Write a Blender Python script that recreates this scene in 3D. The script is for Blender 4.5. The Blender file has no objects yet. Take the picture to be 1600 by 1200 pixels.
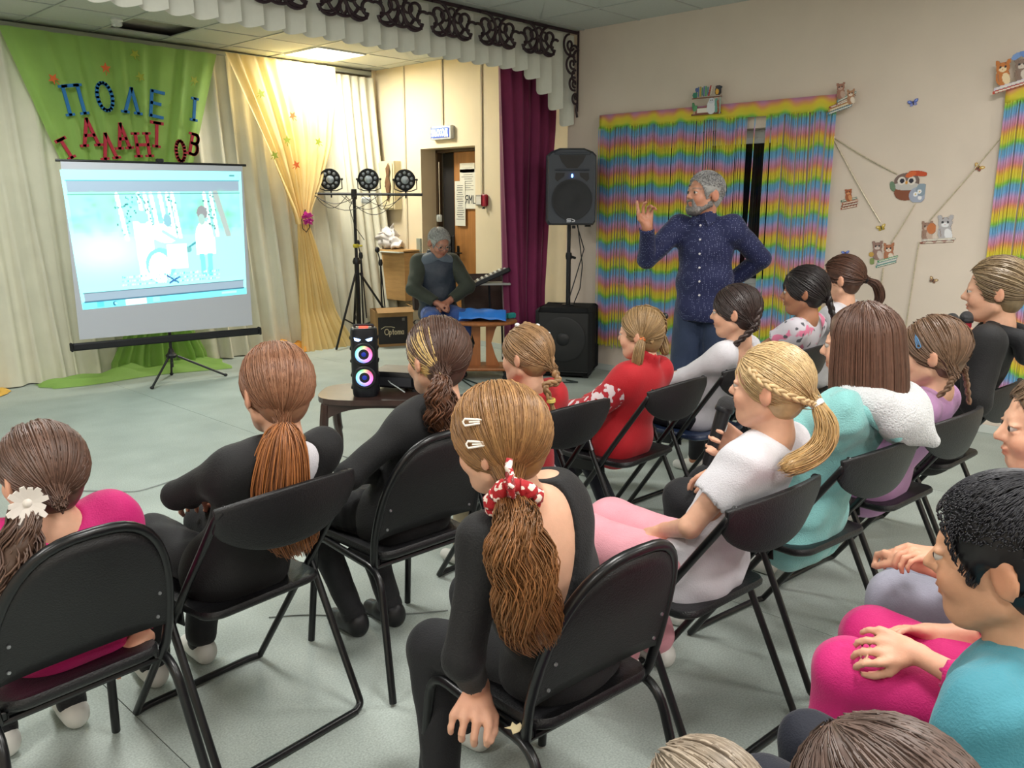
import bpy, math, random
import numpy as np
from mathutils import Vector, Matrix
random.seed(7); rng = np.random.default_rng(7)
C = bpy.context.scene.collection
S = bpy.context.scene
PI = math.pi

# ------------------------------------------------------------------ camera
FPX = 1320.0; CAMH = 1.55; YAW = math.radians(46.5); PIT = math.radians(12.0)
cd = bpy.data.cameras.new('camera'); cam = bpy.data.objects.new('camera', cd); C.objects.link(cam)
cam.location = (0, 0, CAMH); cam.rotation_euler = (PI/2 - PIT, 0, -YAW)
cd.sensor_fit = 'HORIZONTAL'; cd.sensor_width = 36; cd.lens = FPX/1600*36; cd.clip_start = 0.05
S.camera = cam
# ------------------------------------------------------------------ world, exposure
S.view_settings.view_transform = 'Standard'; S.view_settings.look = 'None'
S.view_settings.exposure = 0.0; S.view_settings.gamma = 1.0; S.view_settings.use_curve_mapping = False
wd = bpy.data.worlds.new('world'); S.world = wd; wd.use_nodes = True
wd.node_tree.nodes['Background'].inputs[0].default_value = (0.02, 0.025, 0.04, 1)
wd.node_tree.nodes['Background'].inputs[1].default_value = 0.5
# ------------------------------------------------------------------ ceiling lamps (light of the fluorescent panels, plus one added over the stage)
def area(name, loc, size, power, col, rot=(0, 0, 0)):
    l = bpy.data.lights.new(name, 'AREA'); l.shape = 'SQUARE'; l.size = size; l.energy = power; l.color = col
    o = bpy.data.objects.new(name, l); o.location = loc; o.rotation_euler = rot; C.objects.link(o); return o
HALL_LIGHTS = [(1.5, 3.6), (-1.1, 1.9), (1.5, 0.7), (4.1, 0.7), (1.5, -1.7), (4.1, -1.7), (-1.1, -0.9)]
for (x, y) in HALL_LIGHTS:
    area('panel_light', (x, y, 3.06), 0.56, 44, (1.0, 0.97, 0.93))
area('panel_light', (5.48, 7.92, 3.06), 0.56, 66, (1.0, 0.97, 0.86))
area('panel_light', (2.2, 6.6, 3.06), 0.56, 26, (0.93, 1.0, 0.97))  # unseen extra stage panel, added to brighten the drapes and green tulle

F_, R_, U_ = (np.array([math.sin(YAW)*math.cos(PIT), math.cos(YAW)*math.cos(PIT), -math.sin(PIT)]),
              np.array([math.cos(YAW), -math.sin(YAW), 0.0]), None)
U_ = np.cross(R_, F_)
def ray(px, py): return F_ + R_*(px-800)/FPX - U_*(py-600)/FPX
def at(px, py, x=None, y=None, z=None, w=None):
    """the point of the room on a plane x=, y= or z= (or at depth w) that a photo pixel looks at"""
    d = ray(px, py); c = np.array([0, 0, CAMH])
    if w is None:
        i, v = (0, x) if x is not None else (1, y) if y is not None else (2, z)
        w = (v-c[i])/d[i]
    return c + d*w

# ------------------------------------------------------------------ materials
def lin(c):
    c = np.asarray(c, float)
    return np.where(c <= 0.04045, c/12.92, ((c+0.055)/1.055)**2.4)
def hexc(h): return tuple(int(h[i:i+2], 16)/255 for i in (0, 2, 4))
_m = {}
def mat(name, col='808080', rough=.6, metal=0, spec=.5, noise=0, nscale=20, bump=0, bscale=60, attr=False, emit=0, sheen=0,
        alpha=1, stretch=None, trans=0, coat=0):
    if name in _m: return _m[name]
    m = bpy.data.materials.new(name); m.use_nodes = True; nt = m.node_tree; N = nt.nodes; L = nt.links
    b = N['Principled BSDF']; c = (*lin(hexc(col) if isinstance(col, str) else col), 1)
    b.inputs['Roughness'].default_value = rough; b.inputs['Metallic'].default_value = metal
    b.inputs['Specular IOR Level'].default_value = spec
    if sheen: b.inputs['Sheen Weight'].default_value = sheen; b.inputs['Sheen Roughness'].default_value = .4
    if coat: b.inputs['Coat Weight'].default_value = coat
    if trans: b.inputs['Transmission Weight'].default_value = trans
    b.inputs['Alpha'].default_value = alpha
    src = None
    if attr:
        a = N.new('ShaderNodeAttribute'); a.attribute_name = 'Col'; src = a.outputs['Color']
    else:
        r = N.new('ShaderNodeRGB'); r.outputs[0].default_value = c; src = r.outputs[0]
    tc = N.new('ShaderNodeTexCoord'); vec = tc.outputs['Object']
    if stretch:
        mp = N.new('ShaderNodeMapping'); mp.inputs['Scale'].default_value = stretch; L.new(vec, mp.inputs[0]); vec = mp.outputs[0]
    if noise:
        n = N.new('ShaderNodeTexNoise'); n.inputs['Scale'].default_value = nscale; n.inputs['Detail'].default_value = 6
        L.new(vec, n.inputs['Vector'])
        mr = N.new('ShaderNodeMapRange'); mr.inputs[1].default_value = .3; mr.inputs[2].default_value = .7
        mr.inputs[3].default_value = 1-noise; mr.inputs[4].default_value = 1+noise; L.new(n.outputs[0], mr.inputs[0])
        mx = N.new('ShaderNodeVectorMath'); mx.operation = 'SCALE'; L.new(src, mx.inputs[0]); L.new(mr.outputs[0], mx.inputs['Scale'])
        src = mx.outputs[0]
    L.new(src, b.inputs['Base Color'])
    if bump:
        n2 = N.new('ShaderNodeTexNoise'); n2.inputs['Scale'].default_value = bscale; n2.inputs['Detail'].default_value = 4
        L.new(vec, n2.inputs['Vector'])
        bp = N.new('ShaderNodeBump'); bp.inputs['Strength'].default_value = bump; bp.inputs['Distance'].default_value = .01
        L.new(n2.outputs[0], bp.inputs['Height']); L.new(bp.outputs[0], b.inputs['Normal'])
    if emit:
        L.new(src, b.inputs['Emission Color']); b.inputs['Emission Strength'].default_value = emit
    _m[name] = m; return m
def nodes_of(m): return m.node_tree.nodes, m.node_tree.links, m.node_tree.nodes['Principled BSDF']

def pattern_mat(name, base, spots, rough=.75, sheen=.1):
    """spots: list of (colour, noise scale, threshold, seed) laid over the base colour"""
    m = mat(name, base, rough, sheen=sheen, bump=.15, bscale=300); N, L, b = nodes_of(m)
    src = b.inputs['Base Color'].links[0].from_socket; tc = N.new('ShaderNodeTexCoord')
    for col, sc, th, sd in spots:
        mp = N.new('ShaderNodeMapping'); mp.inputs['Location'].default_value = (sd, sd*1.7, sd*.3); L.new(tc.outputs['Object'], mp.inputs[0])
        n = N.new('ShaderNodeTexNoise'); n.inputs['Scale'].default_value = sc; n.inputs['Detail'].default_value = 1.5
        L.new(mp.outputs[0], n.inputs['Vector'])
        mr = N.new('ShaderNodeMapRange'); mr.inputs[1].default_value = th-.015; mr.inputs[2].default_value = th+.015
        L.new(n.outputs[0], mr.inputs[0])
        mx = N.new('ShaderNodeMix'); mx.data_type = 'RGBA'; L.new(mr.outputs[0], mx.inputs[0]); L.new(src, mx.inputs[6])
        mx.inputs[7].default_value = (*lin(hexc(col)), 1); src = mx.outputs[2]
    L.new(src, b.inputs['Base Color']); return m

# ------------------------------------------------------------------ mesh helpers
def npmesh(name, V, Fs, m, parent=None, col=None, smooth=True, loc=None, mats=None, midx=None):
    """V (n,3); Fs list of (k, array) with k = corners per face"""
    me = bpy.data.meshes.new(name); V = np.ascontiguousarray(V, dtype=np.float32)
    if not isinstance(Fs, list): Fs = [Fs]
    Fs = [np.asarray(f, dtype=np.int32) for f in Fs if len(f)]
    me.vertices.add(len(V)); me.vertices.foreach_set('co', V.ravel())
    nl = sum(f.size for f in Fs); nf = sum(len(f) for f in Fs)
    me.loops.add(nl); me.loops.foreach_set('vertex_index', np.concatenate([f.ravel() for f in Fs]))
    st = []; s = 0
    for f in Fs:
        k = f.shape[1]; st.append(s+np.arange(len(f))*k); s += f.size
    me.polygons.add(nf); me.polygons.foreach_set('loop_start', np.concatenate(st).astype(np.int32))
    me.update(calc_edges=True); me.validate()
    me.polygons.foreach_set('use_smooth', np.full(len(me.polygons), bool(smooth)))
    if col is not None:
        ca = me.color_attributes.new('Col', 'FLOAT_COLOR', 'POINT')
        c4 = np.ones((len(V), 4), np.float32); c4[:, :3] = col; ca.data.foreach_set('color', c4.ravel())
    for q in (mats or [m]): me.materials.append(q)
    if midx is not None: me.polygons.foreach_set('material_index', np.asarray(midx, np.int32))
    o = bpy.data.objects.new(name, me); C.objects.link(o)
    if parent: o.parent = parent
    if loc is not None: o.location = loc
    return o
class MB:
    """collects boxes, tubes, prisms, lathes and grids into one mesh"""
    def __init__(s): s.v = []; s.f = []; s.n = 0; s.c = []
    def add(s, V, F, col=None):
        V = np.asarray(V, float); s.v.append(V)
        for f in F: s.f.append(tuple(i+s.n for i in f))
        s.c.append(np.tile(np.asarray(col if col is not None else (1, 1, 1), float), (len(V), 1))); s.n += len(V); return s
    def box(s, c, d, rz=0, bev=0, R=None, col=None):
        x, y, z = np.array(d)/2.; b = min(bev, .45*min(d))
        if R is None: R = Matrix.Rotation(rz, 3, 'Z')
        R = np.array(R)
        if b <= 0:
            V = np.array([(i*x, j*y, k*z) for k in (-1, 1) for i, j in ((-1, -1), (1, -1), (1, 1), (-1, 1))])
            F = [(3, 2, 1, 0), (4, 5, 6, 7), (0, 1, 5, 4), (1, 2, 6, 5), (2, 3, 7, 6), (3, 0, 4, 7)]
        else:
            def ring(hx, hy, z_, cc): return [(i*hx-i*cc*(1-a), j*hy-j*cc*a, z_) for (i, j, a) in
                ((-1, -1, 0), (-1, -1, 1), (1, -1, 1), (1, -1, 0), (1, 1, 0), (1, 1, 1), (-1, 1, 1), (-1, 1, 0))]
            V = np.array(ring(x-b, y-b, -z, b*.5)+ring(x, y, -z+b, b)+ring(x, y, z-b, b)+ring(x-b, y-b, z, b*.5))
            F = [tuple(range(7, -1, -1)), tuple(range(24, 32))]
            # ring order fix: corners listed ccw
            for r in range(3):
                for i in range(8): j = (i+1) % 8; F.append((r*8+i, r*8+j, r*8+8+j, r*8+8+i))
        return s.add(V@R.T+np.array(c), F, col)
    def tube(s, pts, r, n=8, caps=True, col=None, flat=1):
        P = np.asarray(pts, float); k = len(P); r = np.broadcast_to(np.asarray(r, float), (k,))
        T = np.zeros_like(P); T[1:-1] = P[2:]-P[:-2]; T[0] = P[1]-P[0]; T[-1] = P[-1]-P[-2]
        T /= np.linalg.norm(T, axis=1)[:, None]+1e-12
        u = np.cross(T[0], (0, 0, 1.)); u = np.cross(T[0], (0, 1., 0)) if np.linalg.norm(u) < .1 else u
        V = []
        for i in range(k):
            u = u-T[i]*(u@T[i]); u /= np.linalg.norm(u)+1e-12; w = np.cross(T[i], u)
            for j in range(n):
                a = 2*PI*j/n; V.append(P[i]+r[i]*(u*math.cos(a)+w*math.sin(a)*flat))
        F = [(i*n+j, i*n+(j+1) % n, (i+1)*n+(j+1) % n, (i+1)*n+j) for i in range(k-1) for j in range(n)]
        if caps: F += [tuple(range(n-1, -1, -1)), tuple((k-1)*n+j for j in range(n))]
        return s.add(V, F, col)
    def prism(s, poly, o, u, v, t, col=None):
        """polygon (2d) in the plane o + x*u + y*v extruded by vector t"""
        o, u, v, t = map(lambda q: np.asarray(q, float), (o, u, v, t)); n = len(poly)
        A = np.array([o+u*x+v*y for x, y in poly]); V = np.vstack([A, A+t])
        F = [tuple(range(n-1, -1, -1)), tuple(range(n, 2*n))]+[(i, (i+1) % n, n+(i+1) % n, n+i) for i in range(n)]
        return s.add(V, F, col)
    def lathe(s, prof, c=(0, 0, 0), n=24, R=None, col=None):
        V = [(r*math.cos(2*PI*j/n), r*math.sin(2*PI*j/n), z) for r, z in prof for j in range(n)]
        k = len(prof); V = np.array(V)
        if R is not None: V = V@np.array(R).T
        F = [(i*n+j, i*n+(j+1) % n, (i+1)*n+(j+1) % n, (i+1)*n+j) for i in range(k-1) for j in range(n)]
        F += [tuple(range(n-1, -1, -1)), tuple((k-1)*n+j for j in range(n))]
        return s.add(V+np.array(c), F, col)
    def ell(s, c, r, R=None, n=12, col=None):
        prof = [(max(1e-4, math.sin(PI*i/n)), -math.cos(PI*i/n)) for i in range(n+1)]
        V = np.array([(a*math.cos(2*PI*j/n), a*math.sin(2*PI*j/n), z) for a, z in prof for j in range(n)])*np.array(r)
        if R is not None: V = V@np.array(R).T
        F = [(i*n+j, i*n+(j+1) % n, (i+1)*n+(j+1) % n, (i+1)*n+j) for i in range(n) for j in range(n)]
        return s.add(V+np.array(c), F, col)
    def grid(s, fn, nu, nv, col=None):
        V = [fn(i/nu, j/nv) for i in range(nu+1) for j in range(nv+1)]
        F = [(i*(nv+1)+j, (i+1)*(nv+1)+j, (i+1)*(nv+1)+j+1, i*(nv+1)+j+1) for i in range(nu) for j in range(nv)]
        return s.add(V, F, col)
    def build(s, name, m, parent=None, smooth=False, kind=None, colored=False, angle=40):
        V = np.vstack(s.v); by = {}
        for f in s.f: by.setdefault(len(f), []).append(f)
        Fs = [np.array(q, np.int32) for q in by.values()]
        o = npmesh(name, V, Fs, m, parent, col=np.vstack(s.c) if colored else None, smooth=smooth)
        if smooth and angle < 180: o.data.set_sharp_from_angle(angle=math.radians(angle))
        if kind: o['kind'] = kind
        return o
def rnd(p, r=.06, n=5):
    """polyline with its corners rounded"""
    P = [np.asarray(q, float) for q in p]; out = [P[0]]
    for a, b, c in zip(P[:-2], P[1:-1], P[2:]):
        d1 = a-b; d2 = c-b; q = min(r, np.linalg.norm(d1)*.45, np.linalg.norm(d2)*.45)
        s = b+d1/np.linalg.norm(d1)*q; e = b+d2/np.linalg.norm(d2)*q
        for i in range(n+1): t = i/n; out.append((1-t)**2*s+2*t*(1-t)*b+t*t*e)
    out.append(P[-1]); return out
def tag(o, label=None, cat=None, group=None, kind=None):
    if label: o['label'] = label
    if cat: o['category'] = cat
    if group: o['group'] = group
    if kind: o['kind'] = kind
    return o
def empty(name, loc, label=None, cat=None, group=None, rz=0):
    o = bpy.data.objects.new(name, None); o.empty_display_size = .1; o.location = loc; o.rotation_euler = (0, 0, rz)
    C.objects.link(o); return tag(o, label, cat, group)
def copy_tree(o, parent=None):
    c = o.copy(); C.objects.link(c); c.parent = parent
    for ch in list(o.children): copy_tree(ch, c)
    return c
def solid(o, t, off=0):
    md = o.modifiers.new('solidify', 'SOLIDIFY'); md.thickness = t; md.offset = off; return o
# ------------------------------------------------------------------ the setting
XR, XD, YV, YB, CZ = 6.37, 6.55, 5.27, 8.66, 3.1
XL, YF = -2.6, -3.0
def struct(o, name=None):
    o['kind'] = 'structure'
    return o
M_floor = mat('linoleum', 'A8B2AC', .55, spec=.3, noise=.10, nscale=3, bump=.03, bscale=200)
N, L, b = nodes_of(M_floor)          # fine speckle of the linoleum print
tc = N.new('ShaderNodeTexCoord'); n1 = N.new('ShaderNodeTexNoise'); n1.inputs['Scale'].default_value = 160; n1.inputs['Detail'].default_value = 3
L.new(tc.outputs['Object'], n1.inputs['Vector'])
mr = N.new('ShaderNodeMapRange'); mr.inputs[1].default_value = .35; mr.inputs[2].default_value = .65; mr.inputs[3].default_value = .84; mr.inputs[4].default_value = 1.14
L.new(n1.outputs[0], mr.inputs[0]); vm = N.new('ShaderNodeVectorMath'); vm.operation = 'SCALE'
L.new(b.inputs['Base Color'].links[0].from_socket, vm.inputs[0]); L.new(mr.outputs[0], vm.inputs['Scale']); L.new(vm.outputs[0], b.inputs['Base Color'])
fl = empty('floor', (0, 0, 0)); struct(fl)
# linoleum sheets welded side by side, each a piece of the floor
xs = [XL-.1, -1.1, 0.9, 2.87, 4.86, 6.95]
for i in range(5):
    g = .0015; x0, x1 = xs[i]+g, xs[i+1]-g
    MB().box(((x0+x1)/2, (YF+YB)/2, -.01), (x1-x0, YB-YF+.4, .02)).build('linoleum_sheet', M_floor, fl)
MB().box((2.2, (YF+YB)/2, -.06), (9.6, YB-YF+.4, .075)).build('subfloor', mat('subfloor', '6E746E', .9, noise=.1), fl)
M_wall = mat('wall_paint', 'E0D2C4', .75, noise=.03, nscale=3, bump=.06, bscale=150)
M_wall2 = mat('wall_paint_stage', 'E4D5B6', .7, noise=.03, nscale=3, bump=.05, bscale=90)
M_white = mat('white_paint', 'DDE0DC', .5, noise=.03)
# right wall with two window openings (y0,y1,z0,z1)
WIN = [(3.16, 4.72, .84, 2.14), (-.15, 1.30, .84, 2.14)]
def wall_with_holes(name, x, t, y0, y1, holes, m):
    w = MB(); cur = y0
    for (a, b_, c, d) in sorted(holes):
        w.box((x+t/2, (cur+a)/2, CZ/2), (t, a-cur, CZ)); w.box((x+t/2, (a+b_)/2, c/2), (t, b_-a, c))
        w.box((x+t/2, (a+b_)/2, (d+CZ)/2), (t, b_-a, CZ-d)); cur = b_
    w.box((x+t/2, (cur+y1)/2, CZ/2), (t, y1-cur, CZ)); return struct(w.build(name, m))
wall_with_holes('wall_right', XR, .30, YF, YV+.05, WIN, M_wall)
# stage wall with the doorway
DY0, DY1, DZ = 6.765, 7.66, 2.17
wall_with_holes('wall_stage', XD, .38, YV+.05, YB+.1, [(DY0, DY1, .0, DZ)], M_wall2)
struct(MB().box(((XL+6.95)/2, YB+.1, CZ/2), (9.6, .2, CZ)).build('wall_back', mat('wall_back_paint', 'D8CDB4', .8)))
struct(MB().box((XL-.1, (YF+YB)/2, CZ/2), (.2, YB-YF+.4, CZ)).build('wall_left', M_wall))
struct(MB().box(((XL+6.95)/2, YF-.1, CZ/2), (9.6, .2, CZ)).build('wall_front', M_wall))
# corridor niche behind the doorway
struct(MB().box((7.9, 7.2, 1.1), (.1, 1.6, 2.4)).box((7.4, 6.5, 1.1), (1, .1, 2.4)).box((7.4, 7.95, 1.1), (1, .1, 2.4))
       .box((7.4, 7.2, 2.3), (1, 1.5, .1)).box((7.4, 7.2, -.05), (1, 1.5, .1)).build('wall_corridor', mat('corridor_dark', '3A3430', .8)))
# baseboards
M_base = mat('baseboard_white', 'C9CFCB', .4)
struct(MB().box((XR-.008, (YF+YV)/2, .03), (.016, YV-YF, .06), bev=.004).build('baseboard_right', M_base))
struct(MB().box((XD-.008, (YV+DY0)/2, .03), (.016, DY0-YV, .06), bev=.004).box((XD-.008, (DY1+YB)/2, .03), (.016, YB-DY1, .06), bev=.004).build('baseboard_stage', M_base))
# projecting end of the right wall and the wiring ducts on the stage wall
struct(MB().box((XD-.03, 8.55, CZ/2), (.06, .22, CZ)).build('trim_1', M_wall2))
M_duct = mat('cable_duct', 'D9CDB2', .45)
for i, (px, py, z0) in enumerate([(632, 150, 0), (692, 150, 2.39), (753, 150, 1.62)]):
    p = at(px, py, x=XD)
    struct(MB().box((XD-.008, p[1], (z0+CZ)/2), (.016, .022, CZ-z0), bev=.003).build('trim_%d' % (i+2), M_duct))
# ceiling: grid of 0.6 m tiles in metal rails
M_tile = mat('ceiling_tile', 'C2C7C2', .85, noise=.04, nscale=60, bump=.25, bscale=120)
M_rail = mat('ceiling_rail', 'B9BEBA', .5)
ceil = empty('ceiling', (0, 0, CZ)); struct(ceil)
tile = None; X0, Y0 = 5.165-13*.61, 7.59-18*.61
rail = MB(); LIGHT_CELLS = set()
def cell(x, y): return (int(math.floor((x-X0)/.61)), int(math.floor((y-Y0)/.61)))
for (x, y) in HALL_LIGHTS+[(5.48, 7.92), (2.2, 6.6)]: LIGHT_CELLS.add(cell(x, y))
missing = cell(3.45, 8.0)
slab = bpy.data.meshes.new('tile')
for i in range(16):
    for j in range(20):
        x = X0+i*.61+.305; y = Y0+j*.61+.305
        if x < XL-.2 or x > 6.9 or y < YF-.2 or y > YB+.3: continue
        if (i, j) in LIGHT_CELLS or (i, j) == missing: continue
        if tile is None:
            tile = MB().box((0, 0, .008), (.588, .588, .016), bev=.004).build('ceiling_tile', M_tile, ceil); o = tile
        else:
            o = tile.copy(); C.objects.link(o)
        o.location = (x, y, random.uniform(-.001, .001)); o.rotation_euler = (random.uniform(-.002, .002), random.uniform(-.002, .002), 0)
for i in range(17): rail.box((X0+i*.61, (YF+YB)/2, 0), (.024, YB-YF, .012))
for j in range(21): rail.box(((XL+XD)/2, Y0+j*.61, .001), (XD-XL, .024, .012))
rail.build('ceiling_rail', M_rail, ceil, kind='stuff')
MB().box((2.1, 2.8, .12), (9.6, 12, .1)).build('slab', mat('raw_concrete', 'A09C94', .9, noise=.35, nscale=14, stretch=(.5, 6, 1)), ceil)
# narrow cornice at the back of the stage
struct(MB().box((2.0, 8.47, 3.06), (9.1, .06, .05), bev=.01).build('trim_5', mat('cornice', 'BFC4BC', .5)))
# smoke detector beside the missing tile
t = empty('smoke_detector', (3.25, 7.72, 3.1), 'small white smoke detector on the stage ceiling beside the missing tile', 'detector')
MB().lathe([(.045, -.001), (.05, -.02), (.035, -.04), (.01, -.05)]).build('housing', M_white, t, True)
MB().box((0, 0, -.04), (.07, .07, .06), bev=.01).build('mount_box', M_white, t)
# fluorescent ceiling panels; the last one is added, for light on the drapes
M_lampd = mat('lamp_diffuser', 'FFFDF4', .5, emit=7)
M_lampf = mat('lamp_frame', 'E8EAE6', .4)
for k, (x, y) in enumerate(HALL_LIGHTS+[(5.48, 7.92), (2.2, 6.6)]):
    ci, cj = cell(x, y); cx = X0+ci*.61+.305; cy = Y0+cj*.61+.305
    lab = {7: 'lit square light panel in the stage ceiling above the yellow curtain', 8: 'added unseen square light panel in the stage ceiling nearer the screen'}.get(k, 'square light panel in the hall ceiling, ' + ('nearest the stage opening', 'nearest the left wall', 'straight over the front rows', 'over the rows by the windows', 'behind the last row', 'behind the rows by the windows', 'by the left wall behind the camera')[k % 7])
    t = empty('ceiling_light', (cx, cy, CZ), lab, 'light', 'square ceiling light panels' if k < 7 else None)
    MB().box((0, .298, 0), (.6, .012, .03)).box((0, -.298, 0), (.6, .012, .03)).box((.298, 0, 0), (.012, .6, .03)).box((-.298, 0, 0), (.012, .6, .03)).build('frame', M_lampf, t)
    MB().box((0, 0, .008), (.585, .585, .01)).build('diffuser', M_lampd, t)

# windows
M_frame = mat('window_frame', 'D5DAD8', .35); M_night = mat('night_glass', '14181A', .08, spec=.7)
for k, (y0, y1, z0, z1) in enumerate(WIN):
    w = struct(empty('window_%d' % (k+1), (XR+.16, (y0+y1)/2, (z0+z1)/2)))
    W, Hh = y1-y0, z1-z0
    f = MB()
    for yy in (-W/2+.035, W/2-.035): f.box((0, yy, 0), (.07, .07, Hh), bev=.008)
    for zz in (-Hh/2+.035, Hh/2-.035): f.box((0, 0, zz), (.07, W, .07), bev=.008)
    f.box((0, 0, 0), (.06, .07, Hh), bev=.008).build('frame', M_frame, w)
    for yy in (-W/4, W/4):
        MB().box((.01, yy, 0), (.012, W/2-.07, Hh-.1)).build('pane', M_night, w)
        s = MB(); a = W/2-.08; c = Hh-.13
        for q in (-1, 1): s.box((-.02, yy+q*(a/2-.02), 0), (.04, .045, c), bev=.006); s.box((-.02, yy, q*(c/2-.02)), (.04, a, .045), bev=.006)
        s.build('sash', M_frame, w)
    MB().box((-.065, 0, -Hh/2-.015), (.24, W+.1, .03), bev=.008).build('window_sill', mat('sill', 'E3E8E8', .3), w)
# radiator-like white pipe cover below first window is hidden by the string curtain

# door: a brown leaf standing half open in the deep reveal
d = struct(empty('door_1', (XD+.24, DY0, 0)))
M_door = mat('door_wood', 'A5703C', .45, noise=.14, nscale=4, stretch=(9, 9, .7)); M_dark = mat('gap_shade_and_strap', '191412', .7)
MB().box((.0, .30, 1.07), (.04, .56, 2.12), bev=.004).build('leaf', M_door, d)
MB().box((.05, .70, 1.07), (.02, .25, 2.12)).build('gap_shade', M_dark, d)  # near-black board standing in for the shade beside the half-open leaf
MB().box((.02, .005, 1.08), (.07, .03, 2.16)).box((.02, .88, 1.08), (.07, .03, 2.16)).box((.02, .45, 2.15), (.07, .9, .03)).build('door_frame', mat('door_frame', '5A4632', .5), d)
h = MB().tube([(-.02, .52, 1.0), (-.06, .52, 1.0), (-.06, .42, 1.0)], .009).box((-.022, .52, 1.0), (.006, .04, .16), bev=.002).build('handle', mat('handle', '26282A', .3, metal=.8), d, True)
MB().box((-.025, .60, .95), (.06, .06, .5), bev=.02).build('hanging_strap', M_dark, d)
# papers on the door
M_paper = mat('paper', 'D8D6C8', .8); M_ink = mat('ink', '2A2C38', .8)
# ------------------------------------------------------------------ cloth of the stage
def interp(tab, z):
    zs = [a for a, _ in tab]; vs = [b for _, b in tab]; return float(np.interp(z, zs, vs))
def lean(z): return 8.40-.36*(1-z/3.05)**1.2          # the drapes hang slightly forward on to the floor
def drape(name, xl, xr, z0, z1, ybase, pleats, amp, m, nu=None, nv=24, seed=0, flare=0):
    """pleated cloth between a left and a right edge (functions of z)"""
    r = np.random.default_rng(seed); nu = nu or pleats*8; ph = r.uniform(0, 6, 4); g = MB()
    def fn(u, v):
        z = z0+(z1-z0)*v; a, b_ = xl(z), xr(z)
        uu = u+.012*math.sin(7*u*PI+ph[0]+2*v)
        w = math.sin(2*PI*pleats*uu+ph[1])+.45*math.sin(2*PI*pleats*1.7*uu+ph[2]+v)+.3*math.sin(2*PI*pleats*.41*uu+ph[3]-2*v)
        k = amp*(.55+.6*(1-v))
        return (a+(b_-a)*u+.25*k*math.cos(2*PI*pleats*uu), ybase(z)-k*w-flare*(1-v)**6*(.6+.4*math.sin(9*u+ph[0])), z)
    g.grid(fn, nu, nv); return g.build(name, m, smooth=True, angle=180)
M_drape = mat('white_drape', 'D9D6C2', .8, sheen=.2, noise=.04, nscale=6, bump=.06, bscale=60)
tag(drape('white_curtain', lambda z: XL+.05, lambda z: 2.72, .01, 3.03, lean, 26, .035, M_drape, seed=1, flare=.06),
    'long white pleated stage curtain at the far left of the back wall', 'curtain', 'white drapes along the back wall')
tag(drape('white_curtain', lambda z: 2.70, lambda z: 4.60, .01, 3.03, lean, 10, .04, M_drape, seed=2, flare=.04),
    'white pleated stage curtain behind the green cloth and the projection screen', 'curtain', 'white drapes along the back wall')
tag(drape('white_curtain', lambda z: 4.58, lambda z: 5.92, .01, 3.03, lean, 8, .04, M_drape, seed=3),
    'white pleated stage curtain behind the yellow curtain', 'curtain', 'white drapes along the back wall')
tag(drape('white_curtain', lambda z: 5.90, lambda z: 6.47, .01, 3.0, lean, 5, .035, M_drape, seed=4),
    'narrow white stage curtain in the right corner behind the three stage lamps', 'curtain', 'white drapes along the back wall')
def sheer(name, col, f):
    m = mat(name, col, .7, noise=.05, nscale=5); N, L, b = nodes_of(m)
    tr = N.new('ShaderNodeBsdfTranslucent'); mx = N.new('ShaderNodeMixShader'); src = b.inputs['Base Color'].links[0].from_socket
    tp = N.new('ShaderNodeBsdfTransparent'); m2 = N.new('ShaderNodeMixShader'); out = N['Material Output']
    L.new(src, tr.inputs[0]); mx.inputs[0].default_value = .45; L.new(b.outputs[0], mx.inputs[1]); L.new(tr.outputs[0], mx.inputs[2])
    m2.inputs[0].default_value = f; L.new(mx.outputs[0], m2.inputs[1]); L.new(tp.outputs[0], m2.inputs[2]); L.new(m2.outputs[0], out.inputs[0]); return m
M_green = sheer('green_tulle', 'ACD672', .10); M_yel = sheer('yellow_tulle', 'F7E0A2', .10)
gl = [(.1, 3.0), (.5, 3.25), (1.2, 3.12), (1.95, 2.84), (3.04, 2.50)]; gr = [(.1, 3.95), (.5, 3.78), (1.2, 3.86), (1.95, 4.08), (3.04, 4.47)]
g = tag(drape('green_tulle', lambda z: interp(gl, z), lambda z: interp(gr, z), .04, 3.02, lambda z: lean(z)-.10, 9, .022, M_green, seed=5, nv=40),
    'lime green tulle fanned out behind the projection screen under the paper letters', 'curtain')
yl = [(.0, 4.9), (.3, 5.0), (1.1, 5.10), (1.36, 5.13), (1.5, 5.10), (2.0, 4.92), (2.5, 4.72), (3.04, 4.50)]
yr = [(.0, 5.62), (.3, 5.50), (1.1, 5.34), (1.36, 5.27), (1.5, 5.32), (1.8, 5.50), (2.2, 5.68), (2.6, 5.78), (3.04, 5.83)]
yc = empty('yellow_curtain', (5.2, 8.2, 0), 'sheer yellow curtain gathered with a pink bow beside the screen', 'curtain')
for nm, a, b_ in (('swag', 1.34, 3.04), ('tail', .0, 1.34)):
    o = drape(nm, lambda z: interp(yl, z), lambda z: interp(yr, z), a, b_, lambda z: lean(z)-.16-(.0 if z > .4 else .12*(1-z/.4)), 9, .028, M_yel, seed=6, nv=30)
    o.parent = yc; o.matrix_parent_inverse = Matrix.Translation((-5.2, -8.2, 0))
bow = MB(); r = np.random.default_rng(3); by = lean(1.39)-.24
for i in range(34):
    a = r.uniform(0, 2*PI); e = r.uniform(-.7, .9); d_ = np.array([math.cos(a)*math.cos(e), -abs(math.sin(e))*.7-.2, math.sin(a)*math.cos(e)]); d_ /= np.linalg.norm(d_)
    s_ = np.cross(d_, (.3, .4, .8)); s_ /= np.linalg.norm(s_); q = .085*r.uniform(.7, 1.1)
    bow.add([d_*.01-s_*.006, d_*q*.7-s_*.024, d_*q, d_*q*.7+s_*.024, d_*.01+s_*.006], [(0, 1, 2, 3, 4)])
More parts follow.
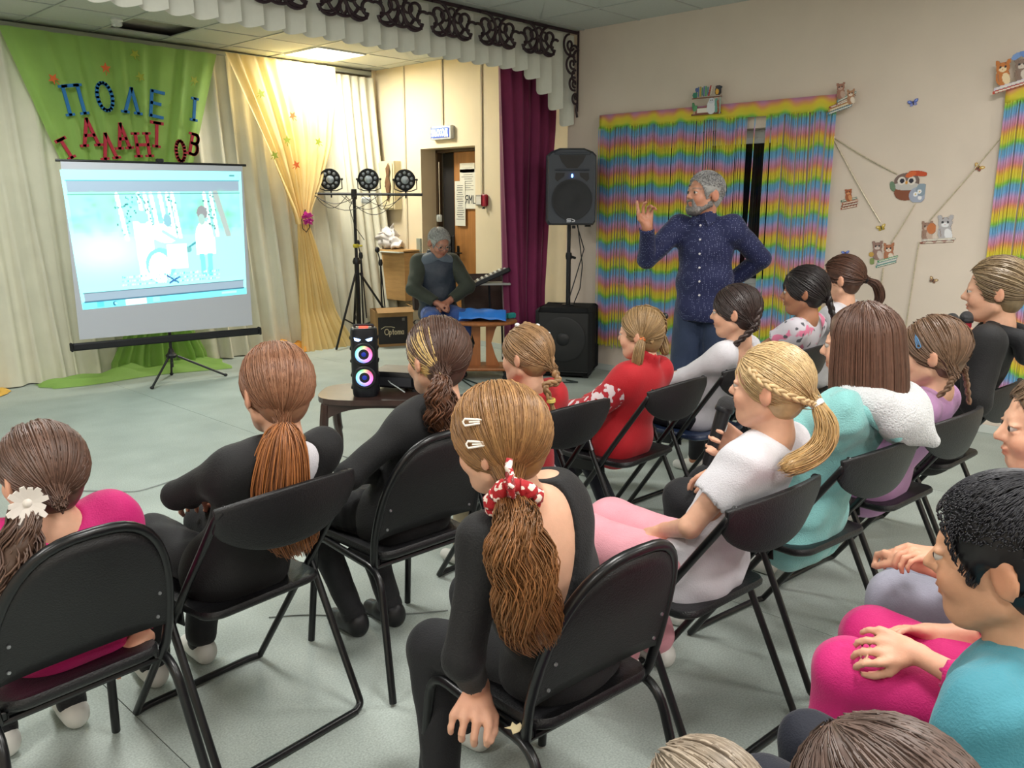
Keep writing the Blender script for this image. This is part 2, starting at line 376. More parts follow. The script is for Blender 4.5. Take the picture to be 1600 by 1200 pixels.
o = bow.build('bow', mat('pink_bow', 'D63FA8', .5), yc); solid(o, .002); o.location = (0, by-8.2, 1.40)
# fabric lying on the floor
def heap(name, poly, h, m, seed, lab, nx=46, ny=22):
    """folded cloth lying on the floor: u runs along the wall, v out into the room"""
    r = np.random.default_rng(seed); p = r.uniform(0, 6, 6); P = [np.array(q, float) for q in poly]; g = MB()
    def fn(u, v):
        a = P[0]*(1-u)+P[1]*u; b_ = P[2]*(1-u)+P[3]*u; q = a*(1-v)+b_*v
        e = (math.sin(PI*min(1, max(0, u)))**.35)*(math.sin(PI*min(1, max(.02, v)))**.5)
        z = h*e*(.55+.25*math.sin(17*u+3*v+p[0])+.2*math.sin(29*u-9*v+p[1])+.15*math.sin(11*v+p[2]))
        return (q[0]+.02*math.sin(9*v+p[3]), q[1]+.05*math.sin(7*u+p[4])*v, .006+max(0, z))
    g.grid(fn, nx, ny); return tag(g.build(name, m, smooth=True, angle=180), lab, 'fabric')
heap('green_fabric', [(2.35, 8.0), (4.15, 8.12), (2.42, 7.74), (3.95, 7.52)], .10, M_green, 4, 'lime green tulle spread over the floor under the projection screen')
heap('orange_fabric', [(4.62, 8.1), (5.1, 8.1), (4.55, 7.88), (5.1, 7.75)], .12, mat('orange_tulle', 'DF9A36', .7), 5, 'orange cloth heaped on the floor left of the yellow curtain foot', 20, 12)
heap('yellow_fabric', [(1.6, 8.0), (2.15, 8.05), (1.62, 7.62), (2.12, 7.78)], .06, mat('mustard_tulle', 'E0B04A', .7), 6, 'mustard yellow cloth on the floor at the far left of the stage', 16, 10)
# purple wing curtain
M_pur = mat('plum_velvet', '7C2050', .75, sheen=.5, noise=.08, nscale=8)
pr = [(0, 6.24), (.7, 6.22), (1.5, 6.30), (2.3, 6.40), (2.9, 6.42)]
tag(drape('plum_curtain', lambda z: 5.76-.13*(z/2.9), lambda z: interp(pr, z), .02, 2.98, lambda z: 5.52, 6, .055, M_pur, seed=9, nv=24),
    'plum velvet wing curtain hanging beside the doorway behind the loudspeaker', 'curtain')
# pleated white valance, stepped down at the right end
M_val = mat('valance_cloth', 'DDE0D6', .75, sheen=.2, noise=.02); M_orn = mat('dark_lattice', '2A1622', .45, noise=.1)
va = empty('valance', (0, YV, 3.05), 'pleated white pelmet hanging across the stage front, stepped down at its right end', 'valance')
nP = 56; pw = (6.34-XL)/nP
def vbot(x):
    return 2.70 if x < 5.72 else 2.70-.46*((x-5.72)/.62)**1.15
for i in range(nP):
    x0 = XL+i*pw; g = MB(); zb = vbot(x0+pw*.7)
    def fn(u, v, x0=x0, zb=zb):
        z = zb+(3.06-zb)*v; zz = z-(.022*math.sin(PI*u) if v < .01 else 0)
        return (x0+pw*(u*1.18-.09), .03*(1-v*.6)*math.sin(u*PI*1.5-.6)-.012*u, zz-3.05)
    g.grid(fn, 8, 6); g.build('pleat', M_val, va, smooth=True, angle=180)
MB().box(((XL+6.34)/2, .03, .02), (6.34-XL, .03, .05)).build('rail', M_val, va)
# dark scroll border along the valance
ob = empty('scroll_border', (0, YV-.075, 3.06), 'dark openwork scroll border along the top of the stage opening', 'ornament')
def arc(cx, cz, r, a0, a1, n=14, r2=None): 
    return [(cx+(r+((r2 or r)-r)*i/n)*math.cos(math.radians(a0+(a1-a0)*i/n)), 0, cz+(r+((r2 or r)-r)*i/n)*math.sin(math.radians(a0+(a1-a0)*i/n))) for i in range(n+1)]
def scroll(sx=1):
    g = MB(); T = .0112
    for s in (-1, 1):
        def M_(p): return [(s*x, y, z) for x, y, z in p]
        g.tube(M_(arc(.125, -.095, .108, 70, 290, 20)), T, 6); g.tube(M_(arc(.125, -.075, .075, 290, -30, 22, .02)), T, 6)
        g.tube(M_(arc(.055, -.075, .034, 0, 360, 14)), T*.8, 6); g.tube(M_(arc(.10, -.15, .07, 180, 350, 12)), T, 6)
        g.tube(M_([(0, 0, -.21), (.022, 0, -.17), (.022, 0, -.14), (0, 0, -.10)]), T*.8, 6); g.tube(M_(arc(.18, -.13, .05, 240, 60, 12)), T, 6)
    g.tube(arc(0, -.045, .032, 0, 360, 14), T*.8, 6); g.tube(arc(0, -.10, .11, 200, 340, 14), T, 6); return g
o = scroll().build('scroll', M_orn, ob, smooth=True)
pitch = .512
for i in range(17):
    c = o if i == 0 else o.copy()
    if i: C.objects.link(c)
    c.location = (5.815-i*pitch, 0, 0); c.scale = (1.24, 1, 1.05)
MB().box(((XL+6.36)/2, 0, .012), (6.36-XL, .014, .028), bev=.003).build('top_strip', M_orn, ob)
MB().box((6.352, 0, -.32), (.014, .012, .70)).build('end_strip', M_orn, ob)
g = MB(); T = .0105
for (x, z, r_, a0, a1, r2) in ((6.24, -.10, .09, 100, 330, .09), (6.24, -.10, .055, 330, -20, .018), (6.30, -.16, .06, 20, 200, .06), (6.265, -.27, .075, 60, 300, .075), (6.275, -.26, .045, 300, -40, .015),
        (6.32, -.36, .05, 90, 270, .05), (6.295, -.43, .058, 70, 290, .058), (6.305, -.43, .032, 290, -20, .012), (6.325, -.56, .045, 60, 300, .045), (6.33, -.55, .02, 0, 300, .01), (6.34, -.19, .05, 100, 250, .05)):
    g.tube(arc(x, z, r_, a0, a1, 16, r2), T, 6)
g.tube([(6.345, 0, -.60), (6.335, 0, -.66), (6.352, 0, -.72)], T, 6); g.build('corner_scroll', M_orn, ob, smooth=True)

# ------------------------------------------------------------------ lettering made of strokes
def arcp(cx, cy, rx, ry, a0, a1, n=10): return [(cx+rx*math.cos(math.radians(a0+(a1-a0)*i/n)), cy+ry*math.sin(math.radians(a0+(a1-a0)*i/n))) for i in range(n+1)]
GL = {'П': [[(0, 0), (0, 1)], [(1, 0), (1, 1)], [(0, 1), (1, 1)]], 'О': [arcp(.5, .5, .5, .5, 0, 360, 18)], 'Л': [[(0, 0), (.5, 1), (1, 0)]],
 'Е': [[(1, 0), (0, 0), (0, 1), (1, 1)], [(0, .52), (.75, .52)]], 'Т': [[(.5, 0), (.5, 1)], [(0, 1), (1, 1)]], 'А': [[(0, 0), (.5, 1), (1, 0)], [(.2, .38), (.8, .38)]],
 'Н': [[(0, 0), (0, 1)], [(1, 0), (1, 1)], [(0, .5), (1, .5)]], 'В': [[(0, 0), (0, 1)], [(0, 1)]+arcp(.45, .77, .4, .23, 90, -90, 8)+[(0, .54)], [(0, .54)]+arcp(.5, .27, .45, .27, 90, -90, 8)+[(0, 0)]],
 'Ы': [[(0, 1), (0, 0)]+arcp(.3, .27, .3, .27, -90, 90, 8)+[(0, .54)], [(1, 0), (1, 1)]], 'Х': [[(0, 0), (1, 1)], [(0, 1), (1, 0)]],
 'Д': [[(0, -.2), (0, 0), (1, 0), (1, -.2)], [(.15, 0), (.3, 1), (.85, 1), (.85, 0)]], 'I': [[(.5, 0), (.5, 1)]], 'Я': [[(1, 0), (1, 1)], [(1, 1)]+arcp(.45, .75, .45, .25, 90, 270, 8)+[(1, .5)], [(.5, .5), (0, 0)]],
 'М': [[(0, 0), (0, 1), (.5, .4), (1, 1), (1, 0)]], 'Ц': [[(0, 1), (0, 0), (1, 0), (1, 1)], [(1, 0), (1.15, 0), (1.15, -.2)]], '.': [[(.2, 0), (.3, 0)]],
 'O': [arcp(.5, .5, .5, .5, 0, 360, 18)], 'p': [[(0, .6), (0, -.35)], arcp(.35, .3, .35, .3, 0, 360, 12)], 't': [[(.35, .9), (.35, .1), (.6, 0)], [(0, .6), (.7, .6)]],
 'o': [arcp(.38, .3, .36, .3, 0, 360, 12)], 'm': [[(0, 0), (0, .6)], [(0, .4), (.2, .6), (.45, .5), (.45, 0)], [(.45, .4), (.65, .6), (.9, .5), (.9, 0)]], 'a': [arcp(.35, .3, .33, .3, 0, 360, 12), [(.7, 0), (.7, .6)]]}
def strokes(mb, ch, o, u, v, n, w, h, t, depth, serif=0):
    """one glyph in the plane o, u (right), v (up), n (towards the reader)"""
    o, u, v, n = (np.asarray(q, float) for q in (o, u, v, n))
    def seg(a, b_, t_):
        A = np.array([a[0]*w, a[1]*h]); B = np.array([b_[0]*w, b_[1]*h]); d_ = B-A; l = np.linalg.norm(d_)
        if l < 1e-9: return
        d_ /= l; p = np.array([-d_[1], d_[0]])*t_/2; e = d_*t_*.35
        mb.prism([tuple(A-e-p), tuple(B+e-p), tuple(B+e+p), tuple(A-e+p)], o, u, v, n*depth)
    for st in GL[ch]:
        for a, b_ in zip(st[:-1], st[1:]): seg(a, b_, t)
        if serif:
            for e, nx in ((st[0], st[1]), (st[-1], st[-2])):
                if abs(e[1]) < .05 or abs(e[1]-1) < .05:
                    if abs(nx[1]-e[1]) > .2: q = serif/w; seg((e[0]-q, e[1]), (e[0]+q, e[1]), t*.8)
M_bl = mat('blue_foam', '1F6FB0', .6); M_red = mat('red_foam', 'B0243C', .6)
let = [('П', 120, 155, 40, 'blue', 10, .95), ('О', 169, 150, 40, 'blue', 8, 1), ('Л', 211, 156, 36, 'blue', -4, 1), ('Е', 251, 162, 38, 'blue', -8, .9), ('I', 309, 170, 34, 'blue', -8, .5),
       ('Т', 105, 232, 28, 'red', 28, .9), ('А', 142, 206, 38, 'red', 6, 1), ('Л', 171, 228, 36, 'red', 8, .9), ('А', 194, 212, 36, 'red', 6, .8), ('Н', 225, 226, 34, 'red', 4, .95),
       ('Т', 248, 210, 36, 'red', -6, .9), ('О', 284, 236, 32, 'red', 0, .8), ('В', 307, 226, 32, 'red', -14, .7)]
where = ['leftmost letter of the upper word, like a gate', 'round letter O of the upper word', 'pointed letter of the upper word right of the round O', 'comb shaped letter E of the upper word', 'narrow lone letter at the right end of the upper word',
         'tilted letter T at the far left of the lower word', 'letter A next to the tilted T of the lower word', 'pointed letter without crossbar in the lower word', 'second letter A, left of the H in the lower word', 'letter like an H in the lower word',
         'upright letter T right of the H in the lower word', 'round letter O of the lower word', 'letter B at the right end of the lower word']
for (ch, px, py, hp, colr, rot, ws), wh in zip(let, where):
    p = at(px, py, y=8.12); h = hp/1320*7.9; w_ = h*.55*ws; a = math.radians(rot)
    u = np.array([math.cos(a), 0, math.sin(a)]); v = np.array([-math.sin(a), 0, math.cos(a)])
    g = MB(); strokes(g, ch, -(u*w_+v*h)/2, u, v, (0, -1, 0), w_, h, .028, .015, .03)
    o = g.build('letter', M_bl if colr == 'blue' else M_red); o.location = (p[0], lean(p[2])-.15, p[2])
    tag(o, '%s foam %s' % (colr, wh), 'letter', 'blue and red letters on the green cloth')
# maple leaves on the tulle
def leafmesh(col, s, name='maple_leaf'):
    poly = []
    for k in range(10): a = PI/2+2*PI*k/10; r_ = s*(1 if k % 2 == 0 else .45)*(1 if k != 5 else .6); poly.append((r_*math.cos(a), r_*math.sin(a)))
    g = MB(); g.prism(poly, (0, 0, 0), (1, 0, 0), (0, 0, 1), (0, -.004, 0)); g.box((0, -.002, -s*.9), (.006, .004, s*.7)); return g.build(name, col)
M_lo = mat('leaf_orange', 'D2622A', .7); M_lg = mat('leaf_olive', '9AA636', .7)
for (px, py, m, lab) in ((91, 121, M_lo, 'orange paper leaf near the left edge of the green tulle'), (174, 104, M_lo, 'orange paper leaf above the blue letters on the green tulle'), (313, 124, M_lg, 'olive paper leaf near the right edge of the green tulle'),
        (228, 118, M_lg, 'olive paper leaf above the blue letter Л on green tulle'), (221, 82, M_lg, 'olive paper leaf near the top of the green tulle'),
        (459, 181, M_lo, 'upper orange paper leaf on the yellow curtain'), (460, 258, M_lo, 'lower orange paper leaf on the yellow curtain'), (411, 146, M_lg, 'olive paper leaf on the upper left of the yellow curtain'),
        (448, 219, M_lg, 'olive paper leaf between the two orange leaves of the yellow curtain'), (497, 222, M_lg, 'olive paper leaf at the right edge of the yellow curtain'), (427, 243, M_lg, 'olive paper leaf on the lower left of the yellow curtain')):
    p = at(px, py, y=8.1); o = leafmesh(m, .05); o.location = (p[0], lean(p[2])-(.15 if px < 330 else .23), p[2]); o.rotation_euler = (0, random.uniform(-1, 1), 0)
    tag(o, lab, 'leaf', 'paper leaves pinned to the stage tulle')

# ------------------------------------------------------------------ painted flat things
def hx(c): return np.array(lin(hexc(c)))
def paint(w, h, ops, base=None, res=(60, 60)):
    nx, ny = res; X, Y = np.meshgrid((np.arange(nx+1))/nx*w-w/2, (np.arange(ny+1))/ny*h-h/2, indexing='ij')
    col = np.zeros((nx+1, ny+1, 3)); A = np.zeros((nx+1, ny+1), bool)
    if base: col[:] = hx(base); A[:] = True
    for op in ops:
        k = op[0]; c = hx(op[-1])
        if k == 'e': _, cx, cy, rx, ry, a, _c = op; a = math.radians(a); dx, dy = X-cx, Y-cy; m = ((dx*math.cos(a)+dy*math.sin(a))/rx)**2+((-dx*math.sin(a)+dy*math.cos(a))/ry)**2 < 1
        elif k == 'r': _, cx, cy, rw, rh, a, _c = op; a = math.radians(a); dx, dy = X-cx, Y-cy; m = (abs(dx*math.cos(a)+dy*math.sin(a)) < rw/2) & (abs(-dx*math.sin(a)+dy*math.cos(a)) < rh/2)
        elif k == 'l':
            _, x0, y0, x1, y1, t, _c = op; dx, dy = x1-x0, y1-y0; q = np.clip(((X-x0)*dx+(Y-y0)*dy)/(dx*dx+dy*dy+1e-12), 0, 1); m = np.hypot(X-x0-q*dx, Y-y0-q*dy) < t/2
        elif k == 's':    # soft blot
            _, cx, cy, rx, ry, f, _c = op; g_ = f*np.exp(-((X-cx)/rx)**2-((Y-cy)/ry)**2); col = col*(1-g_[..., None])+c*g_[..., None]; continue
        col[m] = c; A |= m
    return X, Y, col, A
def cutout(name, w, h, ops, m, o, u, v, n, base=None, res=(60, 60), thick=.004, parent=None):
    X, Y, col, A = paint(w, h, ops, base, res); o, u, v, n = (np.asarray(q, float) for q in (o, u, v, n)); nx, ny = res
    V = o+X[..., None]*u+Y[..., None]*v+n*thick/2; idx = np.arange((nx+1)*(ny+1)).reshape(nx+1, ny+1)
    Q = np.stack([idx[:-1, :-1], idx[1:, :-1], idx[1:, 1:], idx[:-1, 1:]], -1).reshape(-1, 4)
    ok = (A.ravel()[Q].sum(1) >= 3); Q = Q[ok]; used = np.unique(Q); mp = np.full(A.size, -1); mp[used] = np.arange(len(used))
    ob_ = npmesh(name, V.reshape(-1, 3)[used], mp[Q], m, parent, col=col.reshape(-1, 3)[used], smooth=False)
    if thick: solid(ob_, thick, -1)
    return ob_

# projection screen on its tripod
SC = np.array([3.30, 7.30, 0]); sa = math.radians(-10)
sc = empty('projection_screen', SC, 'portable projection screen on a black tripod in front of the green tulle, showing a video', 'projection screen', rz=sa)
M_blk = mat('black_metal', '14161C', .38, noise=.1); M_blkp = mat('black_plastic', '15171B', .5, bump=.1, bscale=200)
M_cloth_s = mat('screen_cloth', 'C9CEDA', .8)
zb, zt = .385, 1.895
MB().box((0, -.005, (zb+.06+zt)/2), (1.47, .004, zt-zb-.06)).build('screen_sheet', M_cloth_s, sc)
MB().box((0, 0, zb), (1.60, .055, .062), bev=.012).build('bottom_case', M_blk, sc)
for q_ in (-.8, .8): MB().box((q_, 0, zb), (.02, .065, .072), bev=.006).build('end_cap', M_blkp, sc)
MB().tube([(-.77, 0, zt), (.77, 0, zt)], .011).build('top_bar', M_blk, sc, True)
MB().box((.03, .01, zt+.015), (.06, .05, .045), bev=.008).build('hook', M_blkp, sc)
MB().tube([(0, .05, .12), (0, .05, zt)], .013).build('mast', M_blk, sc, True)
MB().lathe([(.02, .0), (.045, .01), (.05, .03), (.03, .05), (.018, .09)], (0, .05, .20), 16).build('hub', M_blkp, sc, True)
ca, sn = math.cos(-sa), math.sin(-sa)
for (fx, fy) in ((3.01, 7.11), (3.72, 7.17), (3.40, 7.58)):
    dx, dy = fx-SC[0], fy-SC[1]; lx, ly = dx*ca-dy*sn, dx*sn+dy*ca
    lg = MB().tube([(0+lx*.12, .05+ly*.1, .215), (lx, ly, .012)], .010).build('leg', M_blk, sc, True)
    MB().ell((lx, ly, .014), (.018, .018, .014)).build('rubber_foot', M_blkp, lg, True)
# projected picture (light from the projector): a keystoned quadrilateral on the sheet
M_img = mat('projected_image', 'FFFFFF', .9, attr=True, emit=.92)
r = np.random.default_rng(11); W_, H_ = 1.0, .72; ops = [('r', 0, .335, 1.0, .05, 0, '9FF5F5'), ('r', 0, .275, .965, .07, 0, '8FA3B4')]
ops += [('r', 0, -.01, .97, .52, 0, 'A9FBF6'), ('r', -.3, .15, .36, .20, 0, '96E8C8'), ('r', .0, .13, .5, .22, 0, '9CF0E8'), ('r', .3, .15, .36, .2, 0, '92E6DA')]
for _ in range(90): ops.append(('s', r.uniform(-.48, .48), r.uniform(.04, .24), r.uniform(.01, .04), r.uniform(.01, .03), .6, r.choice(['7FD8A8', '8FE6C0', '7CD9DC', 'A6F7EE'])))
for x_ in (-.235, -.12, -.085, -.05, .0, .04, .07, .26, .30): ops.append(('l', x_, .24, x_+.03, .0, .022, 'E4FFFC'))
for _ in range(110): x_ = r.choice([-.22, -.17, -.12, -.07, .06, .27, .31])+r.uniform(-.03, .03); y_ = r.uniform(.03, .24); ops.append(('r', x_, y_, .007, .012, r.uniform(0, 90), r.choice(['3F8F92', '5AA8A8', '2F6F78'])))
ops += [('l', .33, .24, .40, .0, .034, 'A8B6B4'), ('r', 0, -.12, .97, .24, 0, 'A8FCFA'), ('s', -.33, -.05, .2, .10, .8, 'D8FFFD')]
ops += [('r', -.11, -.06, .10, .32, 2, 'F4FFF6'), ('e', -.11, .12, .035, .035, 0, '9AD6D2'), ('e', .0, .03, .08, .05, -20, 'F4FFF8'), ('e', .03, .10, .022, .035, 0, '86B9C8'),
        ('l', .0, .04, .14, -.05, .02, 'A8EFEF'), ('e', .14, -.065, .02, .018, 0, '6FB0B4'), ('l', .15, -.05, .23, -.005, .012, '4F9BA8'),
        ('e', .245, .0, .055, .09, 0, 'F6FFF2'), ('r', .25, -.05, .12, .10, 0, 'F2FFF2'), ('e', .24, .135, .032, .04, 0, '8C8F94'), ('e', .235, .10, .02, .03, 0, 'A3C6C2'),
        ('r', .225, -.16, .03, .13, 3, '7CE4F0'), ('r', .27, -.16, .03, .13, -3, '7CE4F0'), ('e', -.03, -.14, .09, .09, 0, '86D8E0'), ('e', -.04, -.16, .065, .085, 0, 'F0FFF8'), ('r', .07, -.10, .12, .14, 0, 'E8FFF8')]
for y_ in (-.20, -.222, -.244): 
    for k in range(44): ops.append(('r', -.26+k*.0135+r.uniform(-.002, .002), y_, .007, .012*r.uniform(.6, 1), 0, r.choice(['8EEFEA', '62C2C6', 'E8FFFA', 'C8FFF6'])))
ops += [('l', .0, -.21, .06, -.25, .01, '2F5F9A'), ('l', .01, -.25, .07, -.22, .01, '3A6FA8'), ('r', 0, -.295, .965, .05, 0, '8FA3B4'), ('r', 0, -.34, 1.0, .04, 0, '7CE8F4'),
        ('r', -.40, -.34, .04, .03, 0, '5AC8EA'), ('e', -.32, -.34, .013, .013, 0, '1F5E86'), ('e', -.315, -.34, .008, .008, 0, '9AF0F6'), ('r', -.20, -.34, .12, .036, 0, 'E8FFFF'), ('r', -.08, -.34, .04, .03, 0, '9CEAF6'),
        ('r', .38, -.34, .1, .014, 0, 'B4F6FA'), ('r', .44, .335, .035, .008, 0, '4F8F98'), ('l', -.4825, .31, .4825, .31, .006, '4AA0B0'), ('l', -.4825, .24, .4825, .24, .004, '4F7F90'), ('l', -.4825, -.27, .4825, -.27, .004, '3F5F78'), ('l', -.4825, -.32, .4825, -.32, .005, '3F6F88')]
X, Y, colr, A = paint(W_, H_, ops, 'A8FFFF', (240, 170))
# the four corners of the picture on the sheet, in the screen's own frame (x, z)
def onscreen(px, py):
    d_ = ray(px, py); nrm = np.array([-math.sin(sa), math.cos(sa), 0]); c0 = np.array([0, 0, CAMH]); t_ = ((SC-c0)@nrm)/(d_@nrm); p = c0+d_*t_-SC
    return p[0]*math.cos(sa)+p[1]*math.sin(sa), p[2]
TL, TR, BR, BL = (np.array(onscreen(*q)) for q in ((93, 265), (376, 268), (385, 459), (129, 484)))
uu = X/W_+.5; vv = Y/H_+.5
# projective map of the picture square on to the quadrilateral
d1 = TR-BR; d2 = TL-BR if False else None
def homog(src, dst):
    Am = []; bm = []
    for (x, y), (X_, Y_) in zip(src, dst): Am += [[x, y, 1, 0, 0, 0, -X_*x, -X_*y], [0, 0, 0, x, y, 1, -Y_*x, -Y_*y]]; bm += [X_, Y_]
    return np.append(np.linalg.solve(np.array(Am), np.array(bm)), 1).reshape(3, 3)
Hm = homog([(0, 0), (1, 0), (1, 1), (0, 1)], [BL, BR, TR, TL]); q = np.stack([uu, vv, np.ones_like(uu)], -1)@Hm.T; q = q[..., :2]/q[..., 2:]
V = np.stack([q[..., 0], np.full_like(uu, -.0085), q[..., 1]], -1); idx = np.arange(V.size//3).reshape(uu.shape)
Q = np.stack([idx[:-1, :-1], idx[1:, :-1], idx[1:, 1:], idx[:-1, 1:]], -1).reshape(-1, 4)
o = npmesh('picture', V.reshape(-1, 3), Q, M_img, sc, col=colr.reshape(-1, 3), smooth=False)

# ------------------------------------------------------------------ lamp stand with three spotlights
P0 = at(556, 520, w=9.55); stx, sty = 5.70, 7.80
vd = np.array([-math.sin(YAW), -math.cos(YAW), 0]); rd = np.array([math.cos(YAW), -math.sin(YAW), 0])
ls = empty('lamp_stand', (stx, sty, 0), 'black tripod stand with a crossbar carrying three round stage lamps', 'stand')
zc = at(549, 303, w=9.4)[2]
MB().tube([(0, 0, .1), (0, 0, zc)], .018).build('pole', M_blk, ls, True)
MB().tube([(0, 0, .1), (0, 0, .95)], .027).lathe([(.04, 0), (.045, .03), (.03, .07)], (0, 0, .90)).build('lower_pole', M_blk, ls, True)
cb = MB(); cb.tube([tuple(-rd*.42+(0, 0, zc)), tuple(rd*.75+(0, 0, zc-.01))], .017, 6); cb.build('crossbar', M_blk, ls)
MB().lathe([(.03, -.06), (.034, 0), (.03, .05)], (0, 0, zc)).build('clamp', M_blkp, ls, True)
MB().lathe([(.03, -.02), (.035, 0), (.03, .02)], (0, 0, 1.10)).tube([(0, 0, 1.1), (.05, -.05, 1.1)], .01).build('collar', mat('yellow_tape', 'C9BC38', .5), ls, True)
for a, sp_ in ((205, 1), (325, 1), (70, .48)):
    a = math.radians(a); d_ = np.array([math.cos(a), math.sin(a)])*sp_; l_ = MB().tube([(d_[0]*.03, d_[1]*.03, .80), (d_[0]*.52, d_[1]*.52, .015)], .014, 6)
    l_ = l_.build('leg', M_blk, ls); MB().tube([(d_[0]*.02, d_[1]*.02, .20), (d_[0]*.32, d_[1]*.32, .32)], .009, 6).build('brace', M_blk, l_)
M_lens = mat('lens', '8E96A0', .15, metal=.3); M_lens2 = mat('lens_center', 'B5C0CC', .1, metal=.4)
for (px, py, lab) in ((516, 280, 'left round stage lamp on the tripod crossbar'), (576, 280, 'middle round stage lamp on the tripod crossbar'), (633, 281, 'right round stage lamp on the tripod crossbar')):
    p = at(px, py, w=9.35); R = Matrix((tuple(rd), (0, 0, 1), tuple(vd))).transposed(); R = np.array(R)@np.array(Matrix.Rotation(math.radians(8), 3, 'X'))
    t = empty('stage_lamp', p, lab, 'lamp', 'three stage lamps on the crossbar')
    MB().lathe([(.07, -.10), (.10, -.07), (.116, 0), (.118, .02), (.108, .022), (.104, .008)], n=28, R=R).build('housing', M_blk, t, True, angle=30)
    MB().lathe([(.042, .006), (.043, .018), (.03, .026)], n=16, R=R).build('lens_center', M_lens2, t, True)
    for k in range(9):
        a = 2*PI*k/9+.2; c_ = R@np.array([.078*math.cos(a), .078*math.sin(a), .012]); MB().lathe([(.017, -.004), (.018, .006), (.010, .012)], c_, 12, R).build('lens', M_lens, t, True)
    yk = MB(); yk.tube([R@np.array([-.125, 0, 0]), R@np.array([-.125, -.10, 0]), R@np.array([-.06, -.125, 0]), R@np.array([.06, -.125, 0]), R@np.array([.125, -.10, 0]), R@np.array([.125, 0, 0])], .006, 6)
    yk.box(R@np.array([-.128, 0, 0]), (.025, .025, .025), bev=.006).box(R@np.array([.128, 0, 0]), (.025, .025, .025), bev=.006).tube([R@np.array([0, -.12, 0]), R@np.array([0, -.20, 0])], .009, 6)
    yk.build('yoke', M_blk, t, True)
g = MB(); r = np.random.default_rng(5)
for k in range(7):
    a, b_ = sorted(r.uniform(-.42, .45, 2)); a, b_ = a-.05, b_+.1; dp = r.uniform(.08, .22)
    g.tube([rd*(a+(b_-a)*q_)+vd*.03+np.array([0, 0, zc-.02-dp*math.sin(PI*q_)]) for q_ in np.linspace(0, 1, 12)], .0038, 5)
g.tube([rd*.02+vd*.03+np.array([0, 0, zc]), rd*-.05+vd*.03+np.array([0, 0, zc-.15]), rd*0+vd*.03+np.array([0, 0, zc-.35]), rd*.10+vd*.03+np.array([0, 0, zc-.5])], .0045, 5)
o = tag(g.build('cable', mat('cable_dark', '2C2620', .5)), 'thin dark cables looped round the crossbar of the lamp stand', 'cable'); o.location = (stx, sty, 0)
t = tag(MB().box((0, 0, 0), (.11, .06, .07), bev=.015, R=np.array(Matrix((tuple(rd), tuple(-vd), (0, 0, 1))).transposed())).build('power_adapter', M_white), 'white power adapter hanging under the crossbar', 'adapter'); t.location = at(572, 313, w=9.35)
# cord loop hanging beside the bow
p = at(478, 348, y=8.0); g = MB(); g.tube([(0, 0, .14), (-.05, 0, .03), (-.045, 0, -.06), (0, 0, -.10), (.045, 0, -.05), (.03, 0, .04), (0, 0, .13)], .005, 6)
o = tag(g.build('cord_loop', M_blkp, smooth=True), 'black cord loop hanging right of the pink bow', 'cord'); o.location = p

# ------------------------------------------------------------------ things on the stage wall
def wallx(px, py, x=XD): return at(px, py, x=x)
p = at(594, 290, x=XD); t = empty('fuse_cabinet', (XD, 8.30, 1.77), 'cream metal fuse cabinet on the wall behind the stage lamps', 'cabinet')
MB().box((-.06, 0, 0), (.12, .58, .56), bev=.006).build('body', mat('cabinet_cream', 'DCCFA9', .45), t)
dd = MB().box((-.124, 0, 0), (.008, .54, .52), bev=.003).build('door', mat('cabinet_cream', 'DCCFA9', .45), t)
MB().lathe([(.008, 0), (.008, .02)], (-.13, -.14, -.02), 8).box((-.13, .2, .2), (.004, .03, .03)).build('lock', M_blk, dd)
p = at(606, 285, x=XD-.14); g = MB(); g.prism([(-.02, .22), (.03, .16), (.02, .08), (.05, 0), (.03, -.1), (.0, -.22), (-.03, -.1), (-.045, -.02), (-.02, .06), (-.04, .14)], (0, 0, 0), (0, 1, 0), (0, 0, 1), (-.008, 0, 0))
o = tag(g.build('wooden_ornament', mat('carved_wood', '6E4E35', .7, noise=.3)), 'long brown carved ornament hung over the fuse cabinet', 'ornament'); o.location = p
t = empty('wall_socket', at(688, 341, x=XD), 'small white wall switch with its cable under the right stage lamp', 'switch')
MB().box((-.018, 0, 0), (.036, .07, .08), bev=.008).build('plate', M_white, t); MB().box((-.04, 0, 0), (.008, .03, .05), bev=.002).build('rocker', M_white, t)
MB().tube([(-.008, 0, .04), (-.008, .0, .62)], .004, 5).build('lead', M_duct, t)
# exit sign
c = (at(680, 213, x=XD)+at(709, 202, x=XD))/2; t = empty('exit_sign', (XD, c[1], c[2]), 'lit white and blue exit sign above the doorway', 'sign')
MB().box((-.03, 0, 0), (.06, .34, .145), bev=.008).build('case', M_white, t)
MB().box((-.0615, .01, 0), (.003, .28, .10)).build('panel', mat('sign_blue', '4A63C8', .4, emit=1.2), t)
g = MB()
for i, ch in enumerate('ВЫХОД'): strokes(g, ch, (-.064, .135-i*.054, -.032), (0, -1, 0), (0, 0, 1), (-1, 0, 0), .036, .064, .012, .003)
g.build('lettering', mat('sign_white', 'F4F8FF', .4, emit=2.2), t)
# fire call point
t = empty('fire_call_point', at(755, 313, x=XD), 'red fire alarm call point with a grey plate right of the doorway', 'alarm')
MB().box((-.012, .045, 0), (.024, .10, .115), bev=.004).build('back_plate', mat('alarm_grey', '9A978E', .5), t); MB().box((-.0255, .045, 0), (.004, .075, .085)).build('window_pane', mat('alarm_pane', 'D9D6CC', .3), t)
MB().box((-.025, -.045, 0), (.05, .075, .125), bev=.01).build('case', mat('alarm_red', 'A31F38', .4), t); MB().lathe([(.018, -.02), (.012, 0)], (-.03, -.035, -.07), 10).build('lamp', M_blk, t)
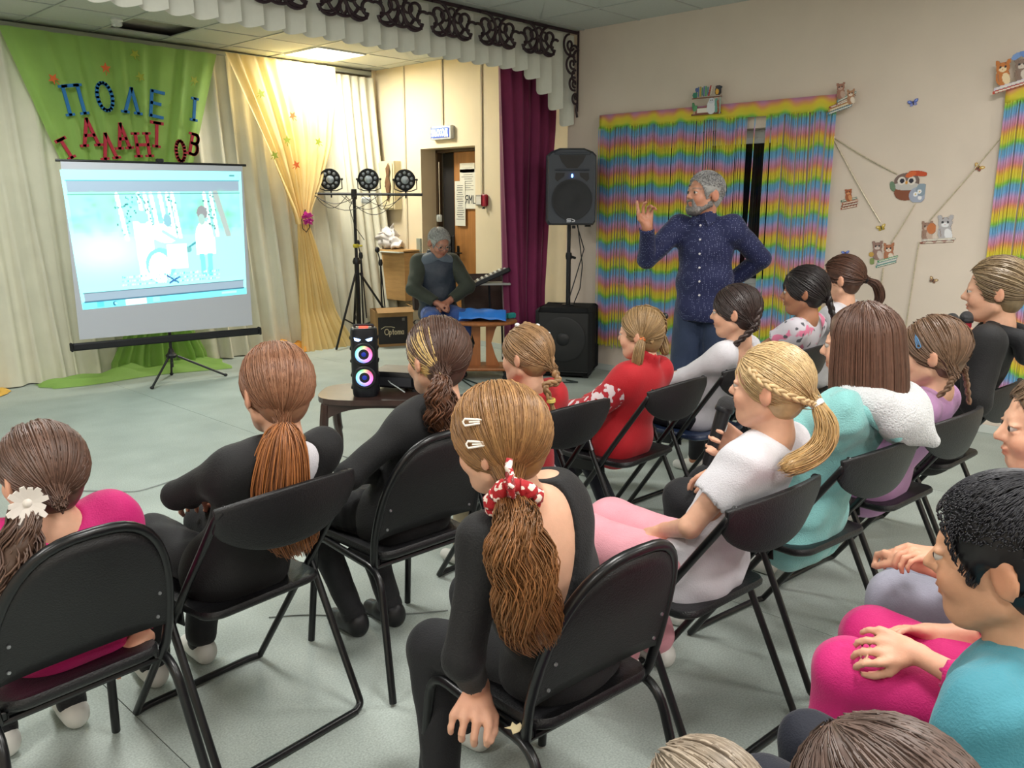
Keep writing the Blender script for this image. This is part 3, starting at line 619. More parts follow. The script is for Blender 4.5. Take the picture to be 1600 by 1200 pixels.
# shelf with a plastic bag
t = empty('plywood_shelf', (XD, 8.15, 1.02), 'plywood wall cabinet with a small shelf behind the microphone stands', 'shelf')
M_ply = mat('plywood', 'C89F68', .6, noise=.1, nscale=5, stretch=(1, 1, 8))
MB().box((-.13, 0, 0), (.26, .92, .02), bev=.003).build('top', M_ply, t); MB().box((-.12, .0, -.30), (.24, .88, .56), bev=.003).build('box', M_ply, t)
MB().box((-.29, -.25, -.015), (.08, .40, .012), bev=.003).build('ledge', mat('plastic_strip', 'D8DDD2', .4), t); MB().box((-.012, -.44, .06), (.02, .07, .16)).build('bracket', mat('galvanised', 'AAB5AE', .35, metal=.5), t)
g = MB(); r = np.random.default_rng(8); V = []
g.ell((0, 0, .11), (.11, .17, .12), n=22); g.ell((0, -.17, .06), (.06, .08, .06), n=14); g.ell((.0, -.12, .22), (.01, .05, .05), n=10)
for a in g.v: a += .022*np.sin(a[:, [1, 2, 0]]*55+1.3)+.013*np.sin(a[:, [2, 0, 1]]*90)
m_bag = mat('plastic_bag', 'D4CECB', .25, noise=.12, nscale=25)
t2 = tag(g.build('plastic_bag', m_bag, smooth=True, angle=180), 'crumpled white plastic bag lying on the plywood shelf', 'bag'); t2.location = (XD-.15, 8.13, 1.035)
# microphone stands
for (px, x_, y_, h_, lab) in ((571, 5.93, 8.03, 1.10, 'black microphone stand left of its neighbour behind the lamp tripod'), (588, 6.08, 7.86, 1.02, 'black microphone stand nearer the cardboard box')):
    t = empty('microphone_stand', (x_, y_, 0), lab, 'microphone stand')
    MB().tube([(0, 0, .02), (0, 0, h_-.12)], .009).build('pole', M_blk, t, True); MB().lathe([(.13, 0), (.13, .012), (.02, .025)], n=24).build('base', M_blk, t, True)
    MB().tube([(.03, -.03, .25), (.0, 0, h_-.12), (-.02, .02, h_)], .007).build('boom', M_blk, t, True); MB().lathe([(.02, -.03), (.026, 0), (.018, .04)], (0, 0, h_-.13), 12).build('clutch', M_blkp, t, True)
    MB().ell((-.025, .02, h_+.02), (.03, .025, .035)).build('clip', M_blkp, t, True)
# cardboard box
cx, cy = 5.93, 7.50; t = empty('cardboard_box', (cx, cy, 0), 'open brown cardboard box with a black printed front, on the floor behind the stage', 'box', rz=math.radians(-26))
M_card = mat('cardboard', 'A07E52', .8, noise=.06)
g = MB()
for (c_, d_) in (((0, -.15, .2), (.42, .006, .4)), ((0, .15, .2), (.42, .006, .4)), ((-.21, 0, .2), (.006, .3, .4)), ((.21, 0, .2), (.006, .3, .4)), ((0, 0, .005), (.42, .3, .01))): g.box(c_, d_)
g.build('carton', M_card, t)
R1 = np.array(Matrix.Rotation(math.radians(24), 3, 'X')); MB().box((0, -.20, .41), (.41, .11, .005), R=R1).build('flap', M_card, t); MB().box((.25, 0, .42), (.10, .29, .005), R=np.array(Matrix.Rotation(math.radians(20), 3, 'Y'))).build('flap', M_card, t)
MB().box((-.02, -.155, .18), (.33, .004, .30)).build('printed_panel', mat('print_black', '1D1B1B', .6), t)
g = MB(); xx = -.115
for ch, w_ in zip('Optoma', (.055, .034, .026, .036, .045, .036)): strokes(g, ch, (xx, -.158, .135), (1, 0, 0), (0, 0, 1), (0, -1, 0), w_*.85, .062, .009, .002); xx += w_*.98
g.tube([(-.155, -.1585, .20), (-.11, -.1585, .225), (-.04, -.1585, .222), (.0, -.1585, .21)], .004, 4); g.build('lettering', mat('print_beige', 'CFC3A4', .6), t)
MB().box((.10, -.1585, .30), (.03, .002, .03)).build('print_mark', mat('print_grey', '6E6A66', .6), t)
# papers on the door
def paper(px, py, w_, h_, lab, lines, x=XD+.205, rot=0, name='paper_sheet'):
    p = at(px, py, x=x); t = empty(name, p, lab, 'paper'); R = np.array(Matrix.Rotation(rot, 3, 'X'))
    MB().box((0, 0, 0), (.003, w_, h_), R=R).build('sheet', M_paper, t); g = MB()
    if lines:
        for k in range(lines): g.box(R@np.array([-.0022, random.uniform(-.01, .01), h_*.40-k*h_*.8/lines]), (.001, w_*random.uniform(.4, .8), h_*.012), R=R)
        g.build('printed_lines', M_ink, t)
    return t
paper(730, 262, .24, .10, 'small cream notice at the top of the brown door', 2); paper(731, 290, .26, .36, 'white printed sheet on the brown door under the small notice', 12)
paper(719, 318, .17, .50, 'long narrow white sheet taped lowest on the brown door', 16, x=XD+.198)
t = paper(736, 312, .21, .20, 'white sheet with large letters on the brown door', 0, x=XD+.203); g = MB()
for i, ch in enumerate('ЯМЦ'): strokes(g, ch, (-.003, .085-i*.062, -.04), (0, -1, 0), (0, 0, 1), (-1, 0, 0), .042, .085, .009, .001)
g.build('lettering', M_ink, t)

# ------------------------------------------------------------------ loudspeaker and subwoofer
sb = np.array([6.00, 4.98]); sr = math.radians(-60)       # front faces -x, a little towards the camera
t = empty('subwoofer', (sb[0], sb[1], 0), 'big black carpeted subwoofer box on the floor carrying the speaker pole', 'speaker', rz=sr)
M_carpet = mat('black_carpet', '121316', .9, bump=.4, bscale=300, noise=.15, nscale=200); M_grille = mat('grille', '0B0C0E', .55, bump=.2, bscale=400)
MB().box((0, 0, .33), (.52, .50, .62), bev=.03).build('cabinet', M_carpet, t, True)
MB().box((0, -.252, .33), (.46, .012, .54), bev=.02).build('grille', M_grille, t, True)
RY = np.array(Matrix.Rotation(PI/2, 3, 'X')); MB().lathe([(.20, 0), (.205, .006), (.19, .010), (.06, .004), (.05, .012), (.01, .014)], (0, -.258, .36), 32, RY).build('woofer', mat('woofer', '17181B', .5), t, True)
for q in (-.2, .2): MB().box((q, 0, .01), (.06, .40, .02), bev=.005).build('foot', M_blkp, t)
t = empty('speaker_pole', (sb[0], sb[1], .64), 'black speaker pole standing on the subwoofer', 'pole')
MB().lathe([(.06, 0), (.055, .01), (.02, .012)]).build('flange', M_blk, t, True); MB().tube([(0, 0, 0), (0, 0, .45)], .021, 12).build('outer_tube', M_blk, t, True)
MB().tube([(0, 0, .4), (0, 0, .86)], .016, 12).build('inner_tube', M_blk, t, True); MB().lathe([(.026, -.03), (.03, 0), (.026, .03)], (0, 0, .45), 12).tube([(0, 0, .45), (.06, -.03, .43)], .012).build('collar', M_blkp, t, True)
spz = 1.37; t = empty('loudspeaker', (sb[0], sb[1], spz), 'black plastic loudspeaker with a blue light, raised on the pole', 'speaker', rz=math.radians(-44))
M_abs = mat('speaker_abs', '3A404A', .5, bump=.15, bscale=250)
w2, hh, dp_ = .215, .66, .36
poly = [(-w2+.02, 0), (w2-.02, 0), (w2, .03), (w2, hh-.06), (w2-.03, hh-.03), (w2*.5, hh), (-w2*.5, hh), (-w2+.03, hh-.03), (-w2, hh-.06), (-w2, .03)]
g = MB(); P_ = np.array(poly); V = []; n_ = len(poly)
for (yy, s_) in ((-dp_/2, .95), (-dp_/2+.03, 1.0), (0, 1.0), (dp_/2, .68)):
    V += [((x)*s_, yy, hh/2+(z-hh/2)*(s_ if s_ > .9 else .86)) for x, z in poly]
F = [(k*n_+i, k*n_+(i+1) % n_, (k+1)*n_+(i+1) % n_, (k+1)*n_+i) for k in range(3) for i in range(n_)]+[tuple(range(n_-1, -1, -1)), tuple(range(3*n_, 4*n_))]
g.add(V, F); g.build('cabinet', M_abs, t, True, angle=30)
yf = -dp_/2-.001
MB().lathe([(.175, 0), (.178, .012), (.165, .014), (.15, .006), (.06, .008), (.04, .014), (.005, .016)], (0, yf, .22), 36, RY).build('woofer_grille', mat('speaker_grille', '1D2026', .5, bump=.3, bscale=500), t, True)
hn = MB(); hn.prism([(-.12, .60), (.12, .60), (.09, .54), (.045, .49), (-.045, .49), (-.09, .54)], (0, yf+.002, 0), (1, 0, 0), (0, 0, 1), (0, -.004, 0)); hn.build('horn', mat('horn_dark', '0D0E11', .5), t)
MB().box((0, yf-.006, .475), (.30, .02, .012), bev=.005).box((0, yf-.004, .615), (.32, .016, .02), bev=.006).build('horn_lip', M_abs, t)
for s_ in (-1, 1):
    g = MB(); g.prism([(s_*.145, .45), (s_*.15, .40), (s_*.13, .375), (s_*.07, .42), (s_*.065, .45)], (0, yf+.002, 0), (1, 0, 0), (0, 0, 1), (0, -.004, 0)); g.build('bass_port', mat('horn_dark', '0D0E11', .5), t)
MB().ell((0, yf-.004, .425), (.009, .006, .016)).build('power_light', mat('blue_led', '4A7CFF', .3, emit=14), t, True)
g = MB()
for (a, b_, c_, d_) in ((-.04, .055, -.005, .055), (-.04, .055, -.044, .042), (-.04, .042, -.008, .042), (-.008, .042, -.012, .03), (-.045, .03, -.012, .03), (.0, .055, .028, .042), (.0, .03, .024, .032), (.028, .042, .024, .03)):
    A_ = np.array([a, b_]); B_ = np.array([c_, d_]); u_ = (B_-A_)/np.linalg.norm(B_-A_); n2 = np.array([-u_[1], u_[0]])*.0035; g.prism([tuple(A_-n2), tuple(B_-n2), tuple(B_+n2), tuple(A_+n2)], (0, yf-.012, 0), (1, 0, 0), (0, 0, 1), (0, -.003, 0))
g.build('badge', mat('badge_white', 'D8DCE6', .4), t)
MB().tube([(.03, -.1, -.005), (.03, -.1, -.03)], .016).box((.16, -.06, -.008), (.05, .05, .016)).build('foot', M_blkp, t)
g = MB(); g.tube([(6.05, 4.93, 1.37), (6.12, 4.90, 1.15), (5.98, 4.88, .9), (5.90, 4.90, .68)], .005, 6); g.tube([(6.06, 4.93, 1.37), (6.10, 4.90, 1.0), (6.02, 4.86, .8), (5.93, 4.86, .66), (5.85, 4.9, .66)], .005, 6)
tag(g.build('speaker_cable', M_blkp, smooth=True), 'thin black cables dropping from the loudspeaker to the subwoofer', 'cable')

# ------------------------------------------------------------------ small wooden trolley with a blue bag, chair with the mixer
tx, ty = 5.33, 5.42; t = empty('wooden_trolley', (tx, ty, 0), 'small curved wooden trolley table on castors carrying the blue bag', 'table', rz=math.radians(-46))
M_beech = mat('beech', 'A8693C', .4, noise=.14, nscale=4, stretch=(8, 8, .8))
MB().lathe([(.30, .50), (.31, .51), (.31, .525), (.30, .53)], n=32).build('table_top', M_beech, t, True, angle=30).scale = (1, .72, 1)
MB().box((0, 0, .10), (.46, .36, .024), bev=.01).build('lower_shelf', M_beech, t)
for s_ in (-1, 1):
    g = MB(); g.prism([(s_*.025, .11), (s_*.15, .11), (s_*.11, .2), (s_*.075, .32), (s_*.11, .44), (s_*.14, .5), (s_*.025, .5), (s_*.025, .3)], (0, -.02, 0), (1, 0, 0), (0, 0, 1), (0, .03, 0)); g.build('side_panel', M_beech, t)
for i in (-1, 1):
    for j in (-1, 1): MB().lathe([(.02, -.014), (.025, 0), (.02, .014)], (i*.2, j*.15, .026), 14, RY).box((i*.2, j*.15, .065), (.03, .03, .05), bev=.006).build('castor', M_blkp, t)
g = MB(); g.grid(lambda u, v: ((u-.5)*.42*(1-.10*v*0), -.19+.33*v+.010*math.sin(5*u+2*v), .535+.10*math.sin(PI*min(1, v*.9+.08))*(1-.25*abs(2*u-1)**3)+.005*math.sin(17*u+8*v)+.006*math.sin(5*u-9*v)), 26, 14)
o = g.build('blue_bag', mat('blue_plastic', '2F7FE0', .35, noise=.10, nscale=14), smooth=True, angle=180); solid(o, .004); o.location = (tx, ty, 0); o.rotation_euler = (0, 0, math.radians(-46)); tag(o, 'bright blue plastic bag lying flat on the wooden trolley', 'bag')
t = empty('laptop', (tx-.20, ty+.16, .535), 'small silver electronic device beside the blue bag on the trolley', 'device', rz=math.radians(-46)); MB().box((0, 0, .008), (.16, .12, .016), bev=.004).build('body', mat('device_silver', '9B9FA4', .3, metal=.6), t); MB().box((0, 0, .0165), (.13, .09, .002)).build('screen', mat('device_screen', '20303A', .2), t)
tag(MB().box((0, 0, 0), (.10, .05, .05), bev=.01).build('teal_gadget', mat('teal_plastic', '35A0A0', .3)), 'tiny teal gadget right of the blue bag', 'device').location = (tx+.22, ty-.14, .56)
t = empty('upholstered_chair', (5.80, 5.83, 0), 'brown upholstered chair beside the plum curtain with the mixer on it', 'chair', rz=math.radians(-30))
M_upb = mat('brown_upholstery', '50443E', .85, sheen=.2, noise=.08)
MB().box((0, 0, .44), (.44, .42, .07), bev=.025).build('seat', M_upb, t, True); MB().box((0, .20, .68), (.44, .06, .40), bev=.025, R=np.array(Matrix.Rotation(math.radians(-10), 3, 'X'))).build('backrest', M_upb, t, True)
for i in (-1, 1):
    for j in (-1, 1): MB().tube([(i*.19, j*.17, .42), (i*.21, j*.20, .005)], .011).build('leg', M_blk, t, True)
t = empty('mixing_console', (5.66, 5.66, .88), 'tilted black keyboard-like mixing console resting on the brown chair', 'mixer', rz=math.radians(-40)); Rk = np.array(Matrix.Rotation(math.radians(-24), 3, 'Y')); Rk0 = Rk
MB().box((0, 0, 0), (.40, .22, .04), bev=.008, R=Rk).build('body', M_blkp, t); g = MB()
for i in range(8): g.box(Rk@np.array([-.16+i*.045, 0, .024]), (.02, .16, .008), R=Rk)
g.build('faders', mat('fader_white', 'CFCFCB', .4), t); MB().box((-.02, .0, -.06), (.42, .18, .02), bev=.004).build('lower_tray', mat('tray_grey', 'A0A09C', .4), t)
MB().tube([(0, .1, -.05), (.02, .15, -.43)], .012).build('support', M_blk, t)
# cables on the floor
def cable(pts, r_, m, lab, jit=.0, n=60, seed=0):
    P_ = np.array(pts, float); k = len(P_); ts = np.linspace(0, k-1, n); out = []
    for q_ in ts:
        i = int(min(max(math.floor(q_), 0), k-2)); f = q_-i; p0 = P_[max(i-1, 0)]; p1 = P_[i]; p2 = P_[i+1]; p3 = P_[min(i+2, k-1)]
        out.append(.5*((2*p1)+(-p0+p2)*f+(2*p0-5*p1+4*p2-p3)*f*f+(-p0+3*p1-3*p2+p3)*f**3))
    out = [(x, y, r_+.001) for x, y in np.array(out)[:, :2]]
    return tag(MB().tube(out, r_, 6).build('floor_cable', m, smooth=True), lab, 'cable')
M_cg = mat('cable_green_black', '1C2A28', .45); M_cw = mat('cable_grey', '9FA6A4', .45)
r = np.random.default_rng(2); pts = [(5.0, 5.1)]
for k in range(16): pts.append((4.95+.055*k+.06*math.cos(k*1.9), 4.98-.02*k+.09*math.sin(k*2.3)))
cable(pts, .006, M_cg, 'tangled dark cables on the floor in front of the wooden trolley', n=160)
pts = [tuple(at(px, py, z=0)[:2]) for px, py in ((742, 632), (775, 622), (805, 628), (760, 618), (720, 592), (760, 604), (800, 600), (835, 605), (800, 612), (850, 598))]
cable(pts, .006, M_cg, 'dark cable winding over the floor towards the subwoofer', n=120)
pts = [tuple(at(px, py, z=0)[:2]) for px, py in ((118, 768), (150, 768), (185, 769), (215, 768), (245, 760), (278, 749), (300, 744))]
cable(pts, .004, M_cw, 'thin pale cable crossing the floor left of the girl with the auburn ponytail', n=60)
pts = [tuple(at(px, py, z=0)[:2]) for px, py in ((498, 700), (515, 706), (545, 716), (575, 724))]
cable(pts, .003, M_cw, 'thin pale wire on the floor right of the auburn ponytail girl')
pts = [tuple(at(px, py, z=0)[:2]) for px, py in ((420, 966), (480, 962), (560, 964), (640, 960), (700, 955))]
cable(pts, .0025, mat('cable_dim', '7C8280', .5), 'very thin dark wire lying on the floor behind the front row')

# ------------------------------------------------------------------ old wooden chair used as a stand for the party speaker and the projector
tbl = empty('wooden_stool', (2.93, 3.80, 0), 'dark curved wooden stool-like table carrying the party speaker and projector', 'table', rz=math.radians(-46))
M_dkw = mat('dark_varnish', '3A2823', .3, noise=.25, nscale=5, stretch=(2, 6, 1), coat=.3)
zt_ = .50; poly = []
for k in range(28):
    a = 2*PI*k/28; c_, s_ = math.cos(a), math.sin(a); poly.append((.36*np.sign(c_)*abs(c_)**.6, .24*np.sign(s_)*abs(s_)**.6))
g = MB(); g.prism(poly, (0, 0, zt_-.03), (1, 0, 0), (0, 1, 0), (0, 0, .03)); g.build('table_top', M_dkw, tbl)
for (a, b_) in (((-.31, -.18), (.31, -.18)), ((-.31, .18), (.31, .18)), ((-.31, -.18), (-.31, .18)), ((.31, -.18), (.31, .18))):
    g = MB(); A_ = np.array((*a, 0.)); B_ = np.array((*b_, 0.)); u_ = (B_-A_)
    pl = [(q_, zt_-.03) for q_ in np.linspace(0, 1, 2)]+[(q_, zt_-.055-.075*abs(2*q_-1)**3) for q_ in np.linspace(1, 0, 14)]
    nrm = np.cross(u_, (0, 0, 1)); nrm = nrm/np.linalg.norm(nrm)*.02; g.prism(pl, A_-nrm/2, u_, (0, 0, 1), nrm); g.build('apron', M_dkw, tbl)
for i in (-1, 1):
    for j in (-1, 1): MB().tube(rnd([(i*.30, j*.175, zt_-.04), (i*.315, j*.185, .30), (i*.285, j*.17, .15), (i*.33, j*.20, .0)], .1), [.026]*7+[.018]*6+[.016], 8).build('leg', M_dkw, tbl, True)
# party speaker
pc = at(571, 622, z=zt_); pc = np.array([2.80, 3.79]); ps = empty('party_speaker', (pc[0], pc[1], zt_), 'tall black portable speaker with two rings of coloured light on the dark table', 'speaker', rz=math.radians(-40))
hS = .385; g = MB(); pl = []
for k in range(24):
    a = 2*PI*k/24; c_, s_ = math.cos(a), math.sin(a); pl.append((.075*np.sign(c_)*abs(c_)**.8, .07*np.sign(s_)*abs(s_)**.75))
V = []; 
for (z_, s_) in ((0, .88), (.012, .95), (.05, 1), (hS-.03, 1), (hS-.006, .96), (hS, .86)): V += [(x*s_, y*s_, z_) for x, y in pl]
F = [(k*24+i, k*24+(i+1) % 24, (k+1)*24+(i+1) % 24, (k+1)*24+i) for k in range(5) for i in range(24)]+[tuple(range(23, -1, -1)), tuple(range(120, 144))]
g.add(V, F); g.build('body', mat('party_black', '11141A', .35), ps, True, angle=35)
g = MB(); 
for z_ in (.05, .12, .2, .27, .33):
    for s_ in (-1, 1): g.box((s_*.074, 0, z_), (.01, .05, .02), bev=.004)
g.build('side_ribs', M_blkp, ps)
def ringcol(name, cz_, parent, yo=-.0735):
    n1, n2 = 48, 7; V = []; colr = []; base = [hx(c_) for c_ in ('FF4FA0', 'F02048', '30E060', '18D8C0', '18B0FF', '2888FF', 'B060FF')]
    for i in range(n1):
        a = 2*PI*i/n1
        for j in range(n2):
            q_ = j/(n2-1); rr = .017+.042*q_; V.append((rr*math.cos(a), yo-.010*(1-q_)*0-.006*math.sin(PI*q_), cz_+rr*math.sin(a)))
            f = (a/(2*PI)*7) % 7; k = int(f); c_ = base[k]*(1-(f-k))+base[(k+1) % 7]*(f-k); c_ = c_*q_**.45+np.array([1., .5, .8])*(1-q_**.45); colr.append(c_)
    F = [(i*n2+j, ((i+1) % n1)*n2+j, ((i+1) % n1)*n2+j+1, i*n2+j+1) for i in range(n1) for j in range(n2-1)]
    o = npmesh(name, np.array(V), np.array(F), mat('led_ring', 'FFFFFF', .3, attr=True, emit=1.15), parent, col=np.array(colr)); return o
for cz_ in (.115, .245):
    ringcol('light_ring', cz_, ps)
    MB().lathe([(.062, 0), (.064, .004), (.060, .008)], (0, -.070, cz_), 32, RY).build('ring_rim', M_blkp, ps, True)
    MB().lathe([(.016, 0), (.012, .006), (.003, .008)], (0, -.074, cz_), 20, RY).build('dome', mat('dome_blue', '1C2C90', .3, emit=.6), ps, True)
for s_ in (-1, 1):
    g = MB(); g.prism([(s_*.012, .327), (s_*.05, .338), (s_*.046, .322), (s_*.026, .316)], (0, -.0705, 0), (1, 0, 0), (0, 0, 1), (0, -.003, 0)); g.build('eye_light', mat('eye_blue', '9FC4FF', .3, emit=5), ps)
MB().box((.0, -.01, hS+.003), (.05, .02, .006), bev=.002).build('display', mat('red_led', 'FF3A2A', .3, emit=5), ps)
MB().tube(rnd([(-.05, .01, hS), (-.05, .01, hS+.012), (.05, .01, hS+.012), (.05, .01, hS)], .01), .007).build('carry_handle', M_blkp, ps, True)
# projector behind it
pj = empty('projector', (3.06, 3.80, zt_), 'black projector on the dark table right behind the party speaker', 'projector', rz=math.radians(-60))
MB().box((0, 0, .065), (.30, .24, .09), bev=.014).build('case', mat('projector_black', '17181C', .3), pj, True); MB().box((0, 0, .1115), (.27, .21, .004), bev=.001).build('top_panel', mat('projector_top', '6A655F', .35), pj)
RX = np.array(Matrix.Rotation(-PI/2, 3, 'X')); MB().lathe([(.035, 0), (.037, .02), (.028, .024), (.02, .012)], (-.07, .12, .07), 20, RX).build('lens', M_lens, pj, True)
for i in (-1, 1): MB().lathe([(.012, 0), (.012, .022)], (i*.11, -.08, 0), 10).build('foot', M_blkp, pj)
MB().lathe([(.012, 0), (.012, .022)], (0, .09, 0), 10).build('foot', M_blkp, pj)
g = MB(); g.box((0, -.122, .06), (.22, .003, .05)); g.build('port_panel', mat('port_panel', '24262C', .5), pj)
g = MB(); g.tube([(-.03, -.12, .065), (.0, -.16, .06), (.06, -.19, .04), (.10, -.20, .02)], .0035, 6); g.build('lead', M_cw, pj)
# ------------------------------------------------------------------ folding chairs
M_ct = mat('chair_tube', '0C0D10', .32, noise=.12, nscale=30, spec=.5); M_cv = mat('chair_vinyl', '0E0E11', .45, bump=.25, bscale=220, noise=.15, nscale=8)
M_rv = mat('rivet', 'B9BCC0', .3, metal=.9); M_cvb = mat('chair_vinyl_blue', '22304C', .3, bump=.15, bscale=200)
RYc = np.array(Matrix.Rotation(PI/2, 3, 'Y'))
def pan(w_f, w_r, y0, y1, z, th=.022, bow=.0, n=8):
    """rounded seat pan, wider in front"""
    pl = []
    for (cx_, cy_, a0) in ((1, 1, 0), (-1, 1, 90), (-1, -1, 180), (1, -1, 270)):
        w_ = (w_f if cy_ > 0 else w_r)/2; r_ = .055
        for k in range(6): a = math.radians(a0+18*k); pl.append((cx_*(w_-r_)+r_*math.cos(a), ((y1-r_) if cy_ > 0 else (y0+r_))+r_*math.sin(a)))
    g = MB(); V = []; rings = [(-th, .955), (-th*.6, 1.0), (-.004, 1.0), (.004, .975), (.004, .90), (-.004, .55)]; yc = (y0+y1)/2
    for (dz, s_) in rings: V += [(x*s_, yc+(y-yc)*s_, z+dz+.012*((y-yc)/(y1-y0)*2)**2*(1 if s_ > .6 else 0)) for x, y in pl]
    m_ = len(pl); F = [(k*m_+i, k*m_+(i+1) % m_, (k+1)*m_+(i+1) % m_, (k+1)*m_+i) for k in range(len(rings)-1) for i in range(m_)]
    F += [tuple(range(m_-1, -1, -1)), tuple(range((len(rings)-1)*m_, len(rings)*m_))]; g.add(V, F); return g
def chair_fold(vinyl=None):
    t = empty('folding_chair', (0, 0, 0)); R = .0115
    yt, zt_c = -.30, .80
    for s_ in (-1, 1):
        f = MB(); f.tube(rnd([(s_*.222, .235, .012), (s_*.222, -.15, .56), (s_*.220, yt-.005, .775), (s_*.19, yt-.01, .80)], .03), R, 10)
        f = f.build('front_frame', M_ct, t, True)
        MB().lathe([(.009, -.004), (.009, .004), (.004, .008)], (s_*.236, -.055, .43), 10, RYc*s_).build('rivet', M_rv, f)
        l_ = MB().tube(rnd([(s_*.240, -.03, .50), (s_*.243, -.275, .02), (s_*.21, -.285, .012)], .05), R, 10).build('rear_leg', M_ct, t, True)
        MB().tube([(s_*.240, -.035, .50), (s_*.232, -.01, .545)], [R, .006], 8).build('pivot', M_ct, l_, True)
        MB().box((s_*.208, .02, .415), (.006, .20, .045), bev=.002, R=np.array(Matrix.Rotation(math.radians(-6), 3, 'X'))).build('side_bracket', M_ct, t)
    MB().tube([(-.21, -.285, .013), (.21, -.285, .013)], R, 10).build('rear_rung', M_ct, t, True)
    MB().tube(rnd([(-.222, .235, .012), (-.18, .245, .012), (.18, .245, .012), (.222, .235, .012)], .02), R, 10).build('front_rung', M_ct, t, True)
    pan(.42, .39, -.19, .20, .445).build('seat', vinyl or M_cv, t, True, angle=50)
    g = MB()
    def fn(u, v):
        x = (-1+2*u); top = zt_c+.022*(1-x*x); bot = .738-.088*(1-abs(x)**2.4)**.8
        z = bot+(top-bot)*v; return (x*.224, yt+.0-.045*(1-x*x)+.28*(zt_c-z)*.62-.008*math.sin(PI*v), z)
    g.grid(fn, 22, 8); o = g.build('backrest', M_cv, t, True, angle=180); solid(o, .018)
    md = o.modifiers.new('bevel', 'BEVEL'); md.width = .005; md.segments = 2; md.limit_method = 'ANGLE'
    return t
def chair_round():
    t = empty('round_back_chair', (0, 0, 0)); R = .0125
    for s_ in (-1, 1):
        MB().tube(rnd([(s_*.215, .26, .01), (s_*.20, .215, .425), (s_*.20, -.17, .410), (s_*.235, -.27, .01)], .07), R, 10).build('leg_frame', M_ct, t, True)
        MB().box((s_*.185, -.06, .425), (.03, .16, .022), bev=.004).build('side_bracket', M_ct, t)
    MB().tube([(-.2, .18, .412), (.2, .18, .412)], .009).build('cross_bar', M_ct, t, True); MB().tube([(-.2, -.12, .405), (.2, -.12, .405)], .009).build('cross_bar', M_ct, t, True)
    pan(.40, .37, -.17, .215, .448, .026).build('seat', M_cv, t, True, angle=50)
    pts = []
    def hoop(a):      # rounded arch, leaning back
        x = .205*np.sign(math.cos(a))*abs(math.cos(a))**.75; h = .33*abs(math.sin(a))**.85; return x, h
    def lp(x, h): return (x, -.155-.30*max(0, h+.0)*.85-.03*(1-(x/.21)**2)*min(1, max(h, 0)*5), .515+h)
    pts = [(-.19, -.125, .41), (-.20, -.14, .45)]+[lp(*hoop(PI-PI*k/26)) for k in range(27)]+[(.20, -.14, .45), (.19, -.125, .41)]
    MB().tube(pts, R, 10).build('back_hoop', M_ct, t, True)
    g = MB()
    def fn(u, v):
        a = PI-PI*(.02+.96*u); x, h = hoop(a); hb = -.005+.012*math.sin(PI*u); return lp(x*.97, hb+(h*.96-hb)*v)
    g.grid(fn, 24, 8); o = g.build('backrest', M_cv, t, True, angle=180); solid(o, .014)
    for s_ in (-1, 1):
        for h in (.03, .10): q = lp(s_*.17, h); MB().lathe([(.005, 0), (.004, .003)], (q[0], q[1]-.010, q[2]), 8, RY).build('rivet', M_rv, t)
    return t
proto = {'f': chair_fold(), 'r': chair_round()}
fb = copy_tree(proto['f']);
for ch in fb.children:
    if ch.name.startswith('seat'): ch.data = ch.data.copy(); ch.data.materials[0] = M_cvb
proto['b'] = fb; used = set()
def chair(kind, x, y, rz, label):
    o = proto[kind]
    if kind in used: o = copy_tree(o)
    used.add(kind); o.location = (x, y, 0); o.rotation_euler = (0, 0, math.radians(rz))
    return tag(o, label, 'chair', 'black folding chairs of the audience')
chair('r', .62, 2.14, 3, 'round-backed black chair at the far left under the girl in magenta')
chair('f', 1.14, 2.24, 4, 'black folding chair with a curved band back under the girl with the auburn ponytail')
chair('r', 1.73, 2.18, -3, 'round-backed black chair under the girl with the blond front lock')
chair('f', 2.42, 2.28, -3, 'black folding chair behind the girl in the plain red T-shirt')
chair('f', 3.05, 2.22, 0, 'black folding chair behind the girl in the red patterned sweater')
chair('b', 3.66, 2.20, -4, 'folding chair with a blue seat under the girl in a white long-sleeved top')
c = chair('f', 4.30, 2.20, 0, 'black folding chair under the girl in the floral T-shirt')
c = chair('f', 4.85, 2.22, 0, 'black folding chair under the brown ponytail girl nearest the window wall')
chair('r', 1.41, 1.21, -6, 'round-backed black chair with a torn seat under the girl with the red patterned scrunchie')
chair('f', 2.07, 1.27, -5, 'black folding chair under the blonde girl holding a microphone')
chair('f', 2.70, 1.22, -8, 'black folding chair under the girl in the mint hoodie')
chair('f', 3.30, 1.18, -6, 'black folding chair under the girl in the lavender T-shirt')
chair('f', 3.98, 1.20, -4, 'black folding chair under the girl in the black hooded top')
chair('f', .80, .22, -4, 'black folding chair under the brown-haired child at the bottom edge')
chair('f', 1.36, .26, -4, 'black folding chair under the dark-haired boy in teal')
chair('f', 1.84, .26, -4, 'black folding chair under the child with magenta trousers')
chair('f', 2.36, .30, -6, 'black folding chair under the girl in grey trousers at the right edge')
# torn place on the seat of the second-row round-backed chair
g = MB(); g.prism([(-.02, -.01), (-.004, -.014), (.012, -.008), (.02, .006), (.008, .006), (.01, .02), (-.004, .012), (-.016, .018), (-.010, .004)], (0, 0, 0), (1, 0, 0), (0, 1, 0), (0, 0, .0015))
o = g.build('torn_patch', mat('foam', 'C8B890', .8)); p = at(806, 1138, z=.452); o.location = p; tag(o, 'small pale tear in the vinyl of the front round-backed seat', 'tear')
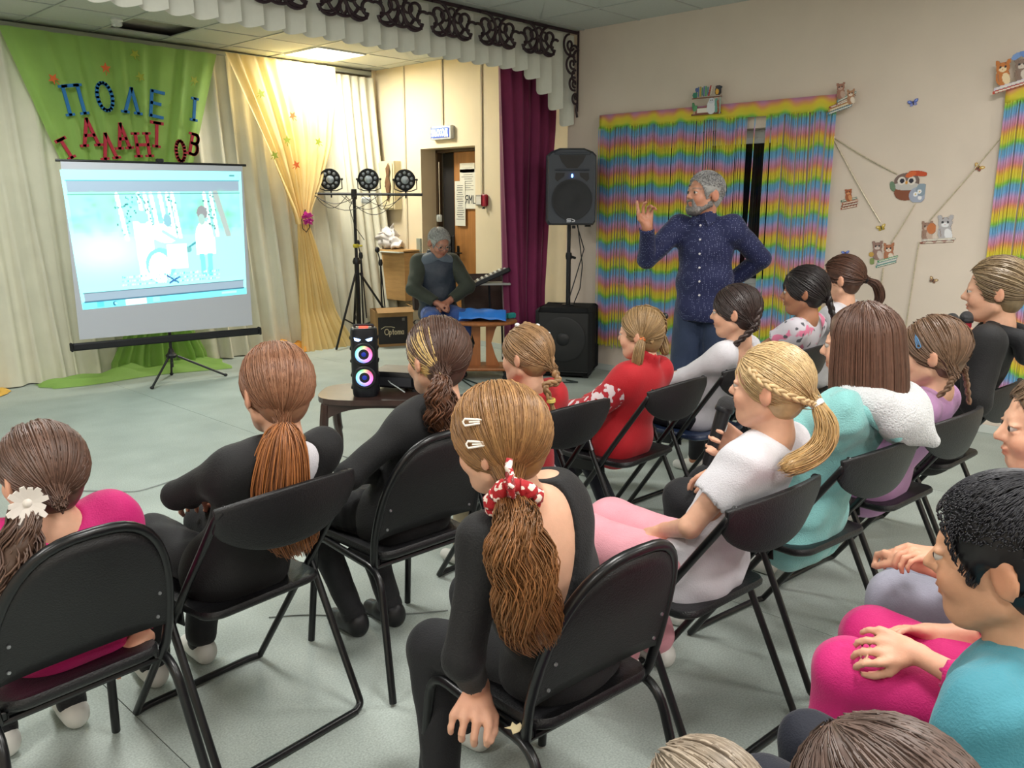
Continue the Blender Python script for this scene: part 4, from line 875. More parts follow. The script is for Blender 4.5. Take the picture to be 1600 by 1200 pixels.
# ------------------------------------------------------------------ people: smooth bodies from blended shapes
def qadd(a, *k): return np.asarray(a, float)+np.asarray(k, float)
def rcone(a, b, ra, rb, k=.02, sub=False): return ('c', np.asarray(a, float), np.asarray(b, float), ra, rb, k, sub)
def elli(c, r, R=None, k=.02, sub=False): return ('e', np.asarray(c, float), np.asarray(r, float), np.eye(3) if R is None else np.asarray(R), k, sub)
def surf(prims, vs, wob=0, wf=18, seed=0):
    """surface of a blend of round cones and ellipsoids (surface nets)"""
    lo = np.full(3, 1e9); hi = -lo
    bb = []
    for p in prims:
        if p[0] == 'c': a = np.minimum(p[1]-p[3], p[2]-p[4]); b = np.maximum(p[1]+p[3], p[2]+p[4]); k = p[5]
        else: e = np.abs(p[3])@p[2]; a, b = p[1]-e, p[1]+e; k = p[4]
        bb.append((a-k-2.5*vs, b+k+2.5*vs))
        if not p[-1]: lo = np.minimum(lo, a); hi = np.maximum(hi, b)
    lo -= 3*vs; hi += 3*vs; n = np.ceil((hi-lo)/vs).astype(int)+1
    D = np.full(n, .06, np.float32); ax = [lo[i]+np.arange(n[i])*vs for i in range(3)]
    for p, (a, b) in zip(prims, bb):
        i0 = np.maximum(0, np.floor((a-lo)/vs).astype(int)); i1 = np.minimum(n, np.ceil((b-lo)/vs).astype(int)+1)
        if (i1 <= i0).any(): continue
        X = ax[0][i0[0]:i1[0]].astype(np.float32)[:, None, None]; Y = ax[1][i0[1]:i1[1]].astype(np.float32)[None, :, None]; Z = ax[2][i0[2]:i1[2]].astype(np.float32)[None, None, :]
        if p[0] == 'c':
            _, A, B, ra, rb, k, sub = p; ba = B-A; l2 = float(ba@ba)+1e-12
            px, py, pz = X-A[0], Y-A[1], Z-A[2]; h = np.clip((px*ba[0]+py*ba[1]+pz*ba[2])/l2, 0, 1)
            d = np.sqrt((px-h*ba[0])**2+(py-h*ba[1])**2+(pz-h*ba[2])**2)-(ra+(rb-ra)*h)
        else:
            _, c, r_, R, k, sub = p; px, py, pz = X-c[0], Y-c[1], Z-c[2]
            q = [(px*R[0, i]+py*R[1, i]+pz*R[2, i])/r_[i] for i in range(3)]
            k0 = np.sqrt(q[0]**2+q[1]**2+q[2]**2); k1 = np.sqrt((q[0]/r_[0])**2+(q[1]/r_[1])**2+(q[2]/r_[2])**2)
            d = k0*(k0-1)/np.maximum(k1, 1e-6)
        sl = (slice(i0[0], i1[0]), slice(i0[1], i1[1]), slice(i0[2], i1[2])); E_ = D[sl]
        if sub:
            h = np.clip(.5-.5*(E_+d)/k, 0, 1); D[sl] = E_*(1-h)-d*h+k*h*(1-h)
        else:
            h = np.clip(.5+.5*(E_-d)/k, 0, 1); D[sl] = E_*(1-h)+d*h-k*h*(1-h)
    if wob:
        r = np.random.default_rng(seed); X, Y, Z = (ax[0].astype(np.float32)[:, None, None], ax[1].astype(np.float32)[None, :, None], ax[2].astype(np.float32)[None, None, :])
        W_ = 0
        for k in range(4):
            f = r.normal(size=3)*wf*(1+.5*k); f[2] *= .8; W_ = W_+np.sin(X*f[0]+Y*f[1]+Z*f[2]+r.uniform(0, 6)+1.3*np.sin(X*f[1]*.7-Z*f[0]*.6))/(1+.4*k)
        D = D+wob*.5*W_
    D[[0, -1]] = .05; D[:, [0, -1]] = .05; D[:, :, [0, -1]] = .05
    I = D < 0; c8 = [I[dx:n[0]-1+dx, dy:n[1]-1+dy, dz:n[2]-1+dz] for dx in (0, 1) for dy in (0, 1) for dz in (0, 1)]
    s = sum(c.astype(np.int8) for c in c8); M = (s > 0) & (s < 8); ci = np.argwhere(M)
    vid = np.full(M.shape, -1, np.int32); vid[M] = np.arange(len(ci))
    offs = np.array([(dx, dy, dz) for dx in (0, 1) for dy in (0, 1) for dz in (0, 1)])
    val = np.stack([D[ci[:, 0]+o[0], ci[:, 1]+o[1], ci[:, 2]+o[2]] for o in offs], 1)
    P = np.zeros((len(ci), 3)); cnt = np.zeros(len(ci))
    for i in range(8):
        for j in range(i+1, 8):
            if abs(offs[i]-offs[j]).sum() != 1: continue
            a, b = val[:, i], val[:, j]; m = (a < 0) != (b < 0); t_ = np.where(m, a/np.where(a == b, 1, a-b), 0)
            P += np.where(m[:, None], offs[i]+(offs[j]-offs[i])*t_[:, None], 0); cnt += m
    V = lo+(ci+P/cnt[:, None])*vs; F = []
    for axis in range(3):
        sl0 = [slice(None)]*3; sl1 = [slice(None)]*3; sl0[axis] = slice(0, -1); sl1[axis] = slice(1, None)
        a, b = I[tuple(sl0)], I[tuple(sl1)]; e = np.argwhere(a != b); e = e[(e > 0).all(1)]
        u, w = [(1, 2), (2, 0), (0, 1)][axis]; e = e[(e[:, u] < n[u]-1) & (e[:, w] < n[w]-1)]
        du = np.eye(3, dtype=int)[u]; dw = np.eye(3, dtype=int)[w]
        q = np.stack([vid[tuple((e-du-dw).T)], vid[tuple((e-dw).T)], vid[tuple(e.T)], vid[tuple((e-du).T)]], 1)
        fl_ = a[tuple(e.T)]; q[~fl_] = q[~fl_][:, ::-1]; F.append(q)
    F = np.vstack(F); F = F[(F >= 0).all(1)]; return V.astype(np.float32), F
def rotm(yaw, pitch=0, roll=0):
    """columns right, forward, up; yaw anticlockwise from +Y, pitch up, roll to the right"""
    return np.array(Matrix.Rotation(math.radians(yaw), 3, 'Z')@Matrix.Rotation(math.radians(pitch), 3, 'X')@Matrix.Rotation(math.radians(roll), 3, 'Y'))
def ik(a, b, l1, l2, hint):
    a, b = np.asarray(a, float), np.asarray(b, float); d = b-a; L_ = np.linalg.norm(d); u = d/L_; L2 = min(L_, (l1+l2)*.995)
    x = (l1*l1-l2*l2+L2*L2)/(2*L2); h = math.sqrt(max(0, l1*l1-x*x)); w = np.asarray(hint, float); w = w-u*(w@u); w /= np.linalg.norm(w)+1e-9
    return a+u*x+w*h, a+u*L2
def hand_prims(wr, fdir, palm, side, s, curl=.35, thumb=.9, pose=None):
    """wrist, direction of the fingers, palm normal (towards what is held), side +1 right / -1 left"""
    f = np.asarray(fdir, float); f /= np.linalg.norm(f); p = np.asarray(palm, float); p = p-f*(p@f); p /= np.linalg.norm(p); x = np.cross(f, p)*side   # towards the little finger side
    P = []; L_ = .145*s; pc = wr+f*L_*.26
    P.append(rcone(wr-f*.012*s, wr+f*L_*.1, .021*s, .022*s, .01))
    for q in (-.28, -.09, .10, .28): P.append(rcone(wr+f*L_*.10+x*q*L_*.45, wr+f*L_*.46+x*q*L_*.95-p*.002*s, .0145*s, .0095*s, .010))
    ln = (.44, .50, .46, .36)
    for i, q in enumerate((-.27, -.09, .09, .26)):
        a = wr+f*L_*.46+x*q*L_*.98; L1 = ln[i]*L_; c = curl if pose is None else pose[i]
        d_ = f*math.cos(c*.6)+p*math.sin(c*.6)+x*q*.25; b = a+d_*L1*.42; d2 = f*math.cos(c*1.7)+p*math.sin(c*1.7)+x*q*.12; c_ = b+d2*L1*.33; d3 = f*math.cos(c*2.6)+p*math.sin(c*2.6); e = c_+d3*L1*.25
        r0 = (.0085, .0088, .0084, .0074)[i]*s
        P += [rcone(a, b, r0*1.08, r0, .004), rcone(b, c_, r0, r0*.92, .002), rcone(c_, e, r0*.92, r0*.78, .002)]
    a = wr+f*L_*.14-x*L_*.13+p*.004*s; b = a+(f*.55-x*.62+p*.35*thumb)*L_*.30; c_ = b+(f*.80-x*.15+p*.55*thumb)*L_*.24; e = c_+(f*.85+p*.4*thumb+x*.1)*L_*.17
    P += [rcone(a, b, .013*s, .0105*s, .010), rcone(b, c_, .0102*s, .0092*s, .002), rcone(c_, e, .0092*s, .0072*s, .002)]
    return P
def bmat(name, col, **k): return mat(name, col, k.pop('rough', .75), bump=k.pop('bump', .25), bscale=k.pop('bscale', 250), sheen=k.pop('sheen', .15), noise=k.pop('noise', .06), nscale=k.pop('nscale', 12), **k)
def skinmat():
    m = mat('skin', 'FFFFFF', .5, attr=True, noise=.05, nscale=40, bump=.05, bscale=300); b = m.node_tree.nodes['Principled BSDF']
    b.inputs['Subsurface Weight'].default_value = .12; b.inputs['Subsurface Radius'].default_value = (1, .35, .2); b.inputs['Subsurface Scale'].default_value = .01; return m
M_skin = skinmat()
M_hair = mat('hair', 'FFFFFF', .42, attr=True, spec=.5, noise=.12, nscale=60)
M_eyew = mat('eye_white', 'BEB6AE', .25); M_iris = mat('iris', '2B2420', .15)
HC = np.array([0, -.012, .03]); HR = np.array([.075, .094, .086])
class Person:
    def __init__(s, label, head, hip, yaw=0, hyaw=None, hpitch=-4, hroll=0, hs=1.04, bs=1.0, skin='D9A88C', shup=0, hands=None, knees=None, feet=None, elbow=None,
                 vs=.0075, group='seated children of the audience', cat='person', stand=False, lean_=None, shw=.125, age='child', girth=1.0, base=None, handpose=None, barefoot=False, noleg=False):
        s.head = np.array(head, float); s.hip = np.array(hip, float); s.yaw = yaw; s.bs = bs; s.hs = hs; s.vs = vs; s.skin = hx(skin); s.girth = girth
        s.base = np.array(base if base is not None else (hip[0], hip[1], 0), float); s.root = empty('person', s.base, label, cat, group)
        s.Rb = rotm(yaw); s.Rh = rotm(hyaw if hyaw is not None else yaw, hpitch, hroll); B = s.Rb
        s.neck = s.head+s.Rh@(np.array([0, -.022, -.105])*hs)-np.array([0, 0, .025*bs]); up = s.neck-s.hip; s.tl = np.linalg.norm(up); s.tu = up/s.tl
        s.chest = s.hip+up*.68+B@np.array([0, -.012, 0]); sh = s.neck-s.tu*.045*bs+np.array([0, 0, shup]); s.shw = shw*bs
        s.sh = [sh-B[:, 0]*s.shw+B@np.array([0, 0, -.008]), sh+B[:, 0]*s.shw+B@np.array([0, 0, -.008])]
        if stand:
            s.hj = [s.hip+B@np.array([q*.085*bs, 0, -.05]) for q in (-1, 1)]
        else: s.hj = [s.hip+B@np.array([q*.075*bs, .03*bs, -.015]) for q in (-1, 1)]
        s.kn = [np.array(k, float) for k in knees] if knees is not None else [s.hip+B@np.array([q*.095*bs, .37*bs, -.015]) for q in (-1, 1)]
        s.an = [np.array(k, float) for k in feet] if feet is not None else [np.array([*(k+B@np.array([0, .03, 0]))[:2], .075]) for k in s.kn]
        hd = hands if hands is not None else [None, None]
        s.hd = [np.array(h, float) if h is not None else s.kn[i]*.62+s.hj[i]*.38+np.array([0, 0, .085*bs])+B@np.array([(.02 if i == 0 else -.02), 0, 0]) for i, h in enumerate(hd)]
        eh = elbow or [None, None]; s.el = [None, None]; l1, l2 = (.235*bs, .215*bs) if age == 'child' else (.30*bs, .27*bs)
        for i in (0, 1):
            q = (-1, 1)[i]; s.el[i], s.hd[i] = ik(s.sh[i], s.hd[i], l1, l2, eh[i] if eh[i] is not None else B@np.array([q*.6, -.8, -.5]))
        s.ar = (.036, .030, .021) if age == 'child' else (.052, .043, .030)
        s.ar = tuple(a*bs*girth**.5 for a in s.ar); s.lr = (.066, .052, .032) if age == 'child' else (.102, .076, .054); s.lr = tuple(a*bs for a in s.lr)
        s.hpose = handpose or [{}, {}]; s.age = age; s.stand = stand; s.barefoot = barefoot
    def torso(s, f=0.0, lo=0.0):
        B, b, g = s.Rb, s.bs, s.girth; T = np.stack([B[:, 0], np.cross(s.tu, B[:, 0]), s.tu], 1); ad = s.age != 'child'
        w = (.155, .105) if ad else (.122, .082)
        P = [elli(s.hip, ((w[0]*1.02)*b+f, (w[1]*1.12)*b*g+f, .095*b+f), T, .04), elli(s.hip+s.tu*s.tl*.30+T[:, 1]*(.02 if ad and g > 1 else 0), (w[0]*.92*b*g+f, w[1]*b*g*1.0+f, .13*b+f), T, .05),
             elli(s.hip+s.tu*s.tl*.63, (w[0]*1.02*b+f, w[1]*1.02*b*g+f, .15*b*(s.tl/.42)+f), T, .05), rcone(s.sh[0], s.sh[1], .042*b+f*.9, .042*b+f*.9, .05),
             rcone(s.sh[0]-s.tu*.05*b, s.sh[1]-s.tu*.05*b, .05*b+f*.9, .05*b+f*.9, .04)]
        return P
    def pt(s, v): return s.head+s.Rh@(np.asarray(v, float)*s.hs)
    def headp(s, rich=True):
        h = s.hs; A = lambda v: s.pt(v); R = s.Rh; ad = s.age != 'child'
        P = [elli(A(HC), HR*h, R, .01), elli(A((0, .028, -.022)), np.array((.060, .062, .078))*h, R, .02), rcone(A((-.012, .058, -.083)), A((.012, .058, -.083)), .024*h, .024*h, .028),
             rcone(A((-.050, .0, -.055)), A((-.022, .045, -.082)), .020*h, .018*h, .03), rcone(A((.050, .0, -.055)), A((.022, .045, -.082)), .020*h, .018*h, .03),
             elli(A((-.036, .062, -.03)), np.array((.022, .022, .024))*h, R, .02), elli(A((.036, .062, -.03)), np.array((.022, .022, .024))*h, R, .02)]
        P += [elli(A((-.031, .094, .006)), np.array((.019, .015, .011))*h, R, .012, True), elli(A((.031, .094, .006)), np.array((.019, .015, .011))*h, R, .012, True)]
        P += [rcone(A((0, .084, .012)), A((0, .104, -.020)), .0075*h, .0105*h, .010), rcone(A((-.009, .092, -.026)), A((.009, .092, -.026)), .0075*h, .0075*h, .006),
              rcone(A((-.026, .080, .026)), A((.026, .080, .026)), (.010 if ad else .006)*h, (.010 if ad else .006)*h, .016)]
        P += [elli(A((0, .087, -.048)), np.array((.021, .010, .0055))*h, R, .004), elli(A((0, .085, -.060)), np.array((.018, .010, .006))*h, R, .004)]
        P += [elli(A((q*.031, .0765, .0125)), np.array((.0165, .0155, .0065))*h, R, .004) for q in (-1, 1)]+[elli(A((q*.031, .0755, -.003)), np.array((.0155, .0145, .005))*h, R, .005) for q in (-1, 1)]
        e = 1.0 if not ad else 1.1
        for q in (-1, 1):
            Re = R@np.array(Matrix.Rotation(math.radians(q*24), 3, 'Z')@Matrix.Rotation(math.radians(-10), 3, 'X'))
            P += [elli(A((q*.081, -.012, -.004)), np.array((.0085, .021*e, .032*e))*h, Re, .006), elli(A((q*.091, -.004, .002)), np.array((.006, .012, .019))*h, Re, .004, True)]
        P += [rcone(A((0, -.022, -.06)), s.neck, .043*h if not ad else .055*h, .046*s.bs*(1.25 if ad else 1), .02), rcone(s.neck, s.neck-s.tu*.05*s.bs, .046*s.bs, .05*s.bs, .03)]
        return P
    def body(s, extra=()):
        P = s.torso()+s.headp()
        for i in (0, 1):
            a = s.ar; P += [rcone(s.sh[i], s.el[i], a[0]*1.1, a[1], .03), rcone(s.el[i], s.hd[i], a[1], a[2], .012)]
            hp = dict(s.hpose[i]); fd = hp.pop('f', None); pl = hp.pop('p', None)
            fd = (s.hd[i]-s.el[i]) if fd is None else np.array(fd, float); pl = np.array([0, 0, -1.]) if pl is None else np.array(pl, float)
            P += hand_prims(s.hd[i], fd, pl, (-1, 1)[i], s.bs*(1.0 if s.age == 'child' else 1.22), **hp)
            l = s.lr; P += [rcone(s.hj[i], s.kn[i], l[0], l[1], .03), rcone(s.kn[i], s.an[i], l[1]*.98, l[2], .02)]
            fw_ = s.Rb@np.array([0, 1, 0.]); P.append(rcone(s.an[i]-fw_*.02+(0, 0, -.03*s.bs), s.an[i]+fw_*.10*s.bs+(0, 0, -.045*s.bs), .03*s.bs, .022*s.bs, .03))
        V, F = surf(P+list(extra), s.vs); col = np.tile(s.skin, (len(V), 1))
        L_ = (V-s.head)@s.Rh/s.hs     # head coordinates
        def blend(c, w): nonlocal col; col = col*(1-w[:, None])+np.asarray(c)*w[:, None]
        ck = np.exp(-((np.abs(L_[:, 0])-.038)/.02)**2-((L_[:, 1]-.07)/.04)**2-((L_[:, 2]+.03)/.02)**2); blend(s.skin*np.array([1.05, .72, .68]), ck*.45)
        lp = np.exp(-(L_[:, 0]/.022)**4-((L_[:, 2]+.054)/.0095)**4)*(L_[:, 1] > .07); blend(s.skin*np.array([.80, .42, .40]), lp*.75)
        ea = np.exp(-((np.abs(L_[:, 0])-.085)/.015)**2-((L_[:, 1]+.01)/.03)**2-(L_[:, 2]/.035)**2); blend(s.skin*np.array([1.0, .68, .6]), ea*.5)
        if getattr(s, 'brow', None) is not None:
            bw = np.exp(-((np.abs(L_[:, 0])-.033)/.021)**4-((L_[:, 2]-.026+.08*(np.abs(L_[:, 0])-.03)**2*100*.3)/.0045)**4)*(L_[:, 1] > .05); blend(s.brow, bw*.8)
        for i in (0, 1):
            d_ = np.linalg.norm(V-(s.hd[i]), axis=1); blend(s.skin*np.array([1.02, .82, .78]), np.clip(1-d_/.14, 0, 1)*.5)
        V0 = V; Fs = [F]; mi = [np.zeros(len(F), int)]; cols = [col]; nV = len(V)
        for q in (-1, 1):
            e = MB(); e.ell((0, 0, 0), (1, 1, 1), n=12, R=np.array(Matrix.Rotation(-PI/2, 3, 'X'))); ev = np.vstack(e.v); ef = [f for f in e.f if len(f) == 4]
            ly = ev[:, 1]; c_ = s.pt((q*.0305, .0795, .005)); w = c_+(ev*.0118*s.hs)@s.Rh.T
            V0 = np.vstack([V0, w]); ef = np.array(ef); iris = (ly[ef].mean(1) > .70); mi.append(np.where(iris, 2, 1)); Fs.append(ef+nV); cols.append(np.ones((len(w), 3))); nV += len(w)
        o = npmesh('body', V0-s.base, [np.vstack(Fs)], None, s.root, col=np.vstack(cols), mats=[M_skin, M_eyew, M_iris], midx=np.concatenate(mi)); return o
    def garment(s, name, prims, m, vs=None, wob=.003, wf=22, seed=1, label=None):
        V, F = surf(prims, vs or s.vs*1.1, wob, wf, seed); o = npmesh(name, V-s.base, [F], m, s.root)
        if label: o['label'] = label
        return o
    def shirt(s, m, sleeve='long', f=.012, scoop=0, name='shirt', hem=.0, loose=.0, wob=.004, collar=False, extra=(), seed=1, front=0):
        P = s.torso(f+loose*.4); b = s.bs; dn = np.array([0, 0, -1.])
        if hem: P.append(rcone(s.hip+s.Rb@np.array([-.05*b, 0, -.02]), s.hip+s.Rb@np.array([.05*b, 0, -.02]), .095*b*s.girth+f, .095*b*s.girth+f, .03)); P.append(rcone(s.hip+s.Rb@np.array([-.05*b, .02, -hem]), s.hip+s.Rb@np.array([.05*b, .02, -hem]), .10*b*s.girth+f, .10*b*s.girth+f, .03))
        for i in (0, 1):
            S0, E, H_ = s.sh[i], s.el[i], s.hd[i]; r = s.ar; g = f+loose*.5
            if sleeve == 'long':
                W_ = E+(H_-E)*.90; P += [rcone(S0, E, r[0]*1.12+g, r[1]+g, .035), rcone(E, W_, r[1]+g, r[2]+g*.9, .012)]
                P.append(rcone(W_+(H_-E)*.075, H_+(H_-E)*.4, r[2]+g*.9, r[2]+g*2.2, .002, True))
            elif sleeve == 'three':
                W_ = E+(H_-E)*.62; P += [rcone(S0, E, r[0]*1.12+g, r[1]+g, .035), rcone(E, W_, r[1]+g, r[2]+g*1.2, .012), rcone(W_+(H_-E)*.06, H_+(H_-E)*.4, r[2]+g*1.4, r[2]+g*2.2, .002, True)]
            elif sleeve == 'short':
                u = (E-S0); M_e = S0+u*.50; P += [rcone(S0, M_e, r[0]*1.15+g*1.1, r[0]+g*1.8, .035), rcone(M_e+u*.18, E+u*.6, r[0]+g*1.9, r[0]+g*4.5, .003, True)]
        P += list(extra)
        if collar: P.append(rcone(s.neck-s.tu*.01, s.neck+s.tu*.035*b, .055*b*(1.2 if s.age != 'child' else 1)+f*.3, .050*b*(1.2 if s.age != 'child' else 1)+f*.3, .015))
        # neck opening
        n0 = s.neck+s.Rb@np.array([0, front, 0]); P.append(elli(n0+s.tu*.075*b, (.062*b, .062*b, .085*b), None, .006, True) if not collar else rcone(s.neck+s.tu*.05*b, s.neck+s.tu*.15*b, .046*b*(1.2 if s.age != 'child' else 1), .06*b, .003, True))
        if scoop:
            T = np.stack([s.Rb[:, 0], np.cross(s.tu, s.Rb[:, 0]), s.tu], 1); P.append(elli(s.neck-s.Rb[:, 1]*.085*b-s.tu*(.01-scoop*.1), (.098*b*(.9+scoop*.2), .078*b, (.07+scoop*.55)*b), T, .004, True))
        return s.garment(name, P, m, wob=wob, seed=seed)
    def pants(s, m, f=.010, name='trousers', ankle=1.0, wide=.0, wob=.004, seed=2):
        P = s.torso(f*.35)[:2]
        for i in (0, 1):
            l = s.lr; A = s.kn[i]+(s.an[i]-s.kn[i])*.93*ankle; P += [rcone(s.hj[i], s.kn[i], l[0]+f*.5, l[1]+f+wide, .03), rcone(s.kn[i], A, l[1]+f+wide, l[2]+f+wide, .02)]
        return s.garment(name, P, m, wob=wob, seed=seed)
    def skirt(s, m, f=.015, seed=3):
        P = s.torso(f*.35)[:2]; b = s.bs
        for q in (.25, .6, .95): P.append(rcone(s.hj[0]+(s.kn[0]-s.hj[0])*q, s.hj[1]+(s.kn[1]-s.hj[1])*q, .085*b-.02*q, .085*b-.02*q, .05))
        return s.garment('skirt', P, m, wob=.006, seed=seed)
    def shoes(s, m, sock=None, sole=None):
        fw_ = s.Rb@np.array([0, 1, 0.]); b = s.bs
        for i in (0, 1):
            a = s.an[i]; fl_ = a[2]-.075*b if not s.stand else 0
            P = [rcone(a-fw_*.025+(0, 0, -.040*b), a+fw_*.115*b+(0, 0, -.048*b), .036*b, .028*b, .03), rcone(a-fw_*.02*b+(0, 0, -.02), a+fw_*.04*b+(0, 0, -.03*b), .036*b, .032*b, .02), elli(a+(0, 0, .07*b), (.032*b, .034*b, .045*b), None, .01, True)]
            o = s.garment('shoe', P, m, vs=s.vs, wob=0)
            if sock: s.garment('sock', [rcone(a+(s.kn[i]-a)*.25, a, s.lr[2]+.004, s.lr[2]+.006, .01), rcone(a, a+fw_*.05+(0, 0, -.03), s.lr[2]+.005, .03*b, .02)], sock, wob=.001)
    # ---------------- hair
    def tubes(s, name, paths, rad, m, cols, sides=3, parent=None):
        P = np.asarray(paths, float); N_, K, _ = P.shape; T = np.zeros_like(P); T[:, 1:-1] = P[:, 2:]-P[:, :-2]; T[:, 0] = P[:, 1]-P[:, 0]; T[:, -1] = P[:, -1]-P[:, -2]
        T /= np.linalg.norm(T, axis=2, keepdims=True)+1e-9; ref = P-s.head; u = np.cross(T, ref); u /= np.linalg.norm(u, axis=2, keepdims=True)+1e-9; w = np.cross(T, u)
        R_ = np.broadcast_to(np.asarray(rad, float), (N_, K)) if np.ndim(rad) != 2 else rad; V = []
        for j in range(sides): a = 2*PI*j/sides; V.append(P+R_[..., None]*(u*math.cos(a)+w*math.sin(a)))
        V = np.stack(V, 2); idx = np.arange(N_*K*sides).reshape(N_, K, sides)
        F = np.concatenate([np.stack([idx[:, :-1, j], idx[:, :-1, (j+1) % sides], idx[:, 1:, (j+1) % sides], idx[:, 1:, j]], -1).reshape(-1, 4) for j in range(sides)])
        c = np.broadcast_to(np.asarray(cols)[:, None, None, :] if np.asarray(cols).ndim == 2 else cols[:, :, None, :], (N_, K, sides, 3)).reshape(-1, 3)
        return V.reshape(-1, 3)-s.base, F, c
    def scalp_dirs(s, n, r, cond=None, low=-.90):
        d = r.normal(size=(n*5, 3)); d /= np.linalg.norm(d, axis=1)[:, None]; p_ = HC+d*(HR+.010); e = lambda c, r_: (((p_-np.array(c))/np.array(r_))**2).sum(1)
        ok = (e((0, .118, -.045), (.114, .094, .126)) > 1) & (e((.09, .01, -.03), (.03, .030, .045)) > 1) & (e((-.09, .01, -.03), (.03, .030, .045)) > 1) & (d[:, 2] > low)
        if cond is not None: ok &= cond(d)
        return d[ok][:n]
    def shell(s, t=.010, cols=None, low=True, extra=(), cutface=True, vs=None):
        h = s.hs; P = [elli(s.pt(HC), (HR+t)*h, s.Rh, .01)]
        if low: P.append(elli(s.pt((0, -.040, -.030)), np.array((.056+t*.3, .045+t*.6, .056))*h, s.Rh, .03))
        P += list(extra)
        if cutface: P += [elli(s.pt((0, .118, -.045)), np.array((.118, .098, .130))*h, s.Rh, .006, True), elli(s.pt((-.09, .01, -.03)), np.array((.03, .030, .045))*h, s.Rh, .006, True), elli(s.pt((.09, .01, -.03)), np.array((.03, .030, .045))*h, s.Rh, .006, True)]
        return surf(P, vs or s.vs, .0012, 60, 5)
    def hair(s, style, col, n=700, tie=(0, -.115, -.03), tail=None, tailr=.03, taper=1.3, tailn=260, wave=.0, t=.012, col2=None, part=0, seed=1, length=.2, strand=.0016, fly=14, m=None, braids=(), root=None, frontlock=None, tailcol=None):
        r = np.random.default_rng(seed); c0 = hx(col); c2 = hx(col2) if col2 else c0*.62; VV = []; FF = []; CC = []; nv = 0
        def addm(V, F, c):
            nonlocal nv; VV.append(np.asarray(V)); FF.append(np.asarray(F)+nv); CC.append(np.broadcast_to(c, (len(V), 3))); nv += len(V)
        def shade(k, base=None): b_ = c0 if base is None else base; x = r.uniform(0, 1, (k, 1)); return (b_*(1-x)+c2*x)*r.uniform(.85, 1.2, (k, 1))
        def srf(d, tt): return HC+d*(HR+tt)
        def world(P): return s.head+(P*s.hs)@s.Rh.T
        if style in ('tail', 'tails', 'bun'):
            V, F = s.shell(t-.0045); addm(V-s.base, F, c0*.82)
            ties = [np.array(q, float) for q in (tie if style == 'tails' else [tie])]
            d = s.scalp_dirs(n, r); K = 9; P = []
            for ti in ties:
                td = (ti-HC)/(HR+t); td /= np.linalg.norm(td)
                mine = d if len(ties) == 1 else d[(d[:, 0]*np.sign(ti[0]) >= -.02)]
                ang = np.arccos(np.clip(mine@td, -1, 1))[:, None]
                for q in np.linspace(0, 1, K): 
                    sn = np.sin(ang)+1e-6; dd = (np.sin((1-q)*ang)*mine+np.sin(q*ang)*td)/sn; P.append((ti, q, dd, mine))
                Q = np.stack([HC+P[k][2]*(HR+t*(.74+.30*math.sin(PI*min(1, .10+.6*k/K)))) for k in range(len(P)-K, len(P))], 1)
                Q = Q+r.normal(size=(Q.shape[0], 1, 3))*.0012; Q[:, -1] = ti+r.normal(size=(len(Q), 3))*.006
                sc = shade(len(Q))
                if frontlock is not None:
                    fm = frontlock[0](mine); sc[fm] = hx(frontlock[1])*r.uniform(.85, 1.15, (fm.sum(), 1))
                rad = np.tile(np.array([.6]+[1]*(K-2)+[.7])*strand*1.5*s.hs, (len(Q), 1)); addm(*s.tubes('', world(Q), rad, None, sc))
        if style == 'bob':
            # strands fall from the parting over the crown to a blunt hem
            d = s.scalp_dirs(n, r, low=-.35); K = 14; hem = -length; P = np.zeros((len(d), K, 3)); dn = np.array([0, 0, -1.])
            az = np.arctan2(d[:, 0], -d[:, 1]); az = np.sign(az)*np.minimum(abs(az), 2.25)+0
            el0 = np.arcsin(d[:, 2]); hm = hem+.012*np.cos(az)*0+r.normal(size=len(d))*.004
            for k in range(K):
                q = k/(K-1); z = (HC[2]+(HR[2]+t)*np.sin(el0))*(1-q)+hm*q
                zz = np.clip((z-HC[2])/(HR[2]+t), -1, 1); rr = np.where(zz > 0, np.sqrt(1-zz**2), 1.0+.06*np.clip(-zz, 0, 1))
                vol = 1+.05*q; P[:, k, 0] = HC[0]+np.sin(az)*(HR[0]+t*1.3)*rr*vol; P[:, k, 1] = HC[1]-np.cos(az)*(HR[1]+t)*rr*vol; P[:, k, 2] = z
            P += r.normal(size=(len(d), 1, 3))*.002; P[:, -1, :2] *= .97
            rad = np.tile(np.array([.7]+[1]*(K-2)+[.8])*strand*2.0*s.hs, (len(d), 1)); addm(*s.tubes('', world(P), rad, None, shade(len(d))))
            h = s.hs; PR = [elli(s.pt(HC), (HR+t-.003)*h, s.Rh, .01)]
            for az_ in np.linspace(-2.0, 2.0, 9): a = np.array([math.sin(az_)*(HR[0]+t-.014), HC[1]-math.cos(az_)*(HR[1]+t-.016), .02]); b_ = a.copy(); b_[2] = hem+.012; b_[:2] *= 1.04; PR.append(rcone(s.pt(a), s.pt(b_), .016*h, .014*h, .02))
            PR += [elli(s.pt((0, .115, -.045)), np.array((.074, .098, .130))*h, s.Rh, .006, True)]
            V, F = surf(PR, s.vs); addm(V-s.base, F, c0*.7)
        if style == 'short':
            V, F = s.shell(t*.7); addm(V-s.base, F, c0*.8)
            d = s.scalp_dirs(n, r, low=-.62, cond=lambda d: ~((abs(d[:, 0]) > .80) & (d[:, 1] > -.25) & (d[:, 2] < .12))); crown = np.array([.1, -.52, .85]); tg = d-crown*(d@crown)[:, None]; tg /= np.linalg.norm(tg, axis=1)[:, None]+1e-6; K = 4; tg = tg+r.normal(size=tg.shape)*.07
            P = np.stack([HC+(d+tg*length*q/np.mean(HR))/np.linalg.norm(d+tg*length*q/np.mean(HR), axis=1)[:, None]*(HR+t*(.78+.30*math.sin(PI*min(.75, q*.8+.1)))) for q in np.linspace(0, 1, K)], 1)
